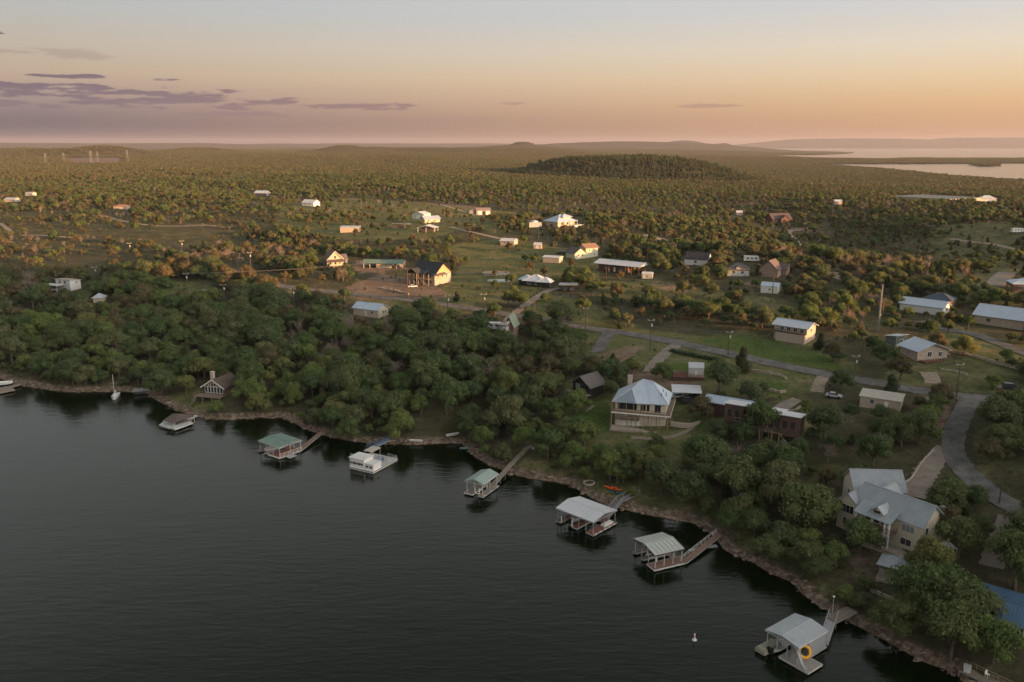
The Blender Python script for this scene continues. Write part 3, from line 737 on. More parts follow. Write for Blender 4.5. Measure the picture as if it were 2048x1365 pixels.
def bridge(name, label, P, z0, z1, w, m, railm=None, sides=(1,), cat='gangway', planksp=.35, piers=False, seg=None):
    """walkway through world points P, climbing from z0 to z1"""
    o = empty(name, (P[0][0], P[0][1], z0), 0, label, cat, None)
    P = [Vector((p[0] - P[0][0], p[1] - P[0][1], 0)) for p in P]
    ln = [0]
    for p, q in zip(P, P[1:]): ln.append(ln[-1] + (q - p).length)
    for i, p in enumerate(P): p.z = (z1 - z0) * ln[i] / ln[-1]
    b, s, rl, prl = MB(), MB(), MB(), []
    for p, q in zip(P, P[1:]):
        d = (q - p); L_ = d.length; d.normalize(); sd_ = Vector((-d.y, d.x, 0)).normalized(); n = max(1, int(L_ / planksp))
        for i in range(n):
            a_, c_ = p + d * (L_ * (i + .04) / n), p + d * (L_ * (i + .96) / n); u = Vector((0, 0, .05))
            b.add([a_ - sd_ * w / 2, a_ + sd_ * w / 2, c_ + sd_ * w / 2, c_ - sd_ * w / 2, a_ - sd_ * w / 2 + u, a_ + sd_ * w / 2 + u, c_ + sd_ * w / 2 + u, c_ - sd_ * w / 2 + u], [(0, 3, 2, 1), (4, 5, 6, 7), (0, 1, 5, 4), (1, 2, 6, 5), (2, 3, 7, 6), (3, 0, 4, 7)])
        for k in (-1, 1): s.sbar(p + sd_ * k * (w / 2 - .06) - Vector((0, 0, .12)), q + sd_ * k * (w / 2 - .06) - Vector((0, 0, .12)), .1, .24)
        if railm:
            for k in sides:
                e = sd_ * k * (w / 2 + .03); up = Vector((0, 0, .95)); m_ = max(1, int(L_ / 1.6))
                rl.sbar(p + e + up, q + e + up, .08); rl.sbar(p + e + up * .5, q + e + up * .5, .05)
                for i in range(m_ + 1): c_ = p + e + d * (L_ * i / m_); rl.sbar(c_, c_ + up + Vector((.001, 0, 0)), .07)
        if piers:
            m_ = max(1, int(L_ / 3))
            for i in range(m_ + 1):
                c_ = p + d * (L_ * i / m_)
                for k in (-1, 1): e = c_ + sd_ * k * (w / 2 - .1); prl.append(((e.x, e.y, -z0 - 1.5), (e.x + .001, e.y, e.z - .1)))
    b.build('planks', m, o, kind='stuff'); s.build('stringers', steel, o)
    if rl.v: rl.build('railing', railm, o)
    for q, q2 in prl: MB().sbar(q, q2, .14).build('pier_post', post_w, o)
    return o
def along(c, a, x, y): return (c[0] + x * cos(a) - y * sin(a), c[1] + x * sin(a) + y * cos(a))

# white roofed dock with red decks (centre right)
def ex6(o, W, D, zd, ze):
    b = MB(); boat_hull(b, -W * .42, 0, zd - .1, D * 1.25, 2.2, .95, -pi / 2); b.build('boat', hullw, o)
    m = MB(); m.box(-W * .42 - 1.0, -D * .1, zd + .7, -W * .42 + 1.0, D * .5, zd + 1.15); m.build('boat_cover', canvas, o)
    MB().cbox(-W * .42, -D * .72, zd - .1, .5, .6, 1.0).build('outboard_motor', black, o)
    for x in (-W * .72, -W * .14): MB().box(x - .09, -D * .98, zd, x + .09, -D * .98 + .2, zd + 1.5).build('guide_post', white, o)
    for i in range(5): MB().cbox(W * 1.012, -D + D * 2 * (i + .5) / 5.2, zd - .12, .16, .55, .2).build('bumper', white, o)
    b = MB(); b.box(W * .72, D * .05, zd, W * .8, D * .8, zd + .45); b.box(W * .84, D * .05, zd, W * .92, D * .8, zd + .45); b.build('bench', white, o)
    b = MB(); b.slab([(-W * 1.02, -D * .45, .3), (-W * 1.02, D * .1, .3), (-W * 1.2, D * .15, 1.35), (-W * 1.2, -D * .4, 1.35)], .1); b.build('swim_ramp', steel, o)
K6, c6, a6, w6, d6 = dock('white metal roofed boat dock with red brown decks and three slips', [(1112, 1017), (1187, 1045), (1235, 1021), (1160, 993)], 3.6, .85, 'x', roofw, rwood,
    [(-1, .55, 1, 1), (-1, -1, -.72, .55), (-.15, -1, .15, .55), (.62, -1, 1, .55)], steel, (6, 3), 1.2, extra=ex6)
p1 = along(c6, a6, w6 * .2, d6 / 2); p2 = at(1252, 1001, 0)[:2]; p3 = ground(1275, 987)
bridge('gangway', 'dark metal gangway from the white roofed dock up to the kayak beach', [p1, (p1[0] * .35 + p2[0] * .65, p1[1] * .35 + p2[1] * .65), (p3[0], p3[1])], .6, p3[2] + .35, 1.5, mat('grey_grating', (.16, .15, .16), .8, .2), steel, (1, -1), 'gangway', .5)

# pale roofed dock with brown deck and railed gangway
def ex7(o, W, D, zd, ze):
    for x in (-.1, .25): MB().sbar((W * (.1 + x), -D * .9, zd + 1.0), (W * (.1 + x), D * .6, zd + 1.0), .12).build('lift_beam', white, o)
    for x in (-W * .42, W * .42): MB().box(x - .1, -D * .45, zd, x + .1, -D * .45 + .2, zd + 1.5).build('guide_post', white, o)
    MB().cbox(-W * .55, D * .45, zd, .6, .5, 1.2).build('locker', ltgrey, o)
K7, c7, a7, w7, d7 = dock('pale grey green roofed boat dock with brown deck and long railed gangway', [(1266, 1077), (1309.5, 1111), (1370, 1099), (1324.5, 1065.5)], 3.5, .75, 'y', mat('pale_sage_roof', (.40, .42, .39), .5, .08, .5, spec=.5), brwood,
    [(.42, -1.1, 1.1, 1.2), (-1, .65, .42, 1.0), (-1, -1, -.76, .65), (-.22, -1, -.02, .65)], ltgrey, (4, 4), 1.0, extra=ex7, fas=dark)
p1 = along(c7, a7, w7 * .52, d7 * .48); p3 = at(1438, 1079, 0)
bridge('gangway', 'long pale gangway with railing joining the pale green roofed dock to the bank', [p1, (p3[0], p3[1])], .6, 1.3, 1.4, brwood, ltgrey, (1,), 'gangway', .35)
for px, py, l in ((1424, 1092, 'right hand small mooring float beside the railed gangway'), (1388, 1100, 'left hand small mooring float beside the railed gangway')):
    x, y, _ = at(px, py, .2); o = MB().box(-1.1, -.45, -.1, 1.1, .45, .22).build('mooring_float', steel, loc=(x, y, 0), rz=R(12)); tag(o, l, 'float', 'floats by the railed gangway')

# big grey roofed dock at the bottom with slide and tube
def ex8(o, W, D, zd, ze):
    b = MB(); n = 26
    for i in range(n):
        x = W * .40 + (W * .95 - W * .4) * i / n; b.box(x, D * .995 - .12 + (i % 2) * .05, zd, x + .16, D * .995, ze - .1)
    b.build('corrugated_side', steel, o)
    b = MB(); b.box(W * .93, -D * .25, zd, W * .95, D * .98, ze - .12)
    for i in range(12): b.box(W * .95, -D * .25 + D * 1.2 * i / 12, zd, W * .95 + .06, -D * .25 + D * 1.2 * i / 12 + .12, ze - .14)
    b.build('storage_wall', mat('storage_siding', (.34, .36, .38), .6, .25, 2, stretch=(1, 8, .3)), o)
    # slide
    b = MB(); P = [Vector((W * .60, -D * .75, zd + 2.3)), Vector((W * .85, -D * .85, zd + 2.0)), Vector((W * 1.2, -D * 1.0, zd + .9)), Vector((W * 1.45, -D * 1.1, zd + .5)), Vector((W * 1.62, -D * 1.16, zd + .45))]
    for p, q in zip(P, P[1:]):
        b.sbar(p, q, .62, .06)
        for k in (-1, 1): s_ = Vector((0, k * .33, .1)); b.sbar(p + s_, q + s_, .06, .24)
    sl = b.build('water_slide', mat('slide_grey', (.40, .40, .41), .5, .1), o)
    b = MB(); b.sbar((W * .55, -D * .5, zd), (W * .55, -D * .66, zd + 2.3), .06); b.sbar((W * .55, -D * .86, zd), (W * .55, -D * .84, zd + 2.3), .06)
    for i in range(7): b.sbar((W * .55, -D * .52 - i * .03, zd + .25 + i * .3), (W * .55, -D * .86, zd + .25 + i * .3), .05)
    b.sbar((W * .95, -D * .88, zd), (W * .9, -D * .86, zd + 1.8), .06); b.build('slide_ladder', ltgrey, sl)
K8, c8, a8, w8, d8 = dock('large grey metal roofed boat dock with open sun deck, nearest the camera', [(1529.6, 1260), (1598, 1296.5), (1656, 1262), (1590, 1227.5)], 3.6, .55, 'y', roofgal, mat('grey_decking', (.30, .28, .26), .85, .2, 1.2, .2, stretch=(6, 1, 1)),
    [(.02, -1.0, 1.72, -.12) if False else (.05, -1.15, 1.75, -.2), (.75, -.2, 1.0, 1), (-1, .7, .75, 1), (-1, -1, -.78, .7), (-.1, -.2, .08, .7)], ltgrey, (4, 3), .6, extra=ex8)
x, y = along(c8, a8, w8 / 2 * .98, -d8 / 2 * .55)
def torus(Rr, r, n=28, k=9):
    b = MB(); vs_ = [((Rr + r * cos(2 * pi * j / k)) * cos(2 * pi * i / n), (Rr + r * cos(2 * pi * j / k)) * sin(2 * pi * i / n), r * sin(2 * pi * j / k)) for i in range(n) for j in range(k)]
    return b.add(vs_, [(i * k + j, ((i + 1) % n) * k + j, ((i + 1) % n) * k + (j + 1) % k, i * k + (j + 1) % k) for i in range(n) for j in range(k)])
tb = torus(.95, .27).build('inflatable_tube', yellow, loc=(x, y, 2.1), smooth=True); tb.rotation_euler = (R(58), R(8), a8 + R(50)); tag(tb, 'yellow inflatable ring tube leaning against the water slide', 'inflatable tube')
o = empty('motor_boat', (*along(c8, a8, -w8 * .22, -d8 * .45), .15), a8 - pi / 2, 'small white motor boat with black outboards in the left slip of the grey roofed dock', 'boat')
b = MB(); boat_hull(b, -1.6, 0, 0, 5.5, 2.0, .8); b.build('hull', hullw, o); MB().cbox(1.25, -.35, .2, .5, .35, 1.1).build('outboard_motor', black, o); MB().cbox(1.25, .35, .2, .5, .35, 1.1).build('outboard_motor', black, o); MB().cbox(-1.0, 0, .5, .5, 1.2, .7).build('windscreen', glassl, o)
o = MB(); o.box(-1.0, -2.4, .1, 1.0, 2.2, .75); o.box(-.8, -2.2, .75, .8, 1.8, .95); o = o.build('covered_jet_boat', mat('tan_boat_cover', (.30, .28, .22), .9, .2), loc=(*along(c8, a8, -w8 * .40, -d8 * .46), .1), rz=a8); tag(o, 'low boat under a tan cover at the left corner of the grey roofed dock', 'boat')
p1 = along(c8, a8, w8 * .30, d8 / 2 + .2); p2 = at(1668, 1240, 1.0); p3 = at(1700, 1222, 1.6)
bridge('gangway', 'short railed metal ramp between the grey roofed dock and the shore pier', [along(c8, a8, w8 * .40, d8 * .52), at(1666, 1240, 0)[:2]], .6, 1.15, 1.5, steel, steel, (1, -1), 'gangway', .3)
bridge('shore_pier', 'weathered timber pier on posts at the bank above the grey roofed dock', [at(1662, 1240, 1.2)[:2], at(1704, 1219, 1.6)[:2]], 1.2, 1.6, 2.3, wood, None, (1,), 'pier', .3, piers=True)
x, y, _ = at(1664, 1232, 1.2); o = empty('lamp_post', (x, y, .4), 0, 'thin pale lamp post rising from the shore pier', 'lamp post'); MB().bar((0, 0, -1.2), (0, 0, 4.6), .05, 8, .04).build('pole', ltgrey, o); MB().bar((0, 0, 4.6), (0, 0, 4.75), .16, 8, .22).build('lamp_head', white, o)

# sage roofed dock, middle
def ex5(o, W, D, zd, ze):
    for x, y in ((-W * .05, -D * .85), (-W * .05, D * .1), (W * .45, -D * .85), (W * .45, D * .1)): MB().box(x - .1, y - .1, zd, x + .1, y + .1, zd + 1.5).build('guide_post', white, o)
    MB().sbar((-W * .05, -D * .4, zd + .35), (W * .45, -D * .4, zd + .35), .16).build('lift_beam', white, o); MB().sbar((-W * .05, -D * .85, zd + .05), (W * .45, -D * .85, zd + .05), .16).build('lift_beam', white, o)
    for i in range(3): MB().cbox(W * 1.02, -D * .9 + i * D * .8, zd - .1, .14, .4, .2).build('bumper', white, o)
K5, c5, a5, w5, d5 = dock('sage green roofed boat dock with weathered decks, middle of the lake shore', [(928, 961), (965, 968.6), (998.7, 948.7), (963.5, 940.5)], 3.7, .8, 'y', roofsage, wood,
    [(-1.05, -1.1, -.1, .6), (-1.05, .6, 1.05, 1), (.5, -1.1, 1.05, .6)], ltgrey, (3, 3), .8, extra=ex5)
pp = [along(c5, a5, w5 * .35, 0), at(1025, 935, .8)[:2], at(1045, 915, 1.5)[:2], at(1052, 905, 2.0)[:2], at(1064, 899, 2.3)[:2]]
bridge('gangway', 'narrow weathered boardwalk curving from the sage roofed dock up the bank', pp, .6, 3.4, 1.3, wood, None, (1,), 'boardwalk', .3, piers=True)

# green roofed dock, left
def ex3(o, W, D, zd, ze):
    b = MB(); boat_hull(b, -W * .55, -D * .2, zd - .2, 5.5, 2.0, .8, -pi / 2); b.build('boat', hullw, o)
    b = MB(); b.slab([(W, D * .1, zd - .05), (W * 1.45, D * .1, zd - .2), (W * 1.45, -D * .55, zd - .2), (W, -D * .55, zd - .05)], .1); b.build('swim_platform', steel, o)
    rail(o, [(W * .97, -D * .95, zd), (W * .97, D * .95, zd)], white, .9, 1.4, .06)
    MB().box(-W * .1, -D * 1.05, zd - .35, W, -D * 1.02, zd + .06).build('white_skirt', white, o)
K3, c3, a3, w3, d3 = dock('dark green roofed boat dock with red brown deck and white trim', [(516, 881), (556.5, 896), (605, 880.6), (562, 867)], 3.5, .45, 'x', roofgreen, rwood,
    [(.05, -1, 1, 1), (-1, .6, .05, 1), (-1.1, -1.0, -.85, .6), (-.45, -1.05, -.3, .6)], ltgrey, (4, 3), 0, extra=ex3)
bridge('gangway', 'straight brown gangway from the dark green roofed dock to the bank', [along(c3, a3, w3 * .45, d3 * .4), at(643, 867, 1.2)[:2]], .6, 1.5, 1.5, brwood, None, (1,), 'gangway', .35)

# brown roofed low dock, far left
o = empty('boat_dock', (0, 0, 0), 0, 'low brown shingled boat dock with pale swim platforms below the dark cabin', 'boat dock', 'covered boat docks along the bank')
A = [at(p[0], p[1], z)[:3] for p, z in (((326, 841), 2.3), ((348.6, 845), 2.3), ((388, 833), 2.3), ((372.5, 827.5), 2.5), ((345, 827.5), 2.5))]
b = MB(); ctr = np.mean(np.array(A), 0) + np.array([0, 0, .9]); n_ = len(A)
for i in range(n_): b.slab([A[i], A[(i + 1) % n_], tuple(ctr)], .12)
b.build('roof', roofbr, o)
for p in A: MB().cbox(p[0], p[1], .2, .12, .12, p[2] - .3).build('post', ltgrey, o)
def pxdeck(root, pts, z, m, nm='deck', t=.35):
    b = MB(); b.slab([at(p[0], p[1], z) for p in pts], t); return b.build(nm, m, root)
pxdeck(o, [(318, 850), (330, 841), (352, 846), (340, 857)], .8, ltgrey, 'swim_platform'); pxdeck(o, [(343, 857), (350, 851), (380, 842), (386, 846), (350, 859)], .75, ltgrey, 'swim_platform')
pxdeck(o, [(350, 848), (376, 834), (392, 831), (384, 840), (360, 850)], .55, wood)
MB().sbar(at(322, 856, .2), at(341, 859, .2), .2).build('float', foam, o)
bridge('gangway', 'short pale gangway behind the brown roofed dock', [at(374, 838, .7)[:2], at(394, 831, .9)[:2]], .6, .9, 1.3, ltgrey, None)

# pier at the left edge
o = empty('pier', (0, 0, 0), 0, 'low grey pier with a moored boat cut by the left edge', 'pier')
pxdeck(o, [(-20, 790), (30, 780), (20, 772), (-20, 778)], .7, wood); pxdeck(o, [(15, 773), (40, 767), (42, 769), (20, 776)], .8, wood, 'gangway')
b = MB(); x, y, _ = at(4, 772, .4); boat_hull(b, x, y, .6, 7, 2.4, 1.2, R(20)); o = b.build('moored_boat', hullw); tag(o, 'white boat beside the pier at the left edge of the photo', 'boat')

# house boat
c, a, w, d = fit_rect([(696, 932), (744, 944), (797, 917), (752, 908)], .6)
hb = empty('houseboat', (c[0], c[1], 0), a, 'white houseboat with cabin, flat upper roof and open grey deck', 'houseboat')
W2, D2 = w / 2, d / 2
b = MB(); b.box(-W2, -D2, -.2, W2, D2, .55); b.build('hull', hullw, hb); planks(hb, -W2 * .98, -D2 * .2, W2 * .98, D2 * .98, .62, mat('pale_deck', (.42, .41, .40), .8, .2), 'x'); MB().box(-W2 - .06, -D2 - .06, .3, W2 + .06, D2 + .06, .45).build('rub_rail', dark, hb)
cb = Body(hb, -W2 * .38, -D2 * .60, .6, w * .6, d * .36, 2.4, white, 'flat', 0, hullw, .25, base=.1)
for i, u in enumerate((-.8, -.45, -.05, .3, .7)): cb.win('F', u, .9, 1.0 if i % 2 else .7, .6, ltgrey, 0)
cb.win('R', 0, .8, 1.2, .7, ltgrey, 1); cb.win('L', 0, .8, 1.2, .7, ltgrey, 1)
cb2 = Body(hb, W2 * .62, -D2 * .62, .6, w * .34, d * .30, 1.5, white, 'flat', 0, hullw, .12, base=.1)
for u in (-.5, .4): cb2.win('F', u, .6, .8, .5, ltgrey, 0)
rail(hb, [(-W2 * .96, -D2 * .9, 3.3), (W2 * .15, -D2 * .9, 3.3), (W2 * .15, -D2 * .3, 3.3)], white, .8, 1.0, .05, 'upper_railing'); b = MB(); b.add([(-W2, -D2, .1), (-W2, D2 * .1, .1), (-W2 - 1.3, -D2 * .45, .25), (-W2, -D2, .6), (-W2, D2 * .1, .6), (-W2 - 1.5, -D2 * .45, .7)], [(0, 2, 1), (3, 4, 5), (0, 3, 5, 2), (1, 2, 5, 4)]); b.build('bow', hullw, hb)
MB().box(-W2 * .98, D2 * .12, 3.0, -W2 * .25, D2 * .85, 3.12).build('canopy', mat('tan_canopy', (.42, .38, .32), .8, .1), hb)
posts(hb, [(-W2 * .95, D2 * .18), (-W2 * .3, D2 * .18), (-W2 * .95, D2 * .8), (-W2 * .3, D2 * .8)], .6, 3.0, .08, ltgrey)
rail(hb, [(-W2 * .97, -D2 * .97, .6), (-W2 * .97, D2 * .9, .6)], ltgrey, .8, 1.2, .05); rail(hb, [(W2 * .97, -D2 * .3, .6), (W2 * .97, D2 * .97, .6), (W2 * .2, D2 * .97, .6)], ltgrey, .8, 1.4, .05)
b = MB(); b.sbar((W2 * .25, -D2 * .9, .7), (W2 * .45, D2 * .05, 2.6), .3, .06); b.sbar((W2 * .45, D2 * .05, .6), (W2 * .45, D2 * .05, 2.7), .08); b.sbar((W2 * .55, D2 * .1, .6), (W2 * .55, D2 * .1, 2.6), .08); b.build('blue_slide', bluep, hb)
for q in ((.5, .3), (.65, -.1), (.8, .5), (.2, .5)):
    ch = MB(); ch.cbox(0, 0, .35, .55, .5, .06); ch.box(-.27, .2, .4, .27, .25, .95)
    for i in (-.22, .22):
        for j in (-.2, .2): ch.cbox(i, j, 0, .05, .05, .36)
    o = ch.build('deck_chair', white if q[0] > .6 else bluep, loc=(*along(c, a, W2 * q[0], D2 * q[1]), .62), rz=rnd.uniform(0, 6)); tag(o, 'small plastic chair on the houseboat deck', 'chair', 'chairs on the houseboat deck')
p = at(735, 899, 1)[:2]; q = at(778, 884, 1.5)[:2]
bridge('gangway', 'blue railed gangway rising from the houseboat to the bank', [p, ((p[0] + q[0]) / 2, (p[1] + q[1]) / 2), q], .8, 2.3, 1.4, bluep, bluep, (1, -1), 'gangway', .35)

# timber pier with white chair, bottom right corner
P = [at(1925, 1335, 1.2)[:2], at(1990, 1366, 1.2)[:2], at(2040, 1390, 1.2)[:2]]
pier = bridge('pier', 'weathered timber pier running along the bottom right corner', P, 1.1, 1.1, 2.2, wood, post_w, (1,), 'pier', .3, piers=True)
x, y, _ = at(1920, 1338, 1); o = empty('boat_lift', (x, y, 0), R(40), 'rusty timber and steel lift frame at the end of the corner pier', 'boat lift')
b = MB()
for i in range(4): b.sbar((-1.5, -1.2 + i * .8, .3), (1.5, -1.2 + i * .8, .5), .1)
b.sbar((-1.5, -1.3, -.5), (-1.5, -1.3, 1.5), .12); b.sbar((1.4, -1.3, -.5), (.6, -1.0, 2.6), .12); b.sbar((-1.5, 1.3, -.5), (-1.2, 1.2, 1.6), .12); b.sbar((1.5, 1.3, -.5), (.7, -.9, 2.6), .12); b.build('frame', mat('rusty_frame', (.16, .08, .06), .9, .3), o)
MB().bar((.6, -1.0, 2.5), (.6, -1.0, 2.9), .22, 8).build('winch', dark, o)
def chair(px, py, z, label, rz=0.):
    x, y, _ = at(px, py, z); o = empty('garden_chair', (x, y, z), rz, label, 'chair')
    MB().cbox(0, 0, .38, .55, .5, .05).build('seat', white, o); MB().box(-.27, .22, .43, .27, .27, 1.0).build('backrest', white, o)
    for i in (-.23, .23):
        for j in (-.2, .2): MB().cbox(i, j, 0, .05, .05, .38).build('leg', white, o)
chair(1974, 1353, 1.2, 'white plastic garden chair standing on the corner pier', .4)
x, y, _ = at(1934, 1341, 1.2); o = MB(); o.box(-.5, -.7, .0, .5, .7, .75); o.box(-.56, -.76, .75, .56, .76, .82); o = o.build('storage_box', ltgrey, loc=(x, y, 1.17), rz=R(-30)); tag(o, 'pale grey storage box on the near end of the corner pier', 'box')

# sailing boat
x, y, _ = at(231, 794, .3); o = empty('sailboat', (x, y, 0), R(-75), 'white sailboat with bare mast moored off the left bank', 'sailboat')
b = MB(); boat_hull(b, 0, 0, -.3, 7.0, 2.4, 1.1); b.build('hull', hullw, o); b = MB(); b.add([(-1.2, -.6, .75), (1.5, -.5, .8), (1.5, .5, .8), (-1.2, .6, .75), (-1.0, -.45, 1.15), (1.2, -.35, 1.15), (1.2, .35, 1.15), (-1.0, .45, 1.15)], [(4, 5, 6, 7), (0, 1, 5, 4), (1, 2, 6, 5), (2, 3, 7, 6), (3, 0, 4, 7)]); b.build('cabin', white, o)
MB().bar((.9, 0, .6), (.9, 0, 8.6), .07, 8, .05).build('mast', white, o); MB().bar((.9, 0, 1.9), (-2.4, 0, 1.8), .06, 6).build('boom', white, o); MB().bar((-.3, 0, 2.05), (-2.3, 0, 1.95), .14, 6).build('furled_sail', hullw, o)
MB().bar((3.4, 0, .9), (.9, 0, 8.5), .012, 3).build('forestay', steel, o); MB().bar((-3.2, 0, .9), (.9, 0, 8.5), .012, 3).build('backstay', steel, o)
MB().bar((.9, -1, 5.5), (.9, 1, 5.5), .03, 4).build('spreader', white, o)
def skiff(px, py, rz, Ln, W_, m, name, label, cat='boat', zoff=.05, flip=False):
    x, y, g = ground(px, py); g = max(g, 0); b = MB(); boat_hull(b, 0, 0, 0, Ln, W_, Ln * .13); o = b.build(name, m, loc=(x, y, g + zoff), rz=R(rz))
    o = tag(o, label, cat)
    b = MB(); b.box(-Ln * .12, -W_ * .4, Ln * .085, -Ln * .05, W_ * .4, Ln * .095); b.box(Ln * .1, -W_ * .38, Ln * .085, Ln * .17, W_ * .38, Ln * .095); b.build('thwart', ltgrey, o); return o
skiff(906, 872, 28, 4.2, 1.4, hullw, 'rowing_boat', 'pale rowing boat drawn up on the grassy bank'); skiff(832, 884, -8, 4.0, .9, hullw, 'canoe', 'white canoe lying on the rocks of the bank', 'canoe'); skiff(930, 899, 0, 3.0, 1.2, mat('teal_boat', (.12, .26, .26), .5, .1), 'skiff', 'small teal skiff at the rocky point')
skiff(1076, 900, -5, 3.4, 1.0, hullw, 'canoe', 'small white canoe by the upper end of the boardwalk', 'canoe')
x, y, _ = at(284, 786, 0); o = empty('boat_shelter', (x, y, 0), R(20), 'grey tarp covered boat lift at the left bank', 'boat lift'); b = MB(); b.slab([(-3, -1.3, .9), (3, -1.3, .9), (2.6, 0, 1.7), (-2.6, 0, 1.7)], .06); b.slab([(-3, 1.3, .9), (3, 1.3, .9), (2.6, 0, 1.7), (-2.6, 0, 1.7)], .06); b.build('tarp', mat('grey_tarp', (.20, .21, .22), .7, .15), o); MB().cbox(0, 0, -.3, 5.2, 2, 1.0).build('float', foam, o)
def kayak(px, py, rz, m, label):
    x, y, g = ground(px, py); o = empty('kayak', (x, y, g + .1), R(rz), label, 'kayak'); b = MB(); st = [(-1.9, .02, .22), (-1.2, .28, .1), (0, .38, .05), (1.2, .28, .1), (1.9, .02, .22)]; vs_ = []
    for f, w_, z_ in st: vs_ += [(f, -w_, .28), (f, 0, z_), (f, w_, .28), (f, 0, .38)]
    b.add(vs_, [(i * 4 + j, i * 4 + (j + 1) % 4, i * 4 + 4 + (j + 1) % 4, i * 4 + 4 + j) for i in range(4) for j in range(4)]); b.build('hull', m, o); MB().bar((-.1, 0, .36), (-.1, 0, .43), .3, 8).build('cockpit', black, o)
kayak(1221, 977, -22, orange, 'bright orange kayak, upper of two side by side on the beach'); kayak(1229, 981, -22, orange, 'orange kayak between the upper orange one and the blue one'); kayak(1231, 988, -18, tealp, 'dark teal blue kayak lying lowest on the beach')
x, y, _ = at(1389, 1278, .3); o = empty('buoy', (x, y, 0), 0, 'small white marker buoy floating alone in open water', 'buoy'); MB().bar((0, 0, -.2), (0, 0, .15), .42, 14, .42).build('float', hullw, o); MB().bar((0, 0, .15), (0, 0, 1.3), .17, 10, .13).build('spar', hullw, o); MB().bar((0, 0, .75), (0, 0, .9), .175, 10).build('band', orange, o)
x, y, g = ground(1178, 967); o = empty('fire_ring', (x, y, g), 0, 'round stone fire ring on the rocky beach', 'fire pit')
for i in range(14):
    t = 2 * pi * i / 14; MB().cbox(0, 0, -.1, .55, .32, .42).build('stone', stonem, o, (1.35 * cos(t), 1.35 * sin(t), 0), t + pi / 2 + rnd.uniform(-.1, .1))
# stone slab ramp by the beach
b = MB(); b.slab([at(1172, 984, .5), at(1190, 977, .9), at(1212, 990, .6), at(1200, 997, .2)], .4); o = b.build('boat_ramp', mat('ramp_concrete', (.30, .25, .22), .9, .2, 1, .2)); tag(o, 'cracked concrete boat ramp left of the kayaks', 'ramp')
keep(1208, 970, 1248, 1002); keep(1160, 958, 1196, 976); keep(896, 864, 916, 878); keep(1240, 984, 1280, 1016)
# ================================================================ houses
# --- big hip roofed house with two level decks (centre right)
z0 = ground(1278, 858)[2]
c, a, w, d = fit_rect([(1219, 802), (1329, 811.6), (1352, 795), (1236, 786)], z0 + 7.6)
o = empty('lake_house', (c[0], c[1], z0), a, 'cream two storey house on posts with pale hip metal roof and wrap round deck', 'house'); FOOT.append((c[0], c[1], 9)); keep(1215, 757, 1368, 862)
w -= .2; dn = 12.8; c = c + np.array([-sin(a), cos(a)]) * (dn - d) / 2; d = dn; o.location = (c[0], c[1], z0); B = Body(o, 0, .9, 0, w - 1.6, d - 1.8, 7.4, cream, None, base=3)
r = MB(); W2, D2 = w / 2, d / 2; E = 7.45; pk = 5.0
Pk = [(-w * .02, D2 * .25, E + pk), (w * .16, D2 * .15, E + pk * .96)]
c1, c2, c3, c4 = (-W2, -D2, E), (W2, -D2 + .8, E), (W2, D2, E), (-W2, D2, E)
m1, m2, m3 = (-w * .06, -D2, E), (w * .16, -D2 + .6, E), (-w * .18, -D2 * .3, E + 2.9)
r.slab([c1, m1, m3], .12); r.slab([c1, m3, Pk[0], c4], .12) if False else None
for q in ([c1, m1, m3], [m1, m2, Pk[1], Pk[0], m3], [m2, c2, Pk[1]], [c2, c3, Pk[1]], [c3, c4, Pk[0], Pk[1]], [c4, c1, m3], [c4, m3, Pk[0]]): r.slab(q, .12)
rf = r.build('roof', roofpale, o); b = MB()
for p, q in ((c1, m3), (m3, Pk[0]), (Pk[0], Pk[1]), (c2, Pk[1]), (c3, Pk[1]), (m1, m3)): b.sbar(Vector(p) + Vector((0, 0, .06)), Vector(q) + Vector((0, 0, .06)), .22, .08)
b.build('ridge_cap', roofw, rf)
for v in ((.35, -.25), (.36, .05), (.30, -.1), (.42, -.05)): MB().bar((w * v[0], d * v[1], E + .5), (w * v[0], d * v[1], E + 3.1 - 5.2 * (v[0] - .28)), .09, 6).build('vent_pipe', dark, rf)
b = MB(); b.cbox(-w * .28, D2 * .75, 4, 1.2, .9, 8.4); b.cbox(-w * .28, D2 * .75, 12.4, 1.35, 1.05, .15); ch = b.build('chimney', beige, o); MB().bar((-w * .28, D2 * .75, 12.5), (-w * .28, D2 * .75, 13.0), .2, 8).build('chimney_cap', dark, ch)
ZD = 4.5
planks(o, -W2, -D2, W2 + .6, -D2 + 2.0, ZD, wood, 'y'); planks(o, W2 - .8, -D2 + 2.0, W2 + .6, D2 + 3.4, ZD, wood, 'x')
b = MB(); b.box(-W2, -D2 - .06, ZD - .35, W2 + .6, -D2, ZD + .03); b.box(W2 + .6, -D2, ZD - .35, W2 + .66, D2 + 3.4, ZD + .03); b.build('deck_fascia', white, o)
rail(o, [(-W2, -D2 + 1.9, ZD), (-W2, -D2, ZD), (W2 + .55, -D2, ZD), (W2 + .55, D2 + 3.4, ZD)], darkrail, 1.0, 2.0, .1)
b = MB()
for i in range(60): t = i / 60; b.sbar((-W2 + (w * .56) * t, -D2, ZD + .1), (-W2 + (w * .56) * t + .001, -D2, ZD + .95), .05)
b.build('balusters', post_w, o, kind='stuff')
posts(o, [(-W2 + i * (w / 7.0), -D2 + .1) for i in range(8)], -1.5, ZD - .1, .22, post_w)
posts(o, [(W2 + .5, y) for y in (-D2 + 3, 0, D2 * .8)], -2, ZD - .1, .22, post_w)
posts(o, [(-W2 + i * (w * .52 / 4), -D2 + .1) for i in range(5)], ZD, E, .14, post_w)
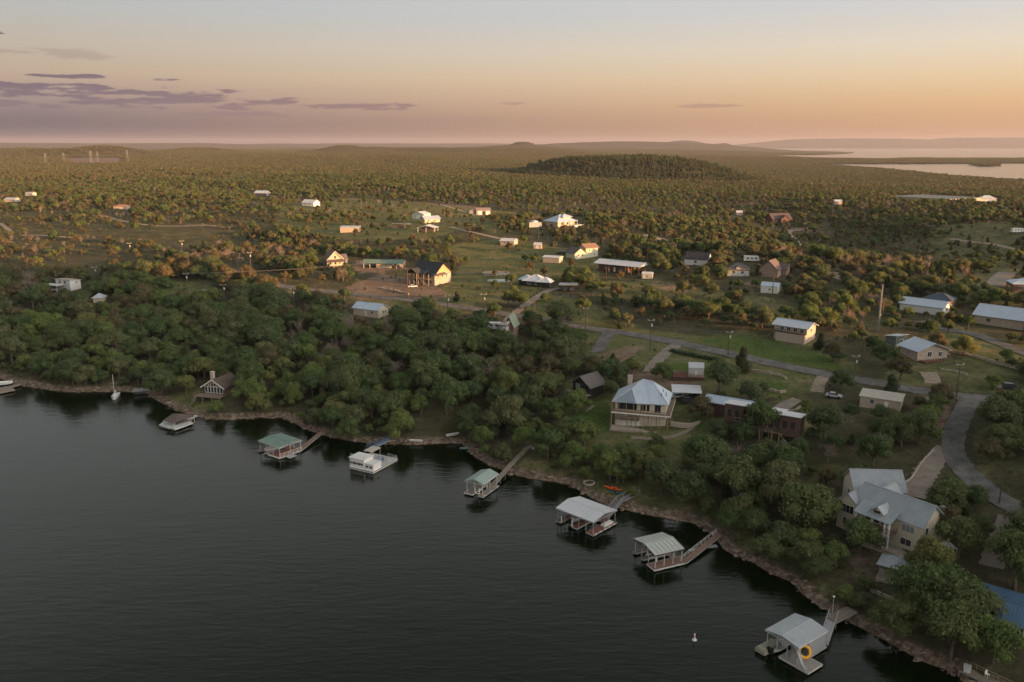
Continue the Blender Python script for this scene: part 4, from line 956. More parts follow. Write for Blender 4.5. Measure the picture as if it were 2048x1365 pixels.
planks(o, -W2 + 1, -D2 + .6, -.2, -D2 + 1.75, 2.2, wood, 'y'); rail(o, [(-W2 + 1, -D2 + .6, 2.2), (-.2, -D2 + .6, 2.2)], darkrail, 1.0, 2.0, .09)
MB().box(-W2 + .9, -D2 + 1.65, 2.3, -.1, -D2 + 1.77, 4.3).build('stone_band', stonem, o)
B.win('F', -.78, 5.0, 1.6, 1.7, dark, 1); B.win('F', -.52, 5.0, 1.6, 1.7, dark, 1); B.win('F', -.27, 5.0, 1.6, 1.7, dark, 1); B.win('F', .10, 5.0, 1.6, 1.8, white, 1); B.win('F', .30, 5.0, .9, 1.8, white, 0); B.win('F', .62, 4.8, .6, 2.0, dark, 0); B.win('F', .74, 4.8, .6, 2.0, dark, 0)
for k in range(5): MB().box(W2 * (-.8 + .17 * k), -D2 + 1.72, .1, W2 * (-.8 + .17 * k) + .9, -D2 + 1.78, 2.0).build('garden_door', white, o)
for k in (.28, .58): MB().box(W2 * k, -D2 + 1.70, -.5, W2 * k + .16, -D2 + 1.79, ZD - .4).build('wall_post', post_w, o)
B.win('R', -.5, .8, 1.0, 1.2, dark, 0); B.win('R', -.1, 4.9, 1.2, 1.4, white, 1)
b = MB(); b.box(-W2, -D2 - 1.5, -1.8, W2 + 1.0, -D2 + 1.8, .02); b.build('patio', stonem, o)
for i in range(30):
    MB().cbox(0, 0, -.6, rnd.uniform(.5, .9), .4, rnd.uniform(.5, .9)).build('stone', stonem, o, (-W2 + (w + 1) * (i + .5) / 30, -D2 - 1.6 + rnd.uniform(-.1, .1), 0), rnd.uniform(-.2, .2))
# retaining wall with stones by the drive
x, y, g = ground(1380, 852); o = empty('retaining_wall', (x, y, g), R(8), 'curved tan stone retaining wall right of the hip roofed house', 'wall')
for r_ in range(4):
    for i in range(15):
        t = i / 14 * 1.1 - .3; q = 7 * t; MB().cbox(0, 0, 0, .62, .45, .34).build('stone', stonem, o, (q - 3 + (r_ % 2) * .25, 1.4 * (t * 2 - .6) ** 2 - 1, -.2 + r_ * .34), (t - .4) * .5)

# --- carport with cars right of it
o = site('carport', 'flat grey metal carport behind the hip roofed house', 'carport', 1372, 796, -8, 4); B = Body(o, 0, 0, 0, 8.5, 6.5, 2.6, None, 'shed', .5, roofw, .1, walls=False, seams=0, shed_dir=-1); posts(o, [(-3.9, -3), (3.9, -3), (-3.9, 3), (3.9, 3), (0, 3)], -.5, 2.6, .12, steel); keep(1340, 768, 1396, 802)
b = MB(); b.box(3.8, -3, -.5, 3.95, 3, 2.5); b.box(0.5, 2.9, -.5, 3.9, 3.0, 2.5); b.build('side_panel', brick, o)
car(1366, 792, 200, carp['white'], 'white pickup parked half under the carport by the hip roofed house', 'pickup'); car(1352, 797, 195, carp['silver'], 'silver car between the carport and the hip roofed house', 'car')
# --- shed with red deck
o = site('garden_shed', 'small pale metal shed with gambrel roof on a red timber deck', 'shed', 1381, 753, -10, 3.4); keep(1352, 728, 1400, 764)
B = Body(o, 1.6, 0, .6, 4.6, 5.0, 2.9, ltgrey, 'x', 1.1, roofw, .1, base=.6, seams=.5); planks(o, -5.6, -3.6, 4.2, 2.4, .6, rwood, 'x'); rail(o, [(-5.6, 2.4, .6), (-5.6, -3.6, .6), (4.2, -3.6, .6)], rwood, .9, 1.0, .12); MB().box(-5.6, -3.66, -1.2, 4.2, -3.61, .55).build('skirt', redwood, o); B.door('F', 0, .9, 2.0, white, .02)

# --- red brown house with mono pitch roofs in the trees
z0 = ground(1528, 880)[2]
x, y, g = ground(1524, 872); o = empty('tree_house_cabin', (x, y, g), R(-32), 'red brown cabin on tall timber stilts with pale mono pitch roofs among oaks', 'house'); FOOT.append((x, y + 2, 8.0))
keep(1456, 812, 1502, 850); keep(1568, 824, 1602, 862); keep(1436, 798, 1470, 822)
Bl = Body(o, -7.2, 0, 3.0, 5.0, 5.5, 4.8, redwood, 'shed', .6, roofw, .35, base=.3, shed_dir=1, thick=.15); Br = Body(o, 7.4, .4, 2.2, 5.0, 5.5, 4.8, redwood, 'shed', .6, roofw, .35, base=.3, shed_dir=1, thick=.15); Bm = Body(o, 0, 2.0, 2.8, 9.6, 5.0, 4.2, redwood, 'shed', .6, roofw, .35, base=.3, shed_dir=1)
for bb in (Bl, Br):
    for u in (-.45, .35): bb.win('F', u, 1.9, .95, 1.9, redwood, 1)
Bl.win('F', .42, .9, 1.3, .8, mat('tan_panel', (.4, .33, .26)), 0)
for u in (-.6, .2, .75): Bm.win('F', u, .3, .9, 1.9, white, 1)
posts(o, [(-9.6, -2.6), (-4.8, -2.6), (-1.6, -.6), (1.8, -.6), (5.0, -2.4), (9.8, -2.2), (0, -2.8), (3.2, -2.8)], -3.5, 2.6, .24, post_w)
b = MB(); b.sbar((-9.6, -2.6, -2.5), (-4.8, -2.6, 2.5), .16); b.sbar((5, -2.4, -2.5), (9.8, -2.2, 2.2), .16); b.sbar((9.8, -2.2, -2.5), (5, -2.4, 2.2), .16); b.sbar((1.5, -2.8, 2.4), (6, -2.8, 2.4), .2); b.build('cross_brace', post_w, o)
planks(o, -4.6, -3.0, 4.8, -.5, 2.5, wood, 'y'); rail(o, [(-4.6, -3.0, 2.5), (4.8, -3.0, 2.5)], darkrail, 1.0, 1.4, .08)
B = Body(o, -11.5, 9.5, 1, 14, 6, 4.0, redwood, 'x', 1.2, roofpale, .3, base=3, seams=.7)

# --- long low roof in the trees, right
o = site('long_shed', 'long low building with pale ribbed roof sunk among oaks', 'shed', 1762, 812, -32, 6); keep(1728, 785, 1800, 803); B = Body(o, 0, 0, 0, 10.5, 5.0, 2.8, beige, 'shed', .8, mat('tan_metal_roof', (.40, .37, .33), .5, .1, .5), .3, seams=.8, shed_dir=-1); B.door('F', .3); B.win('F', -.4, 1.0)

def turn_into(T, o, dx, dy, a):
    for c_ in list(T.children):
        x_, y_, z_ = c_.location; c_.parent = o; c_.location = (dx + x_ * cos(a) - y_ * sin(a), dy + x_ * sin(a) + y_ * cos(a), z_); c_.rotation_euler.z += a
    bpy.data.objects.remove(T)
# --- large cream house with ribbed roofs, lower right
z0 = ground(1795, 1085)[2]
x, y, _ = at(1790, 1062, z0 + 1); o = empty('cream_house', (x, y, z0), R(-54), 'large cream house with grey standing seam roofs, dormer and double height porch', 'house'); FOOT.append((x, y, 10)); FOOT.append((x - 5, y + 7, 7))
keep(1705, 945, 1900, 1090); keep(1758, 1100, 1822, 1138)
seamr = mat('standing_seam_roof', (.30, .33, .36), .4, .1, .5, spec=.5); trim = white
Bm = Body(o, 0.1, 0, 0, 14.6, 8.0, 6.2, cream, 'x', 3.2, seamr, .5, base=3, seams=.6)
Bg = Body(o, -8.2, -1.2, 0, 4.6, 7.0, 5.8, cream, 'y', 1.9, seamr, .45, base=3, seams=.5)
WT = empty('wing', (0, 0, 0)); Bb = Body(WT, 0, 0, 0, 10.5, 8.0, 6.4, cream, 'x', 3.2, seamr, .45, base=3, seams=.6)
Bc = Body(o, -5.0, 5.0, 0, 4.0, 4.5, 6.3, cream, 'y', 2.0, seamr, .2, base=3, seams=.6)
Bd = Body(o, 6.4, 5.6, 0, 6.0, 6.0, 5.2, cream, 'hip', 2.4, seamr, .5, base=3, seams=.6)
# porch roof, columns, balcony
b = MB(); b.slab([(-5.4, -7.2, 5.4), (2.6, -7.2, 5.4), (2.6, -3.6, 7.1), (-5.4, -3.6, 7.1)], .14); pr = b.build('porch_roof', seamr, o); b = MB()
for i in range(14): b.sbar((-5.4 + i * 8 / 13, -7.2, 5.46), (-5.4 + i * 8 / 13, -3.6, 7.16), .08, .08)
b.build('roof_seams', seamr, pr, kind='stuff')
for px_ in (-5.0, -1.4, 1.3, 2.2): MB().cbox(px_, -6.8, -1.0, .34, .34, 6.3).build('column', trim, o)
planks(o, -5.4, -7.1, 2.6, -4.02, 2.9, brwood, 'x'); MB().box(-5.4, -7.2, 2.55, 2.6, -7.1, 2.95).build('balcony_edge', trim, o); rail(o, [(-5.4, -7.0, 2.9), (2.6, -7.0, 2.9), (2.6, -4.1, 2.9)], darkrail, 1.0, 1.2, .06)
b = MB(); b.box(-6, -7.6, -2.0, 8, -4.0, -.15); b.build('terrace', stonem, o)
b = MB(); b.slab([(-2.6, -6.2, 6.35), (-1.0, -6.2, 7.7), (-1.0, -2.4, 7.7), (-2.6, -3.6, 6.6)], .1); b.slab([(.6, -6.2, 6.35), (-1.0, -6.2, 7.7), (-1.0, -2.4, 7.7), (.6, -3.6, 6.6)], .1); dm = b.build('dormer_roof', seamr, o)
b = MB(); b.add([(-2.4, -6.0, 6.1), (.4, -6.0, 6.1), (-1.0, -6.0, 7.4), (-2.4, -3.4, 6.1), (.4, -3.4, 6.1), (-1.0, -3.4, 7.4)], [(0, 1, 2), (5, 4, 3), (0, 3, 4, 1), (0, 2, 5, 3), (1, 4, 5, 2)]); dw = b.build('dormer', cream, o); MB().box(-1.7, -6.05, 6.25, -.3, -6.0, 6.8).build('dormer_window', glass, dw)
for u in (.62,): Bm.win('F', u, 3.7, 2.6, 1.5, trim, 2, glassl); Bm.win('F', u - .02, .8, 2.2, 1.4, trim, 1)
for u in (-.55, -.3, -.05): Bm.win('F', u, 3.2, 1.2, 2.0, trim, 0); Bm.win('F', u, .1, 1.2, 2.0, trim, 0)
Bg.win('F', 0, 3.3, 2.6, 1.7, trim, 2); Bg.win('F', 0, .6, 1.6, 1.5, trim, 1)
for u in (-.5, .4): Bm.win('R', u, 3.4, .9, 1.7, trim, 0)
Bm.win('R', -.3, .6, 1.0, 1.3, trim, 0); Bb.win('L', 0, 3.6, 1.0, 1.3, trim, 0); Bb.win('R', 0, 3.4, 1.2, 1.3, trim, 1); turn_into(WT, o, -9.8, 7.6, R(50))
# pavilion below
z1 = ground(1790, 1150)[2]
x, y, _ = at(1795, 1135, z1 + 2); o = empty('pavilion', (x, y, z1), R(-35), 'open garden pavilion with grey hip metal roof below the cream house', 'pavilion'); FOOT.append((x, y, 3)); B = Body(o, 0, 0, 0, 6.2, 4.6, 2.9, None, 'hip', 1.3, seamr, .3, walls=False, seams=.5); posts(o, [(-2.8, -2), (2.8, -2), (-2.8, 2), (2.8, 2)], -1.5, 2.9, .2, post_w); MB().box(-3.2, -2.5, -1.0, 3.2, 2.5, .05).build('floor_slab', stonem, o)
# umbrella / small white canopy
x, y, g = ground(1891, 1112); o = empty('garden_canopy', (x, y, g), 0, 'small white garden canopy right of the cream house terrace', 'canopy'); b = MB(); b.add([(-1.4, -1.4, 2.2), (1.4, -1.4, 2.2), (1.4, 1.4, 2.2), (-1.4, 1.4, 2.2), (0, 0, 3.0)], [(0, 1, 4), (1, 2, 4), (2, 3, 4), (3, 0, 4), (3, 2, 1, 0)]); b.build('canopy_top', white, o); posts(o, [(-1.3, -1.3), (1.3, -1.3), (-1.3, 1.3), (1.3, 1.3)], 0, 2.2, .07, white)
# drive kerb wall
P = [ground(*p) for p in ((1762, 988), (1800, 975), (1822, 960), (1845, 925), (1868, 902))]; b = MB()
for p, q in zip(P, P[1:]): b.sbar((p[0], p[1], p[2] + .25), (q[0], q[1], q[2] + .25), .25, .7)
o = b.build('garden_wall', mat('pale_kerb', (.36, .32, .28), .9, .2)); tag(o, 'low pale curved wall along the drive behind the cream house', 'wall')

# --- blue roofed house, bottom right
z1 = ground(2020, 1290)[2]
x, y, _ = at(2060, 1262, z1 + 1); o = empty('blue_roofed_house', (x, y, z1), R(-39), 'white framed glazed house with bright blue metal roof at the right edge', 'house'); FOOT.append((x, y, 8)); keep(1990, 1188, 2048, 1300)
B = Body(o, 1.5, 0, 0, 12, 7.5, 3.4, white, 'x', 1.9, roofblue, .6, base=3, seams=.5, thick=.12); B2 = Body(o, -4.5, 4.8, 0, 8, 7.0, 3.2, brick, 'x', 1.7, roofblue, .5, base=3, seams=.5, thick=.12)
for i in range(6): B.win('F', -.84 + i * .335, .6, 1.7, 2.3, white, 0); MB().box(1.5 + 6 * (-.84 + i * .335) - .85, -3.85, 1.4, 1.5 + 6 * (-.84 + i * .335) + .85, -3.78, 1.48).build('transom', white, o)
B.win('L', 0, .6, 2.6, 2.2, white, 1)
# white fence on lawn
P = [ground(*p) for p in ((2020, 1092), (2048, 1100), (2080, 1108))]; o = empty('picket_fence', P[0], 0, 'low pale blue grey fence on the lawn at the right edge', 'fence')
for p, q in zip(P, P[1:]):
    p_, q_ = Vector(p) - Vector(P[0]), Vector(q) - Vector(P[0]); n = 7
    for k in (.35, .8): MB().sbar(p_ + Vector((0, 0, k)), q_ + Vector((0, 0, k)), .06, .14).build('fence_rail', white, o)
    for i in range(n): c_ = p_.lerp(q_, i / n); MB().cbox(c_.x, c_.y, c_.z - .2, .1, .1, 1.3).build('post', white, o)

# --- cabin with glazed gable, left bank
o = site('cabin', 'dark shingled cabin with glazed white framed gable above the brown dock', 'cabin', 438, 789, -16, 7); keep(402, 762, 438, 790); keep(395, 800, 440, 822)
B = Body(o, 0, 2, .8, 7.0, 9, 2.7, brick, 'y', 2.3, roofbr, .8, base=3.5)
for i in range(6): B.win('F', -.82 + i * .33, .5, .95, 1.9, white, 0)
for i, h in enumerate((.5, 1.0, 1.0, .5)): B.win('F', -.42 + i * .28, 2.75, .85, h, white, 0, name='gable_window')
b = MB(); b.sbar((-4.6, -3.3, 3.0), (0, -3.3, 5.85), .1, .3); b.sbar((4.6, -3.3, 3.0), (0, -3.3, 5.85), .1, .3); b.build('barge_board', white, o)
b = MB(); b.cbox(-3.0, 1.5, 2, 1.1, 1.1, 5.2); b.cbox(-3.0, 1.5, 7.2, 1.25, 1.25, .15); b.build('chimney', beige, o); planks(o, -5.5, -6.2, 4.5, -2.5, .75, wood, 'x'); posts(o, [(-5.4, -6.1), (-2, -6.1), (1.5, -6.1), (4.4, -6.1)], -3, .7, .16, post_w); rail(o, [(-5.5, -2.6, .75), (-5.5, -6.2, .75), (4.5, -6.2, .75)], darkrail, .9, 1.5, .07)
b = MB()
for i in range(9): b.box(-5.2 - 0, -6.6 - i * .5, .5 - i * .4, -4.0, -6.1 - i * .5, .62 - i * .4)
b.build('steps', wood, o)

# --- dark gabled house in trees (1175,768)
o = site('lodge', 'dark A frame lodge with grey green roof half hidden by trees', 'house', 1176, 790, -45, 6); keep(1158, 754, 1182, 770); B = Body(o, 0, 0, 1.8, 7.0, 6.5, 2.6, dark, 'y', 2.4, roofgy, 1.0, base=4); B.win('F', -.4, .4, 1.8, 1.9, dark, 1, glassl); B.win('F', .4, .4, 1.8, 1.9, dark, 1); planks(o, -4.5, -6, 4.5, -3.8, 1.7, wood, 'y'); rail(o, [(-4.5, -6, 1.7), (4.5, -6, 1.7)], darkrail, .9, 1.5); posts(o, [(-4.4, -5.9), (0, -5.9), (4.4, -5.9)], -2.5, 1.7, .18, post_w)
# --- octagonal tower house
o = site('tower_house', 'narrow tower house with steep green gable and white balcony in the wood', 'house', 1010, 683, -16, 5.5); keep(998, 628, 1024, 672)
b = MB(); n = 8; rr = 2.0; b.bar((0, -2, -1), (0, -2, 6.6), rr, 8); b.build('tower', mat('weathered_blue_grey', (.30, .30, .30), .85, .2), o); Bt = Body(o, -.6, 1.2, 0, 4.0, 5, 5.6, brick, 'flat', 0, roofgy, .3, base=2)
MB().bar((0, -2, 6.6), (0, -2, 6.9), rr + .45, 8).build('tower_cornice', roofgy, o); MB().bar((0, -2, 6.9), (0, -2, 7.0), rr, 8).build('tower_deck', wood, o); rail(o, [(-1.6, -3.4, 7.0), (1.6, -3.4, 7.0), (1.8, -.6, 7.0)], white, .9, 1.1, .08)
for k in (-.55, .55): MB().box(k * 1.5 - .4, -4.02, 4.0, k * 1.5 + .4, -3.75, 5.6).build('window', glass, o)
B = Body(o, 1.2, 4.5, 3, 3.6, 7, 3.0, brick, 'y', 3.6, mat('olive_metal_roof', (.20, .24, .18), .5, .1), .5, base=4, name='gable_wall'); B.win('F', 0, 4.3, 1.4, 1.6, white, 1)
# --- white roof in the wood (742,612)
o = site('white_roofed_cabin', 'white metal roofed cabin just below the long road', 'house', 742, 630, -28, 6); keep(708, 602, 778, 622); B = Body(o, 0, 0, .3, 13, 7, 3.0, tan, 'x', 1.9, roofpale, .5, seams=.9); B.win('R', 0, 1.0, 1.2, 1.2, white, 1); B.win('R', .5, 1.0, .8, 1.2, white, 0); B.win('F', .5, 1.0); B.door('F', 0)

# --- stone house with black roof, under construction
o = site('new_stone_house', 'large pale stone house with black gable roof and outside stair', 'house', 858, 566, -37, 13); keep(808, 510, 908, 572)
B = Body(o, 0, 2, 0, 15.0, 12.0, 5.6, stonem, 'x', 4.8, roofdk, .9, base=3, ridge=True); Bp = Body(o, -2, -5.2, 2.9, 10, 3.0, 2.6, None, 'shed', 1.2, roofdk, .3, walls=False, shed_dir=-1)
planks(o, -7.2, -6.8, 6.0, -4.05, 2.9, post_w, 'y'); rail(o, [(-7.2, -6.8, 2.9), (6.0, -6.8, 2.9)], darkrail, 1.0, 1.8, .1); posts(o, [(-7.0, -6.6), (-4.0, -6.6), (-1, -6.6), (2.5, -6.6), (5.8, -6.6)], -1.5, 5.5, .24, post_w)
b = MB(); b.slab([(-7.0, -8.6, 5.6), (-3.6, -8.6, 7.9), (-3.6, -3.6, 7.9), (-7.0, -3.6, 5.6)], .2); b.slab([(-.2, -8.6, 5.6), (-3.6, -8.6, 7.9), (-3.6, -3.6, 7.9), (-.2, -3.6, 5.6)], .2); b.build('entry_roof', roofdk, o)
b = MB(); b.sbar((-6.8, -8.4, 5.4), (-3.6, -8.4, 7.6), .2); b.sbar((-.4, -8.4, 5.4), (-3.6, -8.4, 7.6), .2); b.sbar((-6.8, -8.4, 5.5), (-.4, -8.4, 5.5), .2); b.sbar((-3.6, -8.4, 5.5), (-3.6, -8.4, 7.6), .2); b.build('timber_truss', mat('dark_timber', (.10, .06, .04)), o); posts(o, [(-6.8, -8.4), (-.4, -8.4)], -1.5, 5.4, .28, post_w)
for i in range(9): MB().box(.8 + i * .55, -8.0, 2.7 - i * .32, 1.35 + i * .55, -6.9, 2.8 - i * .32).build('stair_tread', wood, o)
for i in range(5): B.win('F', -.7 + i * .34, 3.4, 1.1, 1.6, white, 0); B.win('F', -.7 + i * .34, .5, 1.2, 1.7, white, 0)
for u in (-.55, -.05, .45): B.win('R', u, 3.4, .8, 1.7, white, 0)
B.win('R', .75, 4.6, .5, .8, white, 0); Bs = Body(o, 7.9, -1.6, 3.0, 1.0, 4.5, .1, None, None, walls=False); b = MB(); b.slab([(7.4, -5.0, 5.5), (9.4, -5.0, 4.9), (9.4, 3.0, 4.9), (7.4, 3.0, 5.9)], .12); b.build('lean_to_roof', roofgy, o)
b = MB(); b.add([(7.53, -4, 5.6), (7.53, 8, 5.6), (7.53, 2, 10.3)], [(0, 1, 2)]); b.slab([(7.52, -4.0, 5.62), (7.6, -4.0, 5.6), (7.6, 8, 5.6), (7.52, 8, 5.62)], .02); b.build('gable_sheet', mat('gable_orange_tan', (.50, .33, .17), .8, .1), o)  # thin orange-tan triangle laid over the right gable
# --- garage with cars left of it
o = site('garage_house', 'long low garage with green roof and open carports holding cars', 'garage', 768, 536, -5, 9); keep(728, 512, 806, 538)
B = Body(o, 0, 2, 0, 8.0, 6.0, 2.8, tan, None); B.win('F', -.3, 1.0, .8, .9); B.win('F', .3, 1.0, .8, .9); Body(o, 0, 1.5, 0, 22.5, 7.5, 2.8, None, 'x', 1.6, roofgreen, .3, walls=False); posts(o, [(-10.8, -2), (-7.4, -2), (10.8, -2), (7.4, -2), (-10.8, 5), (10.8, 5)], -.5, 2.8, .2, white); MB().box(-10.9, 4.9, -.5, 10.9, 5.0, 2.8).build('back_wall', tan, o); b = MB(); b.add([(-11.4, -2.2, 2.9), (-11.4, 5.2, 2.9), (-11.4, 1.5, 4.4)], [(0, 1, 2)]); 
car(740, 533, 175, carp['white'], 'white car under the left bay of the green roofed garage', 'car'); car(792, 535, 170, carp['silver'], 'silver pickup under the right bay of the green roofed garage', 'pickup')
# --- cottage
o = site('cottage', 'cream gabled cottage with brown shingle roof and front porch left of the garage', 'house', 668, 532, 28, 7); keep(638, 500, 696, 534)
B = Body(o, 0, 2, .3, 9.0, 10.0, 3.4, tan, 'y', 4.6, mat('cottage_shingles', (.17, .13, .10), .9, .2), .6); B.win('F', 0, 4.0, 1.2, 1.6, white, 1); B2 = Body(o, 4.4, 2.5, .3, 6.5, 6.0, 3.2, tan, 'x', 2.4, roofgy, .5); 
b = MB(); b.slab([(-5.4, -6.4, 2.9), (5.4, -6.4, 2.9), (5.0, -3.1, 4.0), (-5.0, -3.1, 4.0)], .15); b.build('porch_roof', roofbr, o); posts(o, [(-5.2, -6.2), (-1.8, -6.2), (1.8, -6.2), (5.2, -6.2)], -.8, 2.9, .18, white); planks(o, -5.3, -6.4, 5.3, -3.02, .35, wood, 'x'); rail(o, [(-5.2, -6.3, .35), (5.2, -6.3, .35)], white, .9, 1.5, .06)
for u in (-.6, 0, .6): B.win('F', u, .9, 1.1, 1.6, white, 0)
for u in (-.4, .4): B2.win('R', u, 1.0, .9, 1.3, white, 0); B2.win('F', u * .8 + .2, 1.0, .8, 1.3, white, 0)
b = MB(); b.sbar((-5.1, -3.55, 3.45), (0, -3.55, 8.45), .1, .25); b.sbar((5.1, -3.55, 3.45), (0, -3.55, 8.45), .1, .25); b.build('barge_board', white, o)
# --- swimming pool and round patio
x, y, g = ground(1004, 562); o = empty('swimming_pool', (x, y, g), R(-8), 'kidney shaped pool with pale coping on the open lawn', 'pool'); P = [(5.6 * cos(t) * (1 + .12 * cos(2 * t)), 2.9 * sin(t), .22) for t in np.linspace(0, 2 * pi, 25)[:-1]]
b = MB(); b.slab([(p[0] * 1.22, p[1] * 1.3, .2) for p in P], .6); b.build('coping', mat('pool_coping', (.42, .38, .33), .9, .1), o); b = MB(); b.slab(P, .05); b.build('pool_water', poolw, o)
x, y, g = ground(992, 549); o = empty('round_patio', (x, y, g), 0, 'round raised stone terrace behind the pool', 'terrace')
for i in range(22):
    t = 2 * pi * i / 22; MB().cbox(0, 0, -.3, 2.0, .45, 1.3).build('stone', stonem, o, (7 * cos(t), 3.6 * sin(t), 0), t + pi / 2)
b = MB(); b.slab([(6.8 * cos(t), 3.4 * sin(t), .55) for t in np.linspace(0, 2 * pi, 21)[:-1]], .7); b.build('paving', mat('patio_paving', (.30, .26, .22), .9, .2), o)
# --- small helper for plain buildings
def simple(name, label, cat, px, py, rot, w, d, h, roof, rh, wall, rm, over=.4, wins=(), doors=(), rad=None, seams=0, kp=None, base=2.5, shed_dir=1, group=None, extra=None):
    o = site(name, label, cat, px, py, rot, rad or max(w, d) * .45, group); B = Body(o, 0, 0, 0, w, d, h, wall, roof, rh, rm, over, base=base, seams=seams, shed_dir=shed_dir)
    for q in wins: B.win(*q)
    for q in doors: B.door(*q)
    if kp: keep(*kp)
    if extra: extra(o, B)
    return o, B
# blue white hip cluster (1072,562)
o, B = simple('hip_roofed_bungalow', 'dark walled bungalow with pale zigzag hip roofs behind a round tree', 'house', 1072, 570, -25, 9, 8, 2.8, 'hip', 2.2, dark, roofpale, .8, [('F', -.4, .8, 1.6, 1.4), ('F', .4, .8, 1.6, 1.4)], kp=(1042, 548, 1102, 574)); Body(o, 5.6, -1.5, 0, 6, 6, 2.7, dark, 'hip', 1.6, roofpale, .7); Body(o, -5.5, 1.5, 0, 5.5, 6, 2.7, dark, 'hip', 1.5, roofpale, .7)
o = site('carport', 'blue grey flat carport with dark cars beneath beside the concrete drive', 'carport', 1137, 580, -6, 4); Body(o, 0, 0, 0, 8.6, 6.0, 2.6, None, 'flat', 0, mat('blue_grey_roof', (.17, .20, .24), .4, .1), .1, walls=False); posts(o, [(-4, -2.8), (4, -2.8), (-4, 2.8), (4, 2.8)], -.5, 2.6, .12, dark); keep(1118, 568, 1158, 586)
car(1131, 583, 80, carp['dark'], 'dark car on the left under the blue grey carport', 'suv'); car(1144, 583, 80, carp['dark'], 'dark car on the right under the blue grey carport', 'suv')
# long open roofed barn home (1245,535)
o = site('barn_home', 'long low barn home with wide white roof and open sunlit porch', 'house', 1243, 543, -37, 12); keep(1188, 518, 1304, 550)
B = Body(o, -3.0, 1, 0, 17.0, 9.0, 3.8, mat('maroon_siding', (.13, .075, .065), .8, .15), None); Body(o, .5, 0, 0, 26.5, 12.5, 4.0, None, 'x', 1.6, roofw, .3, walls=False); B.door('F', .1, 1.2, 2.2); B.win('F', -.5, 1.2, 1.2, 1.0); B.win('F', .6, 1.2, 1.2, 1.0); posts(o, [(-12.4, -6), (-4, -6), (5.5, -6), (13.2, -6), (13.2, 0), (13.2, 6), (9, -6)], -.8, 4.0, .25, post_w); MB().box(5.5, 1.2, -.5, 5.7, 5.5, 3.9).build('porch_wall', mat('sunlit_yellow_wall', (.50, .36, .16)), o); MB().box(5.5, 5.3, -.5, 11, 5.5, 3.9).build('porch_wall', MATS['sunlit_yellow_wall'], o)  # porch walls carry the yellow of the sunlight in their colour
b = MB(); b.add([(13.6, -6.3, 4.0), (13.6, 6.3, 4.0), (13.6, 0, 5.55)], [(0, 1, 2)]); b.build('gable_panel', white, o)
simple('small_shed', 'small cream shed with white roof at the end of the barn home', 'shed', 1295, 557, -18, 5.0, 3.4, 2.3, 'x', .9, mat('pale_shed_wall', (.55, .50, .38)), roofw, .2, [('F', .1, .8, .7, .8)], [('F', -.6, .9, 1.9)], rad=3, kp=(1280, 543, 1310, 560))
# two part house (1165,500)
o, B = simple('two_part_house', 'pale house with a tall tan roofed block beside a low gabled wing', 'house', 1176, 513, 30, 8.5, 7.5, 5.6, 'x', 1.8, mat('pale_green_wall', (.52, .50, .38), .8, .08), rooftan, .7, [('F', -.4, 3.4, .8, 1.0), ('R', .1, 3.2, 1.0, 1.0), ('F', .4, 1.0, .8, 1.0)], kp=(1132, 485, 1202, 514)); B2 = Body(o, -8.0, .5, 0, 8, 9, 3.0, mat('pale_green_wall', (.52, .50, .38)), 'y', 2.8, roofgy, .6); B2.win('F', -.3, 1.0, 1.0, 1.2); B2.win('F', .3, 1.0, 1.0, 1.2)
simple('low_shed', 'low buff metal shed with flat white roof on the mown grass', 'shed', 1106, 524, -22, 9.5, 7, 2.9, 'x', .6, beige, roofw, .3, [('R', 0, 1, .8, .8)], kp=(1082, 508, 1130, 526))
simple('garden_hut', 'tiny gambrel roofed hut with white doors by the scrub', 'shed', 1076, 497, -15, 4.5, 3.5, 2.3, 'x', 1.2, beige, roofw, .2, [], [('F', 0, 1.6, 1.9)], rad=3, kp=(1066, 485, 1088, 499))
simple('bungalow', 'low pale bungalow half behind a dark round tree', 'house', 1018, 490, -20, 9, 7, 2.8, 'x', 1.3, beige, roofw, .5, [('F', -.3, 1, 1, 1), ('F', .4, 1, 1, 1)], kp=(1002, 476, 1034, 490))
# big sunlit hip house
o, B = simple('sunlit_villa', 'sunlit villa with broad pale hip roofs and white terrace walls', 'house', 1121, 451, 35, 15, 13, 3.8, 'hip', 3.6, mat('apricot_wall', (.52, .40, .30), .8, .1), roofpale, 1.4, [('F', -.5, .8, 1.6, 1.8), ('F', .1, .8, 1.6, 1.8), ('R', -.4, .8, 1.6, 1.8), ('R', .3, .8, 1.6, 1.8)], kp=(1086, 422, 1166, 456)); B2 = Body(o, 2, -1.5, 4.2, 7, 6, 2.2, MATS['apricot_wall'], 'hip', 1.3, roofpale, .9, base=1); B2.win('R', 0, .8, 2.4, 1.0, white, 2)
MB().box(2, -12.5, -2.5, 10.5, -12.1, .9).build('terrace_wall', white, o); MB().box(10.1, -12.1, -2.5, 10.5, 0, .9).build('terrace_wall', white, o); posts(o, [(8.7, -7.4), (8.7, -3), (8.7, 1.5), (3, -7.6), (-2, -7.6)], -.5, 3.8, .4, white)
o = site('water_tank', 'squat white water tank with a small shed in front of the villa', 'water tank', 1069, 452, 0, 4); MB().bar((0, 0, -1), (0, 0, 3.2), 2.6, 18).build('tank', white, o); MB().bar((0, 0, 3.2), (0, 0, 3.9), 2.7, 18, .4).build('tank_lid', roofpale, o); Body(o, .5, -4.0, 0, 8.5, 3.5, 2.4, ltgrey, 'shed', .5, roofpale, .2); keep(1058, 440, 1082, 456)
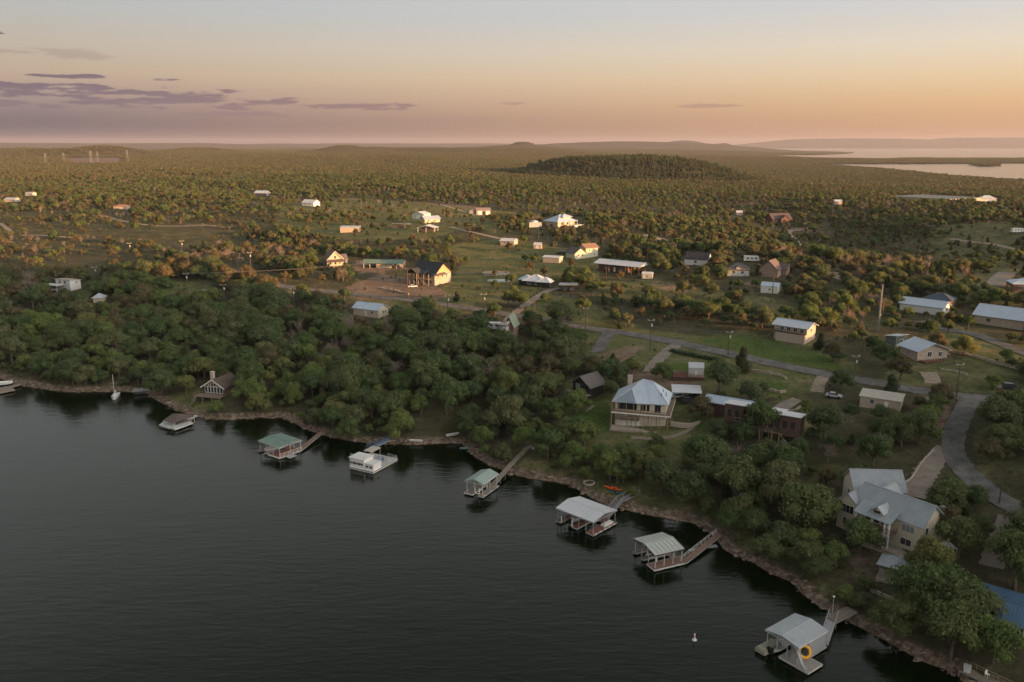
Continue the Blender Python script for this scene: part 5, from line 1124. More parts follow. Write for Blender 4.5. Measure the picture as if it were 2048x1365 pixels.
# workshop pink lit
o, B = simple('workshop', 'tan workshop with two pale roller doors facing the track', 'workshop', 966, 429, 8, 13, 9, 4.2, 'x', 1.7, mat('pinkish_siding', (.36, .27, .22), .8, .1), mat('mauve_roof', (.25, .20, .19), .7, .1), .4, [], [('F', -.5, 3.4, 3.2), ('F', .6, 3.2, 3.2)], kp=(936, 412, 982, 430)); MB().box(-.9, -4.53, -.2, 1.6, -4.48, 3.1).build('dark_doorway_sheet', dark, o); Body(o, -9.5, 1.5, 0, 6.5, 8, 3.4, mat('grey_siding', (.22, .22, .20)), 'y', 1.3, MATS['mauve_roof'], .3)  # dark sheet on the front wall stands in for a shaded opening
# white barns
o, B = simple('white_barn', 'tall white metal barn behind the low sunlit annexe', 'barn', 843, 438, -28, 11, 10, 4.2, 'y', 1.6, mat('barn_white', (.52, .52, .46), .6, .06), roofw, .2, [('F', .5, 1, 1, 1)], [('F', 0, 3.2, 3.2)], seams=0, kp=(820, 426, 884, 446))
o, B = simple('sunlit_annexe', 'low annexe with pale roof and sunlit end wall right of the white barn', 'shed', 861, 445, 26, 12, 8.5, 3.0, 'x', 1.7, mat('annexe_wall', (.52, .44, .34)), roofpale, .6, [('F', -.5, 1, 1.2, 1), ('F', .3, 1, 1.2, 1), ('R', 0, 1, 1, 1)])
o = site('open_shelter', 'open sided shelter with pale gable roof above the tree belt', 'shelter', 856, 464, -14, 5); Body(o, 0, 0, 0, 12, 8, 3.2, None, 'y', 1.5, roofw, .4, walls=False); posts(o, [(-5.8, -3.8), (0, -3.8), (5.8, -3.8), (-5.8, 3.8), (5.8, 3.8)], -.6, 3.2, .22, white); Body(o, 0, 1.5, 0, 9, 4, 2.7, roofgy, None); keep(832, 448, 878, 466)
o = site('pole_shed', 'grey pole shed with twin low roofs left of the open shelter', 'shed', 797, 457, -8, 5); Body(o, 2, 0, 0, 11, 6, 2.9, None, 'shed', .5, roofpale, .3, walls=False); Body(o, 0, 1.2, 0, 9, 3.4, 2.6, roofgy, None); posts(o, [(-3.3, -2.8), (1, -2.8), (7.2, -2.8), (-3.3, 2.8), (7.2, 2.8)], -.6, 2.9, .2, dark); keep(776, 444, 814, 460)
simple('sunlit_shed', 'narrow metal shed whose front wall glows in the low sun', 'shed', 701, 464, -6, 13, 5, 3.4, 'shed', .5, mat('sunlit_peach_wall', (.55, .44, .34)), roofpale, .2, [('F', .6, 1, .8, .8)], [], kp=(684, 450, 718, 466), shed_dir=-1)  # wall colour takes on the peach tint of the low sun
simple('white_gabled_farmhouse', 'white gabled farmhouse beside dark trees on the far pasture', 'house', 622, 412, -25, 13, 9, 3.2, 'x', 2.4, white, roofw, .5, [('F', -.4, 1, 1.2, 1.2), ('F', .3, 1, 1.2, 1.2)], kp=(594, 402, 640, 414))
o, B = simple('pale_farmhouse', 'pale roofed farmhouse with carport by the far track', 'house', 525, 392, -10, 14, 9, 3.4, 'x', 2.2, brick, roofpale, .5, [('F', -.4, 1, 1.2, 1.2)], kp=(512, 382, 538, 396)); Body(o, 10, -2, 0, 6, 6, 2.6, ltgrey, 'x', .9, roofw, .3)
o, B = simple('white_modern_house', 'white flat roofed house with covered terrace deep in the left wood', 'house', 138, 578, -24, 10.0, 6, 4.6, 'shed', .6, ltgrey, mat('tan_flat_roof', (.36, .30, .25)), .5, [('F', -.4, 3, 1.4, 1.5), ('F', .3, 3, 1.4, 1.5), ('R', .2, 3, .9, .9)], kp=(104, 556, 162, 584)); Body(o, -3, -5.6, 0, 9, 4, 2.6, None, 'flat', 0, ltgrey, .2, walls=False); posts(o, [(-7, -7.3), (-3, -7.3), (1, -7.3)], -2, 2.6, .18, white); planks(o, -7.5, -7.6, 1.5, -3.6, .2, wood); rail(o, [(-7.5, -7.6, .2), (1.5, -7.6, .2)], white, .9, 1.5)
simple('grey_hut', 'small hut with grey pyramid roof right of the white modern house', 'hut', 200, 603, 10, 4.5, 4.5, 2.3, 'hip', 1.5, beige, roofgal, .5, rad=2.5, kp=(188, 590, 212, 602))
simple('distant_cabin', 'low pale cabin at the left edge beyond the pasture', 'house', 25, 404, -10, 13, 8, 2.8, 'x', 1.6, beige, roofgal, .4, [('F', 0, 1, 1.4, 1.2)], kp=(10, 396, 40, 408))
simple('distant_barn', 'small barn with pale roof at far left among scrub', 'barn', 62, 392, -15, 10, 6, 3, 'x', 1.2, tan, roofgal, .3, kp=(50, 386, 72, 396))
simple('ruined_shed', 'tan roofed shed at the edge of the pasture trees', 'shed', 244, 418, 0, 12, 8, 2.4, 'hip', 1.6, beige, rooftan, .3, kp=(232, 410, 256, 420))
# houses of the right hand valley
o, B = simple('hillside_house', 'long hillside house with white roof above a buff basement and stair', 'house', 1588, 677, -42, 12.0, 7.5, 5.2, 'x', 1.4, mat('pink_stucco', (.44, .35, .29), .85, .1), roofpale, .8, [('F', -.5, 3.2, 1.2, 1.3), ('F', -.1, 3.2, 1.2, 1.3), ('F', .3, 3.2, 1.2, 1.3), ('F', .7, 3.2, 1.2, 1.3), ('R', 0, 3.2, 1, 1.2)], kp=(1548, 640, 1630, 684)); planks(o, -6, -5.6, 6, -3.8, 2.9, redwood, 'y'); rail(o, [(-6, -5.6, 2.9), (6, -5.6, 2.9)], dark, 1.0, 1.2, .07); MB().box(-4.5, -5.5, -2, 6, -3.8, 2.7).build('basement_wall', MATS['pink_stucco'], o)
b = MB()
for i in range(9): b.box(-7.4, -6.2 + 0, 2.7 - i * .42, -6.1, -5.0, 2.78 - i * .42) if False else b.box(-6.2 - i * .3, -5.6, 2.7 - i * .4, -5.8 - i * .3, -4.6, 2.78 - i * .4)
b.build('outside_stair', wood, o)
o, B = simple('deck_house', 'pale blue roofed house with red timber deck on posts at the right', 'house', 1846, 712, 12, 11, 8.5, 3.2, 'y', 2.1, stonem, roofpale, .9, [('F', -.2, .8, 1.5, 1.6), ('F', .5, .8, 1.2, 1.4), ('L', 0, 1, 1, 1)], kp=(1808, 678, 1892, 716)); planks(o, -5, -7.6, 8, -4.3, -.1, rwood, 'x'); rail(o, [(-5, -7.6, -.1), (8, -7.6, -.1), (8, -4.3, -.1)], redwood, .9, 1.3, .09); posts(o, [(-4.5, -7.4), (0, -7.4), (4, -7.4), (7.8, -7.4)], -3, -.2, .2, post_w); MB().box(8.2, -2, -2, 8.4, 4, .9).build('side_wall', white, o)
simple('green_hut', 'little teal walled hut with orange sunlit end beside the deck house', 'hut', 1791, 690, 25, 5, 4, 3.2, 'shed', .6, mat('teal_siding', (.12, .15, .14)), roofgal, .5, [('F', .1, 1.2, 1.4, 1.1, white, 1)], rad=3, kp=(1774, 671, 1810, 688), extra=lambda o, B: MB().box(2.5, -2, -.5, 2.58, 2, 3.0).build('sunlit_end_sheet', mat('sunlit_orange', (.55, .27, .10)), o))  # orange sheet paints the low sunlight onto the hut's right end
simple('long_white_roof_house', 'low house with long pale roof and small white gable among orange trees', 'house', 1848, 622, -44, 16, 8, 3.0, 'x', 1.8, white, roofpale, .7, [('R', 0, 1, 1.2, 1.2)], kp=(1814, 598, 1886, 614))
simple('dark_roofed_house', 'house with dark blue grey roof directly behind the long pale roof', 'house', 1878, 612, -42, 10, 8, 3.4, 'hip', 2.0, brick, mat('slate_blue_roof', (.06, .08, .11), .6, .1), .5, kp=(1846, 595, 1888, 606))
simple('large_roof_house', 'wide building with large plain pale roof cut by the right edge', 'house', 2030, 650, -46, 24, 13, 3.4, 'x', 3.0, beige, roofpale, .8, [('F', -.6, 1, 1.4, 1.3)], kp=(1972, 614, 2048, 650))
o, B = simple('brick_house', 'brick house with pale roof beside a concrete apron at the right edge', 'house', 2050, 580, -15, 12, 10, 3.2, 'hip', 1.8, brick, roofpale, .5, [('F', -.5, 1, 1.2, 1.2), ('F', .2, 1, 1.2, 1.2)], kp=(2020, 550, 2048, 582))
simple('valley_mansion', 'large dark roofed house with red gables beyond the valley', 'house', 1556, 446, 12, 18, 13, 4.4, 'x', 4.2, mat('dark_red_wall', (.13, .07, .06)), mat('plum_shingles', (.10, .075, .075), .9, .2), .8, [('F', -.5, 1, 1.6, 1.6), ('F', .5, 1, 1.6, 1.6)], kp=(1534, 422, 1580, 448), extra=lambda o, B: Body(o, 1, -7.5, 0, 8, 6, 4.2, MATS['dark_red_wall'], 'y', 3.0, MATS['plum_shingles'], .6))
simple('dark_roofed_cottage', 'cottage with steep dark roof and white gable edge among orange trees', 'house', 1396, 528, -30, 12, 9, 3.2, 'x', 3.0, white, roofdk, .5, [('F', 0, 1, 1.2, 1.2)], kp=(1374, 502, 1414, 526))
simple('grey_hip_house', 'grey hip roofed house with small arched dormer', 'house', 1476, 549, -15, 10, 8, 3.0, 'hip', 2.6, ltgrey, roofgy, .5, [('F', -.4, 1, 1.2, 1.2), ('F', .4, 1, 1.2, 1.2)], kp=(1458, 528, 1496, 548), extra=lambda o, B: Body(o, 0, -2.8, 3.2, 2, 2.5, .8, ltgrey, 'y', .7, roofgy, .2, base=.5))
simple('pink_lit_house', 'steep gabled house whose brick gable catches the sun', 'house', 1542, 550, 55, 9, 9, 3.4, 'x', 4.0, mat('rose_brick', (.32, .23, .19), .85, .15), mat('rose_shingles', (.13, .10, .10), .9, .2), .5, [('F', 0, 1, 1, 1.3), ('R', 0, 1, 1.2, 1.3), ('R', 0, 4.2, .9, 1.0)], kp=(1526, 526, 1562, 552), extra=lambda o, B: Body(o, 3.5, -5, 0, 5, 4, 3.2, MATS['rose_brick'], 'y', 2.4, MATS['rose_shingles'], .4))
simple('white_metal_shed', 'white metal shed with pale roof on the open slope', 'shed', 1541, 584, -28, 7.5, 6, 3.0, 'x', 1.3, white, roofpale, .2, [('F', 0, 1.2, .7, .7)], [('R', 0, 2.4, 2.4, tan)], kp=(1524, 564, 1560, 586))
simple('wide_flat_barn', 'very wide low building with flat pale grey roof beyond the scrub', 'barn', 1868, 400, 28, 62, 78, 3.2, 'shed', .6, beige, mat('grey_membrane_roof', (.17, .185, .185), .9, .1, spec=.1), .3, rad=40, kp=(1798, 387, 1940, 399))
simple('far_white_house', 'white roofed house to the right of the wide flat barn', 'house', 1973, 403, -10, 16, 11, 3.6, 'hip', 3, white, roofw, .8, kp=(1954, 393, 1994, 404))
for px, py, w_, l in ((820, 337, 18, 'tiny teal roofed shed in the far scrub'), (1442, 318, 22, 'pale far house nearest the dark mesa'), (1530, 326, 22, 'pale far house left of the narrow inlet'), (1495, 322, 16, 'pale far house midway between mesa and inlet'), (1560, 330, 26, 'wide far house just left of the inlet tip'), (1575, 325, 16, 'small far house above the inlet tip'),
        (1655, 325.8, 26, 'white far house on the middle peninsula'), (1712, 324.5, 30, 'pale far house near the centre of the peninsula'), (340, 316, 22, 'small far building left of the left ridge'), (362, 315.5, 18, 'small far building right of its neighbour on the left plain'), (216, 356, 9, 'small white far shed in the left scrub'), (1478, 431, 7, 'white trailer near the dark red mansion'), (1675, 409, 9, 'small pink shed beyond the valley trees')):
    simple('far_house', l, 'house', px, py, -10 + (px % 7) * 5, w_ * .8, w_ * .5, 3.0, 'x', 1.6, beige if px != 820 else tealp, roofgal if px != 820 else roofsage, .4, kp=(px - 7, py - 5, px + 7, py + 1), group='scattered far houses')
def rv(px, py, rot, label, kp=True):
    x, y, g = ground(px, py); FOOT.append((x, y, 3.5)); o = empty('camper_van', (x, y, g), R(rot), label, 'camper'); b = MB(); b.add([(-4, -1.2, .6), (3.4, -1.2, .6), (4, -1.2, 1.6), (3.2, -1.2, 3.0), (-4, -1.2, 3.1), (-4, 1.2, .6), (3.4, 1.2, .6), (4, 1.2, 1.6), (3.2, 1.2, 3.0), (-4, 1.2, 3.1)], [(0, 1, 2, 3, 4), (9, 8, 7, 6, 5), (0, 5, 6, 1), (1, 6, 7, 2), (2, 7, 8, 3), (3, 8, 9, 4), (4, 9, 5, 0)]); b.build('body', hullw, o)
    for sx in (-2.2, 2.4):
        for sy in (-1.2, 1.2): MB().bar((sx, sy * .85, .4), (sx, sy * 1.02, .4), .4, 10).build('wheel', black, o)
    for sx in (-2.6, -.6, 1.4): MB().box(sx, -1.22, 1.7, sx + 1.1, -1.19, 2.4).build('window', glass, o)
    if kp: keep(px - 9, py - 8, px + 9, py - 2)
rv(957, 656, -5, 'white camper at the end of the side road in the wood', False); rv(984, 660, -8, 'white camper right of the other one, close to the tower house', False); rv(1503, 524, -10, 'white camper in the trees above the grey hip roofed house'); rv(2034, 466, 5, 'white camper parked at the right edge below the scrub')
car(1668, 796, -30, carp['silver'], 'silver car with dark glass hidden under oaks left of the long shed', 'car'); keep(1655, 782, 1678, 800)
car(2023, 780, -20, carp['dark'], 'dark car parked on the verge near the road junction', 'suv'); car(1125, 509, -10, carp['dark'], 'dark pickup by the low gabled wing', 'pickup'); car(826, 576, 10, carp['white'], 'white car below the stone house on bare earth', 'car'); car(1378, 806, 20, carp['dark'], 'dark car at the right end of the grey carport', 'suv')
# ================================================================ poles, wires, fences, rocks
def utility_pole(px, py, top, label, arm=True, tr=True, lean=0, dirr=20):
    x, y, g = ground(px, py); _, _, dep = proj(x, y, g); h = (py - top) * dep / F / cp; h = min(max(h, 6), 22)
    o = empty('utility_pole', (x, y, g), R(dirr), label, 'utility pole', 'wooden utility poles along the roads'); k = 1 + dep / 1500
    MB().bar((0, 0, -1), (lean, 0, h), .16 * k, 8, .11 * k).build('pole', pole_w, o)
    if arm:
        MB().sbar((-1.2, 0, h - .5), (1.2, 0, h - .5), .12 * k, .14 * k).build('crossarm', mat('crossarm_wood', (.42, .36, .30), .8, .1), o)
        for q in (-1.1, 0, 1.1): MB().bar((q, 0, h - .42), (q, 0, h - .1), .08 * k, 6).build('insulator', white, o)
    if tr: MB().bar((.28, 0, h - 2.6), (.28, 0, h - 1.7), .24 * k, 10).build('transformer', ltgrey, o)
    keep(px - 2, top, px + 2, top + (py - top) * .55); FOOT.append((x, y, .6))
    return (x, y, g + h - .3)
PL = [(1170, 688, 615, 'utility pole by the road above the first driveway on the right'), (1300, 700, 639, 'utility pole with transformer between the two driveways'), (1456, 712, 662, 'utility pole on the verge right of the concrete driveway'), (1708, 757, 710, 'utility pole by the orange bush beside the road'),
      (1912, 797, 726, 'tall utility pole at the road junction')]
tops = [utility_pole(a, b, c_, l, tr=(i in (1, 2, 3)), dirr=10) for i, (a, b, c_, l) in enumerate(PL)]
PL2 = [(376, 597, 547, 'utility pole in the small clearing left'), (450, 618, 569, 'utility pole in the wood right of the small clearing'), (588, 622, 577, 'utility pole above the wood left of the white roofed cabin'), (896, 640, 590, 'utility pole at the lawn edge left of the side road'), (968, 641, 588, 'utility pole beside the side road fork')]
tops2 = [utility_pole(a, b, c_, l, tr=True, dirr=15) for a, b, c_, l in PL2]
PL3 = [(365, 512, 482, 'utility pole where the left road disappears'), (260, 505, 487, 'utility pole left of the vanishing road'), (502, 545, 505, 'utility pole above the bend of the left road'), (191, 556, 535, 'small utility pole right of the white modern house')]
tops3 = [utility_pole(a, b, c_, l, tr=True) for a, b, c_, l in PL3]
for a, b, c_, l in ((816, 598, 540, 'bare pole in front of the stone house stair'), (1077, 478, 459, 'tall thin pole behind the gambrel hut'), (1110, 462, 446, 'pole in the scrub below the villa'), (1192, 492, 472, 'pole behind the tall tan roofed block'), (1293, 532, 512, 'pole behind the barn home porch'), (888, 455, 438, 'pole right of the sunlit annexe'), (1002, 432, 416, 'pole right of the workshop'),
        (873, 433, 414, 'pole behind the annexe on the pasture'), (750, 396, 385, 'pole at the far pasture edge, right of two'), (652, 388, 374, 'pole at the far pasture edge, left of two'), (1069, 640, 596, 'pole at the foot of the long concrete drive'), (1724, 726, 680, 'leaning pole in the brown thicket'), (1648, 462, 442, 'short pole beyond the valley track'),
        (1478, 512, 496, 'pole above the grey hip roofed house'), (1545, 588, 548, 'dark pole in front of the white metal shed'), (1663, 592, 572, 'pole in the yellow thicket'), (2044, 682, 634, 'pole by the right hand road'), (1998, 1008, 962, 'pole at the end of the curved road'), (1212, 560, 540, 'short pole by the barn home'), (58, 384, 377, 'short pole beside the distant barn'), (103, 392, 386, 'short white pole in the left scrub')):
    utility_pole(a, b, c_, l, arm=False, tr=False)
def span(p, q, label, n=3, sag=1.2):
    o = empty('power_line', p, 0, label, 'power line', 'power lines between the poles'); dx, dy = q[0] - p[0], q[1] - p[1]; ll = math.hypot(dx, dy) + 1e-6; nx, ny = -dy / ll, dx / ll
    for k in range(n):
        off = (k - (n - 1) / 2) * 1.0; b = MB(); prev = None
        for i in range(13):
            t = i / 12; c_ = Vector((dx * t + nx * off, dy * t + ny * off, (q[2] - p[2]) * t - sag * 4 * t * (1 - t)))
            if prev is not None: b.bar(prev, c_, .035, 3)
            prev = c_
        b.build('wire', mat('wire', (.10, .09, .085), .6), o)
span((-60, tops2[0][1] + 30, tops2[0][2] + 2), tops2[0], 'power line running left out of the clearing')
NMS = ['power line from the clearing pole to the wood pole', 'power line over the wood towards the white roofed cabin', 'power line above the white roofed cabin', 'power line across the lawn to the side road', 'power line from the side road to the first driveway', 'power line between the first driveway pole and the transformer pole', 'power line above the concrete driveway', 'power line over the green field', 'power line from the orange bush to the junction']
allp = tops2 + tops
for i, (p, q) in enumerate(zip(allp, allp[1:])): span(p, q, NMS[i], sag=1.0 + .012 * math.hypot(p[0] - q[0], p[1] - q[1]))
# lattice mast
x, y, g = ground(1756, 662); o = empty('radio_mast', (x, y, g), 0, 'slender lattice radio mast with dish in the brown thicket', 'radio mast'); H_ = 17.0; keep(1750, 588, 1762, 660); FOOT.append((x, y, 1))
for k in range(3):
    t = 2 * pi * k / 3; MB().bar((.32 * cos(t), .32 * sin(t), -1), (.2 * cos(t), .2 * sin(t), H_), .045, 5).build('leg', steel, o)
b = MB()
for i in range(16):
    for k in range(3):
        t, t2 = 2 * pi * k / 3, 2 * pi * (k + 1) / 3; b.bar((.3 * cos(t), .3 * sin(t), i * H_ / 16), (.3 * cos(t2), .3 * sin(t2), (i + 1) * H_ / 16), .025, 3)
b.build('lattice', steel, o); MB().bar((.3, 0, H_ * .35), (.55, -.1, H_ * .35), .35, 10).build('dish', white, o)
# far pylons
for i, (px, py, tp) in enumerate(((92, 328, 308), (128, 324, 307), (183, 328, 303), (196, 324, 304), (256, 326, 302))):
    x, y, g = ground(px, py); _, _, dep = proj(x, y, g); h = (py - tp) * dep / F / cp; o = empty('transmission_pylon', (x, y, g), .3, ['leftmost far pylon', 'second far pylon from the left', 'third far pylon from the left, tallest', 'fourth far pylon from the left', 'rightmost far pylon'][i] + ' on the hazy plain', 'pylon')
    for sx in (-1, 1):
        for sy in (-1, 1): MB().bar((sx * 3, sy * 3, -2), (sx * .8, sy * .8, h), .22, 4).build('leg', steel, o)
    for k, f in enumerate((.72, .84, .95)): MB().sbar((-6 + k, 0, h * f), (6 - k, 0, h * f), .35).build('arm', steel, o)
# quarry heaps left
# fences and walls along property lines
def post_fence(pts, label, m=post_w, h=1.2, sp=3.0):
    P = [ground(*p) for p in pts]; o = empty('wire_fence', P[0], 0, label, 'fence'); O = Vector(P[0]); b = MB(); b2 = MB()
    for p, q in zip(P, P[1:]):
        n = max(1, int(math.hypot(p[0] - q[0], p[1] - q[1]) / sp)); prev = None
        for i in range(n + 1):
            xx, yy = p[0] + (q[0] - p[0]) * i / n, p[1] + (q[1] - p[1]) * i / n; zz = float(height(xx, yy)); c_ = Vector((xx, yy, zz)) - O; b.cbox(c_.x, c_.y, c_.z - .2, .12, .12, h + .2)
            if prev is not None:
                for k in (.5, .95): b2.bar(prev + Vector((0, 0, h * k)), c_ + Vector((0, 0, h * k)), .02, 3)
            prev = c_
    b.build('posts', m, o, kind='stuff'); b2.build('wires', steel, o)
post_fence([(1300, 742), (1330, 722), (1380, 728), (1430, 740)], 'wire fence round the lawn by the hedge'); post_fence([(640, 393), (760, 398), (900, 412)], 'long wire fence on the far pasture', sp=6); post_fence([(1090, 590), (1160, 598), (1230, 640)], 'wire fence right of the long concrete drive')
def stone_wall(pts, label, h=.7):
    P = [ground(*p) for p in pts]; o = empty('stone_wall', P[0], 0, label, 'wall'); O = Vector(P[0]); n_ = 0
    me = None
    for p, q in zip(P, P[1:]):
        L_ = math.hypot(p[0] - q[0], p[1] - q[1]); n = max(1, int(L_ / 1.0)); a_ = math.atan2(q[1] - p[1], q[0] - p[0])
        for i in range(n):
            t = (i + .5) / n; xx, yy = p[0] + (q[0] - p[0]) * t, p[1] + (q[1] - p[1]) * t; zz = float(height(xx, yy))
            if me is None: s_ = MB().cbox(0, 0, -.3, .98, .5, h + .3).build('stone', stonem, o); me = s_.data
            else: s_ = bpy.data.objects.new('stone', me); col.objects.link(s_); s_.parent = o
            s_.location = (xx - O.x, yy - O.y, zz - O.z); s_.rotation_euler = (rnd.uniform(-.08, .08), rnd.uniform(-.08, .08), a_ + rnd.uniform(-.15, .15)); s_.scale = (1, rnd.uniform(.8, 1.3), rnd.uniform(.75, 1.2))
stone_wall([(1496, 742), (1530, 747), (1560, 752), (1574, 760)], 'dry stone edging on the upper side of the sunken lawn'); stone_wall([(1532, 780), (1558, 786), (1572, 785)], 'short stone edging on the lower side of the sunken lawn')
stone_wall([(1893, 703), (1930, 710), (1975, 722), (2010, 733), (2048, 742)], 'long low stone wall across the slope right of the deck house'); stone_wall([(1880, 740), (1905, 743), (1935, 750)], 'pale stone edging by the right hand drive', .5)
stone_wall([(758, 578), (790, 583), (818, 590)], 'dark low wall on the bare earth below the stone house', .8)
stone_wall([(1560, 826), (1590, 822), (1612, 806)], 'stone edging by the track behind the stilt cabin', .5); stone_wall([(1740, 1182), (1765, 1192), (1800, 1205)], 'terrace edging of stones above the lower lawn', .6)
# hedge of agave by the road
hv, hf, k = [], [], 0
hr = np.random.default_rng(4)
P = [ground(*p) for p in ((1344, 703), (1365, 708), (1390, 713), (1415, 718), (1438, 722))]; hx, hy, hz = P[0]
HP = catmull([(p[0], p[1]) for p in P], 14)
for c_ in HP:
    for j in range(26):
        a_ = hr.uniform(0, 2 * pi); el = hr.uniform(.35, 1.3); ln = hr.uniform(.9, 1.7); cx_, cy_ = c_[0] + hr.normal(0, .55), c_[1] + hr.normal(0, .45); zz = float(0)
        d_ = np.array([cos(a_) * cos(el), sin(a_) * cos(el), sin(el)]); sdv = np.array([-sin(a_), cos(a_), 0]) * .14; o_ = np.array([cx_ - hx, cy_ - hy, 0])
        hv += [o_ - sdv, o_ + sdv, o_ + d_ * ln * .6 + sdv * .8, o_ + d_ * ln]; hf.append((k, k + 1, k + 2, k + 3)); k += 4
hg = arr_obj('hedge', hv, hf, mat('agave_leaves', (.075, .105, .06), .8, .3, 1)); hg.location = (hx, hy, hz); tag(hg, 'long spiky grey green hedge beside the concrete driveway', 'hedge')

# rocks of the bank: the largest singly, the rest as rubble
def rock_mesh(seed):
    r = np.random.default_rng(seed); bm = []
    V = []; 
    for i in range(5):
        for j in range(7):
            t = pi * (i + .5) / 5; p = 2 * pi * j / 7; q = r.uniform(.75, 1.15); V.append((sin(t) * cos(p) * q, sin(t) * sin(p) * q * .8, cos(t) * q * .5))
    Fq = [(i * 7 + j, (i + 1) * 7 + j, (i + 1) * 7 + (j + 1) % 7, i * 7 + (j + 1) % 7) for i in range(4) for j in range(7)]
    return np.array(V), np.array(Fq)
RM = []
for i in range(5):
    V, Fq = rock_mesh(i); o = arr_obj('rock', V, Fq, rockm, False, parent='none'); RM.append(o.data)
sh = np.array(shore_r); rr_ = np.random.default_rng(77)
bigs = 0
def shore_place(px): 
    for (x, y) in shore_r:
        a_, b_, _ = proj(x, y, 0)
        if abs(a_ - px) < 1.2: return x, y
    return None
Vs, Fs, k = [], [], 0
for (x, y) in shore_r:
    _, _, dep = proj(x, y, 0); n = 13 if dep < 260 else 8
    for _ in range(n):
        s_ = abs(rr_.normal(.16, .2)) + .1; q = rr_.uniform(-.8, 4.5); V, Fq = rock_mesh(rr_.integers(9)); a_ = rr_.uniform(0, 6.3)
        xx, yy = x + rr_.normal(0, 1.1), y + rr_.normal(0, 1.1); 
        W_ = V * s_ * np.array([rr_.uniform(.8, 1.5), 1, rr_.uniform(.6, 1.0)]); W_ = np.stack([W_[:, 0] * cos(a_) - W_[:, 1] * sin(a_) + xx, W_[:, 0] * sin(a_) + W_[:, 1] * cos(a_) + yy, W_[:, 2]], -1); Vs.append((W_, xx, yy, s_, Fq))
xy = np.array([(v[1], v[2]) for v in Vs]); hz_ = height(xy[:, 0], xy[:, 1]); vv, ff, k = [], [], 0
for (W_, xx, yy, s_, Fq), h_ in zip(Vs, hz_):
    if h_ < -.5: continue
    W_[:, 2] += h_ + s_ * .1; vv.append(W_); ff.append(Fq + k); k += len(W_)
arr_obj('bank_rubble', np.concatenate(vv), np.concatenate(ff), rockm, False, 'stuff')
bx_ = rr_.choice(len(shore_r), 110); cnt = 0
for bi in sorted(bx_):
    x, y = shore_r[bi]; xx, yy = x + rr_.normal(0, 1.1), y + rr_.normal(0, 1.1); h_ = float(height(xx, yy))
    if h_ < -.3 or h_ > 2.5: continue
    a_, b_, _ = proj(xx, yy, h_)
    if not (-5 < a_ < 2050 and b_ < 1370): continue
    lab = 'left bank between the edge and the sailboat' if a_ < 230 else 'bank below the dark cabin' if a_ < 520 else 'bank behind the green roofed dock' if a_ < 690 else 'bank behind the houseboat' if a_ < 925 else 'point beside the sage roofed dock' if a_ < 1130 else 'beach near the kayaks' if a_ < 1260 else 'bank behind the railed gangway' if a_ < 1500 else 'bank above the largest dock' if a_ < 1720 else 'bank towards the corner pier'
    o = bpy.data.objects.new('boulder', RM[cnt % 5]); col.objects.link(o); o.location = (xx, yy, h_ + .1); s_ = rr_.uniform(.5, 1.05); o.scale = (s_ * rr_.uniform(.8, 1.5), s_, s_ * rr_.uniform(.6, 1)); o.rotation_euler = (0, 0, rr_.uniform(0, 6)); tag(o, 'tan limestone boulder on the ' + lab, 'boulder', 'boulders on the ' + lab); cnt += 1
# low plinths, yard clutter seen in the photograph
def clutter(px, py, w_, d_, h_, m, name, label, cat, rot=0):
    x, y, g = ground(px, py); b = MB(); b.box(-w_ / 2, -d_ / 2, -.3, w_ / 2, d_ / 2, h_); b.box(-w_ / 2 + .1, -d_ / 2 + .1, h_, w_ / 2 - .1, d_ / 2 - .1, h_ + .08); o = b.build(name, m, loc=(x, y, g), rz=R(rot)); tag(o, label, cat)
clutter(826, 577, 1.5, 1.0, 1.0, white, 'utility_box', 'white utility box on bare earth below the stone house', 'utility box') if False else None
clutter(1980, 1072, .6, .5, 1.0, ltgrey, 'mailbox_post', 'grey letter box by the narrow concrete drive', 'letter box')
# ---------------------------------------------------------------- foliage materials
def leaf_mat(name, stops, dead=False):
    m = bpy.data.materials.new(name); m.use_nodes = True; t = m.node_tree; b = t.nodes['Principled BSDF']
    b.inputs['Roughness'].default_value = .75; b.inputs['Specular IOR Level'].default_value = .15
    oi = N(t, 'ShaderNodeObjectInfo')
    c = ramp(t, oi.outputs['Random'], stops)
    co = N(t, 'ShaderNodeTexCoord'); no = N(t, 'ShaderNodeTexNoise'); no.inputs['Scale'].default_value = 1.3; no.inputs['Detail'].default_value = 8; no.inputs['Roughness'].default_value = .7
    L(t, co.outputs['Object'], no.inputs[0])
    c = mixc(t, 1, c, ramp(t, no.outputs[0], [(.32, (.62, .68, .62)), (.68, (1.7, 1.62, 1.5))]), 'MULTIPLY')
    L(t, c, b.inputs['Base Color'])
    if not dead:
        tr = N(t, 'ShaderNodeBsdfTranslucent'); L(t, c, tr.inputs[0])
        mx = N(t, 'ShaderNodeMixShader'); mx.inputs[0].default_value = .42
        L(t, b.outputs[0], mx.inputs[1]); L(t, tr.outputs[0], mx.inputs[2]); L(t, mx.outputs[0], t.nodes['Material Output'].inputs[0])
    return m
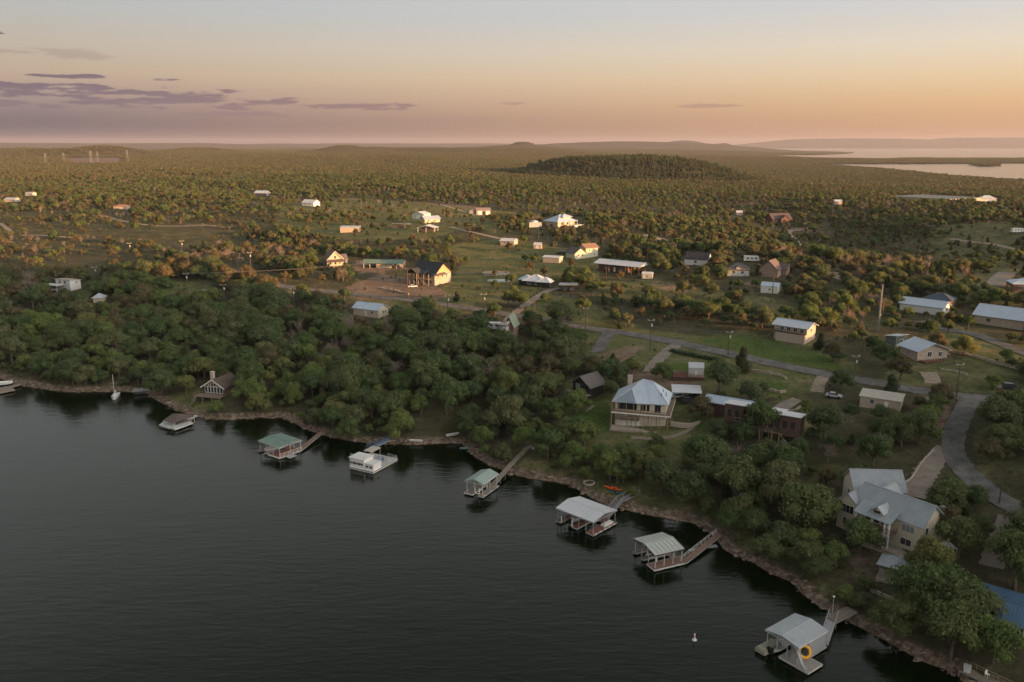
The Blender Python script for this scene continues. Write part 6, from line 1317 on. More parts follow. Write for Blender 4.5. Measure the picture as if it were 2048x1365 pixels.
LM = {
    'oak': leaf_mat('oak_leaves', [(0, (0.081, 0.118, 0.055)), (.3, (0.099, 0.138, 0.057)), (.5, (0.125, 0.146, 0.064)), (.75, (0.088, 0.122, 0.062)), (1, (0.143, 0.147, 0.077))]),
    'yellow': leaf_mat('mesquite_leaves', [(0, (0.123, 0.173, 0.062)), (.5, (0.150, 0.187, 0.068)), (1, (0.172, 0.175, 0.075))]),
    'cedar': leaf_mat('juniper_leaves', [(0, (0.053, 0.075, 0.042)), (.5, (0.068, 0.085, 0.044)), (1, (0.095, 0.091, 0.051))]),
    'brown': leaf_mat('dull_leaves', [(0, (0.119, 0.105, 0.062)), (.5, (0.143, 0.119, 0.068)), (1, (0.103, 0.108, 0.059))]),
    'bare': leaf_mat('bare_twigs', [(0, (.20, .165, .145)), (.5, (.165, .135, .118)), (1, (.24, .20, .175))], True)}
BARK = mat('bark', (.11, .09, .075), .9, .3, 3, .3)

# ---------------------------------------------------------------- tree meshes
def crown(seed, kind, n, leaf, Rr=4.0, ht=7.5, nl=9):
    r = np.random.default_rng(seed)
    lob = []
    if kind == 'cedar':
        for i in range(nl):
            f = i / (nl - 1); rad = Rr * (.62 - .36 * f) * r.uniform(.85, 1.15); a = r.uniform(0, 2 * pi); o = (Rr * .42 * (1 - f)) * r.uniform(.3, 1)
            lob.append((o * cos(a), o * sin(a), ht * (.22 + .66 * f), rad * .8, rad * .85))
    else:
        lob.append((0, 0, ht * .62, Rr * .55, Rr * .45))
        for i in range(nl - 1):
            a = 2 * pi * i * .618 + r.uniform(-.4, .4); q = math.sqrt((i + .6) / nl); o = Rr * .72 * q * r.uniform(.85, 1.12)
            rad = Rr * r.uniform(.22, .46)
            z = ht * (.80 - .36 * q ** 1.6) + r.uniform(-.8, .7)
            lob.append((o * cos(a), o * sin(a), z, rad, rad * r.uniform(.72, .9)))
    lob = np.array(lob)
    wts = lob[:, 3] ** 2; wts /= wts.sum()
    li = r.choice(len(lob), n, p=wts)
    d = r.normal(size=(n, 3)); d[:, 2] = d[:, 2] * .9 + .25; d /= np.linalg.norm(d, axis=1)[:, None]
    rr = (r.uniform(.72, 1.08, n) + (r.random(n) < .06) * r.uniform(.05, .22, n))
    p = lob[li, :3] + d * np.stack([lob[li, 3], lob[li, 3], lob[li, 4]], -1) * rr[:, None]
    nn = d + r.normal(size=(n, 3)) * .55; nn /= np.linalg.norm(nn, axis=1)[:, None]
    a = np.cross(nn, r.normal(size=(n, 3))); a /= np.linalg.norm(a, axis=1)[:, None]; b = np.cross(nn, a)
    s = leaf * r.uniform(.55, 1.25, n)[:, None]; e = r.uniform(.5, .9, n)[:, None]
    V = np.stack([p - a * s, p - b * s * e + nn * s * .25, p + a * s, p + b * s * e - nn * s * .1], 1).reshape(-1, 3)
    Fq = np.arange(4 * n).reshape(n, 4)
    # dark inner masses so that the crown is not see-through everywhere
    Vs, Fs, k = [V], [Fq], len(V)
    for L_ in lob:
        nu, nv = 7, 4
        u = np.linspace(0, 2 * pi, nu, endpoint=False); v = np.linspace(.15, pi - .15, nv)
        U, W_ = np.meshgrid(u, v)
        jit = r.uniform(.58, .8, U.shape)
        x = L_[0] + L_[3] * jit * np.sin(W_) * np.cos(U); y = L_[1] + L_[3] * jit * np.sin(W_) * np.sin(U); z = L_[2] + L_[4] * jit * np.cos(W_)
        Vs.append(np.stack([x, y, z], -1).reshape(-1, 3)); I = np.arange(nu * nv).reshape(nv, nu) + k
        Fs.append(np.stack([I[:-1], np.roll(I, -1, 1)[:-1], np.roll(I, -1, 1)[1:], I[1:]], -1).reshape(-1, 4)); k += nu * nv
    return np.concatenate(Vs), np.concatenate(Fs), lob
def tubes(segs, n=4):
    Vs, Fs, k = [], [], 0
    for p, q, r1, r2 in segs:
        p, q = Vector(p), Vector(q); d = (q - p).normalized(); a = d.orthogonal().normalized(); b = d.cross(a)
        for c, rr in ((p, r1), (q, r2)):
            for i in range(n):
                t = 2 * pi * i / n; Vs.append(tuple(c + (a * cos(t) + b * sin(t)) * rr))
        for i in range(n): Fs.append((k + i, k + (i + 1) % n, k + n + (i + 1) % n, k + n + i))
        k += 2 * n
    return np.array(Vs), np.array(Fs)
def limbs(seed, lob, ht, r0=.22):
    r = random.Random(seed); segs = []
    k = 1 if r.random() < .6 else 2
    fork = (r.uniform(-.3, .3), r.uniform(-.3, .3), ht * r.uniform(.2, .3))
    segs.append(((0, 0, -.8), (fork[0] * .4, fork[1] * .4, fork[2] * .5), r0 * 1.25, r0)); segs.append(((fork[0] * .4, fork[1] * .4, fork[2] * .5), fork, r0, r0 * .85))
    for l in lob[:8]:
        mid = tuple((fork[i] * .5 + l[i] * .5) + r.uniform(-.35, .35) for i in range(3))
        segs.append((fork, mid, r0 * .6, r0 * .4)); segs.append((mid, tuple(l[:3]), r0 * .4, r0 * .15))
    return tubes(segs, 5)
def bare_tree(seed, ht=6.5, nb=9, depth=3, thick=1.0):
    r = random.Random(seed); segs = []; tw = []
    def grow(p, d, ln, rad, lv):
        q = p + d * ln; segs.append((tuple(p), tuple(q), rad, rad * .6)) if lv < 2 else tw.append((tuple(p), tuple(q), rad, rad * .5))
        if lv >= depth: return
        for _ in range(nb if lv == 0 else 5):
            dd = (d * .55 + Vector((r.gauss(0, 1), r.gauss(0, 1), r.gauss(.35, .6))) * .62).normalized()
            grow(p + d * ln * r.uniform(.5, 1), dd, ln * r.uniform(.5, .85), rad * .5, lv + 1)
    grow(Vector((0, 0, -.5)), Vector((r.uniform(-.1, .1), r.uniform(-.1, .1), 1)).normalized(), ht * .42, .17 * thick, 0)
    return tubes(segs, 4), tubes(tw, 3)
def mesh_of(name, V, Fq, mats, mi=None):
    o = arr_obj(name, V, Fq, mats, False, parent='none', mi=mi); return o.data
CROWNS, TRUNKS = {}, {}
def variants(kind, k, n, leaf, Rr, ht, nl, s0):
    for i in range(k):
        V, Fq, lob = crown(s0 + i, 'cedar' if kind == 'cedar' else 'oak', n, leaf, Rr * (1 + .12 * ((i % 3) - 1)), ht * (1 + .1 * ((i % 2) - .5)), nl + i % 3)
        tv, tf = limbs(s0 + i, lob, ht)
        CROWNS.setdefault(kind, []).append((V, Fq)); TRUNKS.setdefault(kind, []).append((tv, tf))
variants('oak', 6, 3400, .20, 4.0, 7.0, 10, 10)
variants('yellow', 3, 3000, .19, 3.6, 6.4, 9, 30)
variants('cedar', 3, 2400, .17, 3.0, 6.0, 7, 50)
variants('brown', 3, 2200, .17, 3.3, 5.6, 8, 60)
for i in range(3):
    (tv, tf), (bv, bf) = bare_tree(80 + i, thick=1.0)
    CROWNS.setdefault('bare', []).append((bv, bf)); TRUNKS.setdefault('bare', []).append((tv, tf))
KINDS = ['oak', 'yellow', 'cedar', 'brown', 'bare']
CM = {k: [mesh_of('crown', V, Fq, LM[k]) for V, Fq in CROWNS[k]] for k in KINDS}
TM = {k: [mesh_of('trunk', V, Fq, BARK if k != 'bare' else LM['bare']) for V, Fq in TRUNKS[k]] for k in KINDS}
# one-mesh versions for the wood beyond the first trees: full, medium and coarse
def joined(kind, i, keepn=None, lscale=1.0):
    V, Fq = CROWNS[kind][i]
    tv, tf = TRUNKS[kind][i]
    if keepn and kind != 'bare':
        n = {'oak': 3400, 'yellow': 3000, 'cedar': 2400, 'brown': 2200}[kind]
        q = V[:4 * n].reshape(n, 4, 3)[:keepn]; c = q.mean(1, keepdims=True); q = (q - c) * lscale + c
        rest = V[4 * n:]; rf = Fq[n:] - 4 * n + 4 * keepn
        V = np.concatenate([q.reshape(-1, 3), rest]); Fq = np.concatenate([np.arange(4 * keepn).reshape(-1, 4), rf])
        tv, tf = tv[:20], tf[:10]
    W_ = np.concatenate([V, tv]); G = np.concatenate([Fq, tf + len(V)])
    return mesh_of('tree', W_, G, [LM[kind], BARK if kind != 'bare' else LM['bare']], [0] * len(Fq) + [1] * len(tf))
def lib(name, meshes):
    c = bpy.data.collections.new(name)
    for i, m in enumerate(meshes):
        o = bpy.data.objects.new('%s_%02d' % (name, i), m); c.objects.link(o)
    return c
ORD = [('oak', i) for i in range(6)] + [('yellow', i) for i in range(3)] + [('cedar', i) for i in range(3)] + [('brown', i) for i in range(3)] + [('bare', i) for i in range(3)]
START = {'oak': 0, 'yellow': 6, 'cedar': 9, 'brown': 12, 'bare': 15}; CNT = {'oak': 6, 'yellow': 3, 'cedar': 3, 'brown': 3, 'bare': 3}
lib_a = lib('wood_near', [joined(k, i) for k, i in ORD])
lib_b = lib('wood_mid', [joined(k, i, 480, 2.5) for k, i in ORD])
# clumps of many coarse trees for the far country
def clump(seed, pure=False):
    r = np.random.default_rng(seed); Vs, Fs, mi, k = [], [], [], 0
    for t in range(34 if pure else 26):
        a = r.uniform(0, 2 * pi); q = 24 * math.sqrt(r.random()); s = r.uniform(.55, 1.15)
        ki = 'cedar' if pure else r.choice(['oak', 'brown', 'cedar', 'brown', 'brown']); V, Fq = CROWNS[ki][r.integers(3)]
        n = {'oak': 3400, 'cedar': 2400, 'brown': 2200}[ki]; m = 30
        qd = V[:4 * n].reshape(n, 4, 3)[r.integers(0, n - m):][:m]; c = qd.mean(1, keepdims=True); qd = (qd - c) * 6.5 + c
        rest = V[4 * n:]; rf = Fq[n:] - 4 * n + 4 * m
        v = np.concatenate([qd.reshape(-1, 3), rest]) * s + np.array([q * cos(a), q * sin(a), -.5])
        f = np.concatenate([np.arange(4 * m).reshape(-1, 4), rf])
        Vs.append(v); Fs.append(f + k); k += len(v); mi += [{'oak': 0, 'cedar': 1, 'brown': 2}[ki]] * len(f)
    return mesh_of('clump', np.concatenate(Vs), np.concatenate(Fs), [LM['oak'], LM['cedar'], LM['brown']], mi)
lib_c = lib('wood_far', [clump(200 + i) for i in range(5)] + [clump(300, True)])

def scatter(name, pts, sc_, rot, idx, coll, base_m):
    """one object whose points each carry a tree"""
    me = bpy.data.meshes.new(name); me.vertices.add(len(pts)); me.vertices.foreach_set('co', np.asarray(pts, np.float32).ravel())
    for nm, ty, a in (('scl', 'FLOAT', sc_), ('rot', 'FLOAT', rot), ('idx', 'INT', idx)):
        at_ = me.attributes.new(nm, ty, 'POINT'); at_.data.foreach_set('value', np.asarray(a, np.float32 if ty == 'FLOAT' else np.int32))
    me.update(); o = bpy.data.objects.new(name, me); col.objects.link(o); o['kind'] = 'stuff'
    g = bpy.data.node_groups.new(name, 'GeometryNodeTree')
    g.interface.new_socket('Geometry', in_out='INPUT', socket_type='NodeSocketGeometry'); g.interface.new_socket('Geometry', in_out='OUTPUT', socket_type='NodeSocketGeometry')
    gi, go = N(g, 'NodeGroupInput'), N(g, 'NodeGroupOutput')
    ci = N(g, 'GeometryNodeCollectionInfo'); ci.inputs[0].default_value = coll; ci.inputs['Separate Children'].default_value = True; ci.inputs['Reset Children'].default_value = True
    iop = N(g, 'GeometryNodeInstanceOnPoints'); iop.inputs['Pick Instance'].default_value = True
    def na(nm, ty):
        n = N(g, 'GeometryNodeInputNamedAttribute', data_type=ty); n.inputs[0].default_value = nm; return n.outputs[0]
    L(g, gi.outputs[0], iop.inputs['Points']); L(g, ci.outputs[0], iop.inputs['Instance']); L(g, na('idx', 'INT'), iop.inputs['Instance Index'])
    cr = N(g, 'ShaderNodeCombineXYZ'); L(g, na('rot', 'FLOAT'), cr.inputs[2]); L(g, cr.outputs[0], iop.inputs['Rotation'])
    L(g, na('scl', 'FLOAT'), iop.inputs['Scale']); L(g, iop.outputs[0], go.inputs[0])
    md = o.modifiers.new('trees', 'NODES'); md.node_group = g
    return o

# ---------------------------------------------------------------- where trees stand: cover by areas of the place
#  (corner pixels, share of ground under crowns, size factor)   later entries win
COVER = [
    ([(-400, 288), (2500, 288), (2500, 420), (-400, 420)], .92, .74),
    ([(-400, 395), (2500, 395), (2500, 520), (-400, 520)], .86, .8),
    ([(-400, 470), (700, 470), (1000, 600), (1150, 640), (1130, 800), (1000, 930), (600, 900), (300, 820), (-400, 900)], 1.0, 1.0),
    ([(0, 425), (200, 415), (330, 450), (480, 460), (560, 500), (300, 500), (100, 480), (0, 480)], .42, .65),
    ([(0, 470), (170, 478), (330, 500), (330, 560), (0, 560)], .85, .8),
    ([(230, 400), (560, 398), (650, 400), (650, 470), (460, 470), (330, 445)], .42, .7),
    ([(560, 410), (700, 396), (900, 408), (1080, 430), (1080, 452), (1000, 470), (940, 455), (880, 482), (740, 485), (640, 478), (555, 455)], .15, .8),
    ([(560, 480), (900, 485), (820, 520), (640, 500)], .6, .75),
    ([(840, 470), (940, 462), (1130, 470), (1130, 510), (1000, 520), (900, 500)], .30, .75),
    ([(960, 430), (1160, 450), (1300, 470), (1320, 520), (1180, 500), (1080, 470), (1000, 460)], .75, .75),
    ([(890, 500), (1010, 500), (1130, 505), (1225, 530), (1200, 560), (1100, 560), (1060, 600), (960, 612), (870, 595), (905, 565), (925, 525)], .09, .7),
    ([(1180, 562), (1300, 556), (1480, 588), (1640, 612), (1760, 655), (1560, 655), (1480, 630), (1300, 605), (1180, 592)], .17, .7),
    ([(1180, 590), (1300, 605), (1480, 628), (1560, 655), (1640, 690), (1480, 668), (1400, 675), (1300, 660), (1170, 620)], .62, .75),
    ([(1090, 585), (1150, 600), (1240, 645), (1150, 650), (1050, 630)], .12, .7),
    ([(1290, 660), (1400, 668), (1520, 668), (1640, 685), (1720, 735), (1640, 740), (1400, 690)], .0, .8),
    ([(1165, 662), (1290, 675), (1450, 712), (1640, 752), (1640, 775), (1570, 790), (1450, 775), (1350, 740), (1170, 730)], .0, .8),
    ([(1640, 560), (1860, 590), (1860, 680), (1740, 740), (1640, 690), (1600, 640)], .85, .75),
    ([(1860, 560), (2048, 540), (2048, 640), (1900, 640)], .35, .7),
    ([(1880, 450), (2048, 440), (2048, 560), (1870, 580), (1840, 520)], .38, .7),
    ([(1640, 470), (1860, 470), (1870, 590), (1700, 560)], .95, .75),
    ([(1860, 690), (1960, 665), (2060, 710), (2060, 795), (1900, 780)], .06, .7),
    ([(1640, 690), (1760, 690), (1860, 640), (1860, 700), (1760, 760), (1680, 750)], .5, .8),
    ([(1600, 770), (1720, 775), (1900, 800), (1890, 880), (1880, 1000), (1700, 940), (1600, 880)], .95, .95),
    ([(1130, 730), (1230, 735), (1260, 760), (1240, 800), (1190, 815), (1130, 800), (1120, 760)], .85, .95),
    ([(1130, 800), (1230, 800), (1240, 860), (1420, 860), (1420, 890), (1200, 900), (1120, 870)], .08, .8),
    ([(1240, 740), (1340, 740), (1420, 780), (1390, 840), (1380, 880), (1240, 880)], .0, .8),
    ([(1380, 780), (1440, 790), (1460, 900), (1390, 900), (1400, 830)], .8, .9),
    ([(1430, 860), (1620, 880), (1640, 1000), (1500, 1000), (1300, 940), (1340, 900)], .85, .95),
    ([(1040, 925), (1100, 938), (1180, 968), (1240, 1000), (1330, 1015), (1400, 1032), (1430, 1060), (1200, 1010), (1060, 960)], .0, .9),
    ([(1075, 890), (1140, 880), (1330, 905), (1440, 960), (1480, 1060), (1400, 1022), (1330, 998), (1200, 965), (1100, 930)], .8, 1.0),
    ([(1440, 960), (1720, 940), (1760, 1150), (1880, 1300), (1700, 1180), (1500, 1090)], .9, 1.0),
    ([(1620, 900), (1700, 920), (1690, 990), (1620, 960)], .25, .8),
    ([(1880, 800), (1960, 800), (1950, 960), (1890, 900)], .0, .9),
    ([(1940, 820), (2200, 810), (2200, 1000), (2000, 985), (1930, 920)], .85, .9),
    ([(1870, 960), (2200, 1010), (2200, 1240), (1960, 1180), (1900, 1100)], .75, .95),
    ([(1740, 1180), (1840, 1170), (1840, 1260), (1760, 1260)], .12, .9),
    ([(1830, 1130), (1980, 1180), (2000, 1340), (1880, 1310), (1840, 1240)], 1.0, 1.1),
    ([(310, 795), (400, 760), (470, 790), (450, 835), (360, 825)], .0, .9),
    ([(330, 560), (425, 560), (440, 600), (340, 606)], .05, .8),
    ([(455, 530), (640, 560), (900, 595), (960, 618), (900, 640), (800, 640), (640, 600), (500, 575)], .35, .8),
    ([(700, 515), (830, 520), (900, 590), (760, 605), (700, 560)], .04, .6),
    ([(860, 860), (930, 850), (935, 890), (860, 890)], .1, .8),
    ([(120, 315), (255, 315), (250, 328), (130, 329)], .0, .5), ([(1090, 340), (1130, 305), (1400, 300), (1470, 352), (1090, 352)], 1.0, .8), ([(1080, 353), (1500, 353), (1600, 375), (1100, 380)], .66, .66), ([(1050, 372), (1600, 372), (1700, 400), (1300, 430), (1080, 400)], .8, .7),
]
BARE = [[(300, 485), (480, 480), (600, 500), (560, 540), (420, 530), (280, 510)], [(1680, 475), (1860, 480), (1880, 560), (1760, 600), (1680, 540)], [(1640, 620), (1760, 600), (1800, 680), (1700, 700)], [(520, 640), (760, 660), (900, 720), (820, 780), (640, 740)], [(0, 470), (200, 475), (160, 510), (0, 520)], [(1230, 620), (1340, 610), (1380, 650), (1280, 660)]]
def cover_at(px, py):
    d = np.full(px.shape, .8); s = np.full(px.shape, .8)
    for poly, a, b in COVER:
        q = inpoly(px, py, poly); d[q] = a; s[q] = b
    return d, s
HOUSE_XY = np.array(FOOT) if FOOT else np.zeros((0, 3))
def free(x, y, rad):
    ok = np.ones(len(x), bool)
    for hx, hy, hr in HOUSE_XY: ok &= np.hypot(x - hx, y - hy) > hr + rad * .35
    for i in range(0, len(ROADPTS)):
        rx, ry, rw = ROADPTS[i]; ok &= np.hypot(x - rx, y - ry) > rw + rad * .55
    return ok
def clear_view(x, y, z, rad, hgt):
    """trees that would stand in front of what the photograph shows open are left out"""
    bx, by, dep = proj(x, y, z); tx, ty, _ = proj(x, y, z + hgt)
    rp = rad * F / dep
    ok = np.ones(len(x), bool)
    for x0, y0, x1, y1 in KEEP:
        ov = (bx + rp * .8 > x0) & (bx - rp * .8 < x1) & (by > y0 + 2) & (ty + 1 < y1)
        behind = by < (y0 + (y1 - y0) * .6)
        ok &= ~(ov & ~behind)
    return ok
def grid_pts(r0, r1, sp, seed):
    r = np.random.default_rng(seed)
    xs = np.arange(-r1 * .62, r1 * .62, sp); ys = np.arange(max(20, r0 * .7), r1, sp)
    X, Y = np.meshgrid(xs, ys); X = X.ravel() + r.uniform(-.48, .48, X.size) * sp; Y = Y.ravel() + r.uniform(-.48, .48, Y.size) * sp
    d = np.hypot(X, Y); k = (d >= r0) & (d < r1) & (np.abs(X) < Y * .66 + 30); return X[k], Y[k], r
def fbm(x, y, s, seed):
    v = np.zeros(x.shape); r = np.random.default_rng(seed)
    for o in range(4):
        a = r.uniform(0, 2 * pi, 3); f = s * 1.9 ** o
        v += (np.sin(x * f * np.cos(a[0]) + y * f * np.sin(a[0]) + a[1]) * np.cos(y * f * np.cos(a[2]) - x * f * np.sin(a[2]) + a[1] * 2)) / 1.4 ** o
    return v / 2.2
def plant(r0, r1, sp, seed, size):
    X, Y, r = grid_pts(r0, r1, sp, seed)
    Z = height(X, Y); sd = sdf(X, Y, WATERP)
    lk = np.minimum(sdf(X, Y, LAKE1), sdf(X, Y, LAKE2)) if r1 > 900 else np.full(X.shape, 999.)
    k = (sd > 1.6) & (Z > .6) & (lk > 15); X, Y, Z, sd = X[k], Y[k], Z[k], sd[k]
    px, py, dep = proj(X, Y, Z)
    k = (px > -70) & (px < 2118) & (py < 1480); X, Y, Z, px, py, dep, sd = (q[k] for q in (X, Y, Z, px, py, dep, sd))
    d, s = cover_at(px, py)
    nz = fbm(X, Y, .035, 5)
    nz2 = fbm(X, Y, .009, 15)
    dd = np.where(d >= .95, d, np.clip(d + (nz * .30 + nz2 * .7) * np.minimum(1, d * 2.2), 0, 1))
    k = r.random(len(X)) < dd; X, Y, Z, px, py, dep, s, d, sd = (q[k] for q in (X, Y, Z, px, py, dep, s, d, sd))
    base = s * size * (.45 + .95 * r.random(len(X)) ** 1.3) * np.where(sd < 9, .8, 1)
    # kinds grow in drifts
    kz = fbm(X, Y, .05, 9) + r.normal(0, .35, len(X)); kz2 = fbm(X, Y, .03, 21) + r.normal(0, .38, len(X))
    kind = np.zeros(len(X), int)
    kind[kz > .55] = 2; kind[(kz < -.5)] = 3; kind[kz2 > .82] = 4; kind[(kz2 < -.72)] = 1
    fr = np.hypot(X, Y) > 395; kind[fr & (kz < -.08)] = 3; kind[fr & (kz > .42)] = 2; kind[fr & (kz2 > .6)] = 4; kind[fr & (kz2 < -.95)] = 1
    for poly in BARE: kind[inpoly(px, py, poly) & (r.random(len(X)) < .45)] = 4
    q_ = inpoly(px, py, [(1060, 890), (1330, 900), (1450, 970), (1440, 1020), (1200, 985), (1060, 930)]); kind[q_ & (r.random(len(X)) < .45)] = 1
    near_sh = sd < 30; kind[near_sh & (kind == 2) & (r.random(len(X)) < .6)] = 0; kind[near_sh & (kind == 3)] = 1
    rad = 4.0 * base
    k = free(X, Y, rad); X, Y, Z, kind, base, rad, dep = (q[k] for q in (X, Y, Z, kind, base, rad, dep))
    k = clear_view(X, Y, Z, rad, base * 7.2); X, Y, Z, kind, base, rad, dep = (q[k] for q in (X, Y, Z, kind, base, rad, dep))
    return X, Y, Z, kind, base, dep, r
# ================================================================ planting
def one_tree(kind, vi, x, y, z, s, rz, label, group=None, sz=1.0):
    o = empty('bare_tree' if kind == 'bare' else {'cedar': 'juniper_tree', 'yellow': 'mesquite_tree'}.get(kind, 'oak_tree'), (x, y, z), rz, label, 'tree', group)
    o.scale = (s, s, s * sz)
    for nm, me in (('trunk', TM[kind][vi]), ('crown', CM[kind][vi])):
        c = bpy.data.objects.new(nm, me); col.objects.link(c); c.parent = o
    return o
MAN = [ # pixel of foot, kind, size, label
    (893, 832, 'oak', 1.55, 'tall leaning oak with bare pale trunk rising above the wood behind the rowing boat', 1.25), (799, 884, 'yellow', 1.45, 'broad yellow green tree on the bank behind the houseboat'), (697, 880, 'oak', 1.0, 'small rounded oak on the bank left of the houseboat gangway'),
    (1928, 712, 'yellow', 1.15, 'bright green round tree alone on the sunlit slope at the right'), (1872, 700, 'brown', 1.1, 'spreading brown tree with visible limbs right of the deck house'), (1521, 880, 'oak', 1.5, 'large oak growing in front of the stilt cabin', 1.1), (1482, 892, 'oak', 1.0, 'smaller oak screening the left stilts of the cabin'),
    (1590, 674, 'brown', .8, 'small umbrella shaped tree in front of the hillside house'), (1484, 745, 'cedar', 1.4, 'dark round juniper beside the road right of the hedge'), (1438, 785, 'oak', 1.5, 'broad grey green tree right of the small shed'), (1328, 764, 'oak', .95, 'small dark oak behind the hip roofed house, left of the shed'),
    (1225, 745, 'cedar', 1.05, 'dark tree left of the gravel patch behind the lodge'), (1264, 750, 'yellow', 1.0, 'light green tree beside the gravel turning place'), (1500, 812, 'oak', 1.25, 'leafy oak in the green lawn behind the stilt cabin'), (1402, 838, 'brown', 1.25, 'olive tree right of the hip roofed house'),
    (1108, 570, 'yellow', .8, 'round light green tree at the head of the long concrete drive'), (1040, 618, 'oak', 1.3, 'broad tree left of the long concrete drive'), (1060, 568, 'oak', .8, 'tree left of the zigzag hip roofs') if False else (1022, 572, 'oak', .9, 'tree between the pool and the zigzag roofs'),
    (863, 612, 'cedar', .9, 'dark tree at the lawn corner below the stone house'), (1373, 1005, 'oak', 1.3, 'oak with pale trunk alone on the grassy terrace'), (1050, 897, 'yellow', 1.2, 'bright green tree at the top of the boardwalk'), (1150, 935, 'yellow', 1.15, 'bright green tree on the terrace above the beach'),
    (1200, 930, 'yellow', 1.1, 'yellow green tree right of the terrace tree'), (1255, 940, 'oak', 1.1, 'rounded oak below the footpath of the hip roofed house'), (1322, 985, 'oak', 1.35, 'tall oak left of the pale trunked one'), (436, 830, 'yellow', .8, 'small bright tree in front of the dark cabin'), (372, 790, 'yellow', 1.3, 'light green tree left of the dark cabin'), (324, 790, 'oak', 1.5, 'large oak on the point right of the sailboat'),
    (632, 855, 'oak', .95, 'round oak at the inner end of the green dock gangway'), (1845, 1232, 'oak', 1.6, 'largest oak in the foreground above the bottom right bank'), (1893, 1226, 'oak', 1.5, 'broad foreground oak right of the largest one'), (1925, 1262, 'oak', 1.5, 'second large foreground oak left of the blue roof'), (1855, 1160, 'yellow', 1.4, 'bright oak right of the garden pavilion'), (1900, 1318, 'oak', 1.5, 'dark oak leaning over the water left of the corner pier'), (1985, 1325, 'yellow', 1.35, 'bright green tree behind the corner pier chair'),
    (1620, 1060, 'oak', 1.7, 'big oak left of the cream house'), (1720, 1110, 'oak', 1.3, 'oak in front of the left gable of the cream house'), (1892, 1070, 'brown', 1.2, 'olive tree at the right end of the cream house'), (1888, 1040, 'oak', 1.5, 'broad oak filling the space between the wide drive and the curved road'), (1930, 1052, 'cedar', .8, 'dark clipped shrub right of the broad oak by the curved road'), (1958, 1075, 'oak', .8, 'rounded small oak left of the narrow concrete drive'), (1915, 1118, 'oak', 1.35, 'oak behind the white garden canopy'), (2075, 1050, 'oak', 1.2, 'oak above the lawn at the right edge'), (2030, 1180, 'oak', 1.7, 'large oak between the lawn and the blue roof'), (1730, 985, 'oak', 1.2, 'round oak behind the cream house') if False else (1745, 935, 'oak', 1.3, 'round oak behind the cream house'),
    (1655, 925, 'bare', 1.0, 'bare grey tree above the orchard grass'), (1715, 925, 'bare', .95, 'bare grey tree close to the round oak behind the cream house'), (1480, 925, 'bare', 1.0, 'bare sprawling tree under the stilt cabin'), (1560, 690, 'brown', .8, 'brown bush left of the hillside house') if False else (1640, 700, 'cedar', 1.1, 'dark tree right of the hillside house'),
    (1480, 660, 'brown', 1.2, 'rusty brown tree on the slope above the field'), (1240, 560, 'brown', .9, 'round brown tree in front of the barn home'), (1800, 760, 'brown', 1.5, 'wide russet tree left of the deck house'), (1835, 720, 'cedar', .9, 'dark conifer in front of the deck house roof') if False else (1770, 735, 'oak', 1.2, 'orange green tree below the little teal hut'),
    (1780, 665, 'yellow', 1.0, 'golden lit tree behind the little teal hut'), (800, 470, 'cedar', .6, 'small dark tree left of the open shelter') if False else (735, 470, 'cedar', .55, 'small lone dark tree on the pasture'), (712, 470, 'brown', .8, 'round brown tree in front of the sunlit shed'), (900, 490, 'yellow', 1.0, 'golden tree right of the open shelter'),
    (1018, 505, 'brown', 1.2, 'dark red brown tree in front of the low bungalow'), (1985, 778, 'yellow', .7, 'small bright bush near the road junction'), (1880, 812, 'brown', 1.2, 'brown tree at the left corner of the junction'), (1852, 860, 'yellow', 1.25, 'umbrella crowned tree in the red yard left of the curved road')]
MANP = []
for t in MAN:
    x, y, g = ground(t[0], t[1]); MANP.append((x, y, t[3] * 3.2))
HOUSE_XY = np.vstack([HOUSE_XY, np.array(MANP)])
tr_ = random.Random(5)
for t in MAN:
    x, y, g = ground(t[0], t[1]); k = t[2]
    one_tree(k, tr_.randrange(CNT[k]), x, y, g - .1, t[3], tr_.uniform(0, 6.28), t[4], None, t[5] if len(t) > 5 else 1.0)
LAND = [(15, 775, 'the pier at the left edge'), (230, 770, 'the moored sailboat'), (436, 775, 'the dark shingled cabin'), (355, 845, 'the brown roofed dock'), (562, 880, 'the dark green roofed dock'), (745, 915, 'the houseboat'), (906, 872, 'the rowing boat on the bank'), (960, 950, 'the sage roofed dock'), (1064, 900, 'the curving boardwalk'),
    (1010, 655, 'the tower house'), (742, 612, 'the white roofed cabin'), (138, 570, 'the white modern house'), (400, 585, 'the small clearing'), (1176, 770, 'the half hidden lodge'), (1290, 810, 'the hip roofed deck house'), (1230, 985, 'the kayak beach'), (1320, 1090, 'the pale green roofed dock'), (1525, 850, 'the stilt cabin'),
    (1762, 800, 'the long low shed'), (1795, 1020, 'the cream house'), (1795, 1120, 'the garden pavilion'), (1600, 1275, 'the largest dock'), (2020, 1240, 'the blue roofed house'), (1920, 870, 'the curved road'), (1855, 950, 'the wide concrete drive'), (2000, 1090, 'the narrow concrete drive'), (1950, 1340, 'the corner pier'), (1560, 740, 'the sunken lawn'),
    (1590, 665, 'the hillside house'), (1846, 700, 'the deck house'), (1200, 690, 'the gravel turning place'), (1440, 700, 'the agave hedge')]
ADJ = {'oak': ['dark green', 'mid green', 'dull green'], 'yellow': ['yellow green', 'light green', 'light green'], 'cedar': ['very dark green', 'blackish green', 'very dark green'], 'brown': ['olive brown', 'brownish', 'olive brown'], 'bare': ['bare grey', 'bare grey', 'leafless grey']}
SP = {'oak': 'oak', 'yellow': 'mesquite', 'cedar': 'juniper', 'brown': 'scrub oak', 'bare': 'tree'}
near = plant(60, 480, 5.2, 31, 1.22)
X, Y, Z, kind, base, dep, r = near
px, py, _ = proj(X, Y, Z)
inside = (px > 5) & (px < 2043) & (py < 1360)
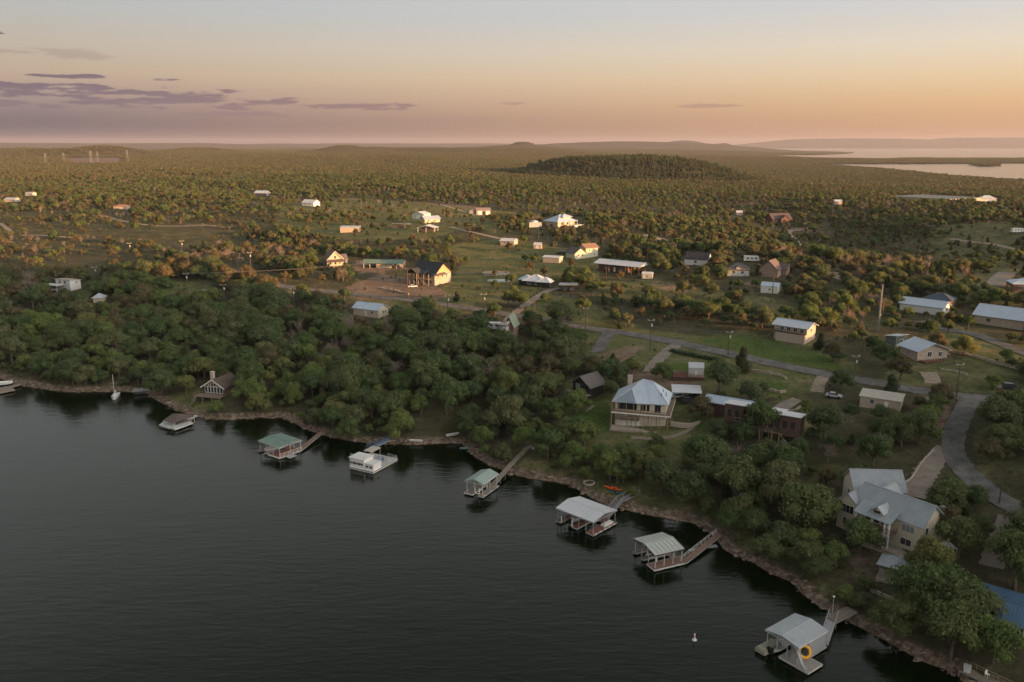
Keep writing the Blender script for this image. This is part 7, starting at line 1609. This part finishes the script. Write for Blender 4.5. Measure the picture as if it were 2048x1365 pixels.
score = np.where(inside & (kind != 4), base / dep, 0) + np.where(inside & (kind == 4), base / dep * .8, 0)
NI = 300 - len(MAN)
sel = np.argsort(-score)[:NI]
mask = np.zeros(len(X), bool); mask[sel] = True
seen = {}
for i in sel:
    k = KINDS[kind[i]]; vi = int(r.integers(CNT[k])); s = float(base[i])
    lx, ly, ph = min(LAND, key=lambda q: (q[0] - px[i]) ** 2 + 1.6 * (q[1] - py[i]) ** 2)
    dx, dy = px[i] - lx, py[i] - ly
    far_ = 'far ' if math.hypot(dx, dy) > 110 else ''
    rel = (far_ + ('left of' if dx < 0 else 'right of')) if abs(dx) > abs(dy) * 1.2 else (('beyond' if dy < 0 else 'in front of') if not far_ else ('well beyond' if dy < 0 else 'well in front of'))
    size = 'small' if s < .72 else 'large' if s > 1.02 else 'medium'
    q = ADJ[k][0]
    lab = '%s %s %s growing %s %s' % (size, q, SP[k], rel, ph)
    one_tree(k, vi, X[i], Y[i], Z[i] - .1, s, r.uniform(0, 6.28), lab, 'woodland trees %s %s' % (rel, ph), float(r.uniform(.85, 1.15)))
def to_idx(kind, r): return np.array([START[KINDS[k]] + r.integers(CNT[KINDS[k]]) for k in kind])
rest = ~mask
LISTS = []
pts = np.stack([X, Y, Z - .1], -1)[rest]
W1 = (pts, base[rest], to_idx(kind[rest], r))
a_ = plant(480, 1560, 5.2, 32, .88)
W2_ = (np.stack([a_[0], a_[1], a_[2] - .1], -1), a_[4], to_idx(a_[3], a_[6]))
P_ = np.concatenate([W1[0], W2_[0]]); S_ = np.concatenate([W1[1], W2_[1]]); I_ = np.concatenate([W1[2], W2_[2]])
dd = np.hypot(P_[:, 0], P_[:, 1]); rot = rng.uniform(0, 6.28, len(P_)); nr_ = dd < 500
scatter('woodland', P_[nr_], S_[nr_], rot[nr_], I_[nr_], lib_a, None)
scatter('scrub_woodland', P_[~nr_], S_[~nr_], rot[~nr_], I_[~nr_], lib_b, None)
# far country in clumps
Xc, Yc, rc = grid_pts(1540, 9000, 25, 77)
Zc = height(Xc, Yc); lk = np.minimum(sdf(Xc, Yc, LAKE1), sdf(Xc, Yc, LAKE2)); isl = inpoly(Xc, Yc, ISLAND)
k_ = ((lk > 26) | isl) & (Zc > .5); Xc, Yc, Zc = Xc[k_], Yc[k_], Zc[k_]
pc, qc, _ = proj(Xc, Yc, Zc); k_ = (pc > -60) & (pc < 2110); Xc, Yc, Zc, pc, qc = (q[k_] for q in (Xc, Yc, Zc, pc, qc))
dcv, _ = cover_at(pc, qc); dcv = np.where(bump(Xc, Yc, *HILLS[0]) > 1.5, 1.5, dcv); k_ = rc.random(len(Xc)) < np.clip(np.where(dcv == 0, -1, dcv) + .15 + fbm(Xc, Yc, .006, 3) * .3, 0, 1); Xc, Yc, Zc = Xc[k_], Yc[k_], Zc[k_]
pc, qc, _ = proj(Xc, Yc, Zc); ic = rc.integers(0, 5, len(Xc)); mesa_ = bump(Xc, Yc, *HILLS[0]) > 1.5; ic[mesa_] = 5  # dark juniper clumps on the mesa stand in for its shade
scatter('far_woodland', np.stack([Xc, Yc, Zc], -1), rc.uniform(.8, 1.25, len(Xc)) * np.where(mesa_, 1.25, 1), rc.uniform(0, 6.28, len(Xc)), ic, lib_c, None)
# low bushes and weeds on open ground
Vb, Fb, Lb = crown(900, 'oak', 160, .30, 1.0, 1.3, 3)
bush = [mesh_of('bush', *crown(900 + i, 'oak', 170, .16, 1.0, 1.5, 4)[:2], LM[['yellow', 'brown', 'oak', 'yellow'][i]]) for i in range(4)]
lib_d = lib('low_scrub', bush)
Xb, Yb, rb = grid_pts(70, 720, 3.2, 91); sb = sdf(Xb, Yb, WATERP); k_ = sb > 2.0; Xb, Yb, sb = Xb[k_], Yb[k_], sb[k_]; Zb = height(Xb, Yb)
pb, qb, _ = proj(Xb, Yb, Zb); k_ = (pb > -30) & (pb < 2080) & (qb < 1450); Xb, Yb, Zb, pb, qb, sb = (q[k_] for q in (Xb, Yb, Zb, pb, qb, sb))
lawnm = np.zeros(len(Xb), bool)
for poly in LAWN: lawnm |= inpoly(pb, qb, poly)
gz = fbm(Xb, Yb, .07, 44); k_ = (rb.random(len(Xb)) < np.clip(.10 + gz * .32 + .35 * (sb < 10), .01, .8)) & ~lawnm; Xb, Yb, Zb = Xb[k_], Yb[k_], Zb[k_]
k_ = free(Xb, Yb, np.full(len(Xb), 1.0)) & clear_view(Xb, Yb, Zb, np.full(len(Xb), .9), 1.3); Xb, Yb, Zb = Xb[k_], Yb[k_], Zb[k_]
scatter('low_scrub', np.stack([Xb, Yb, Zb - .1], -1), rb.uniform(.2, .85, len(Xb)) ** 1.2 * 1.2, rb.uniform(0, 6.28, len(Xb)), rb.integers(0, 4, len(Xb)), lib_d, None)

# ---------------------------------------------------------------- the air
HAZE = True
if HAZE:
    m = bpy.data.materials.new('haze'); m.use_nodes = True; t = m.node_tree; t.nodes.clear()
    out = N(t, 'ShaderNodeOutputMaterial'); v = N(t, 'ShaderNodeVolumePrincipled')
    v.inputs['Color'].default_value = (.62, .62, .72, 1); v.inputs['Density'].default_value = HAZE_DENSITY; v.inputs['Anisotropy'].default_value = .1
    L(t, v.outputs[0], out.inputs['Volume'])
    o = MB().box(-36000, -3500, -30, 36000, 36000, HAZE_TOP).build('haze', m, kind='stuff')
print('TREES', len(P_), len(Xc), len(Xb))
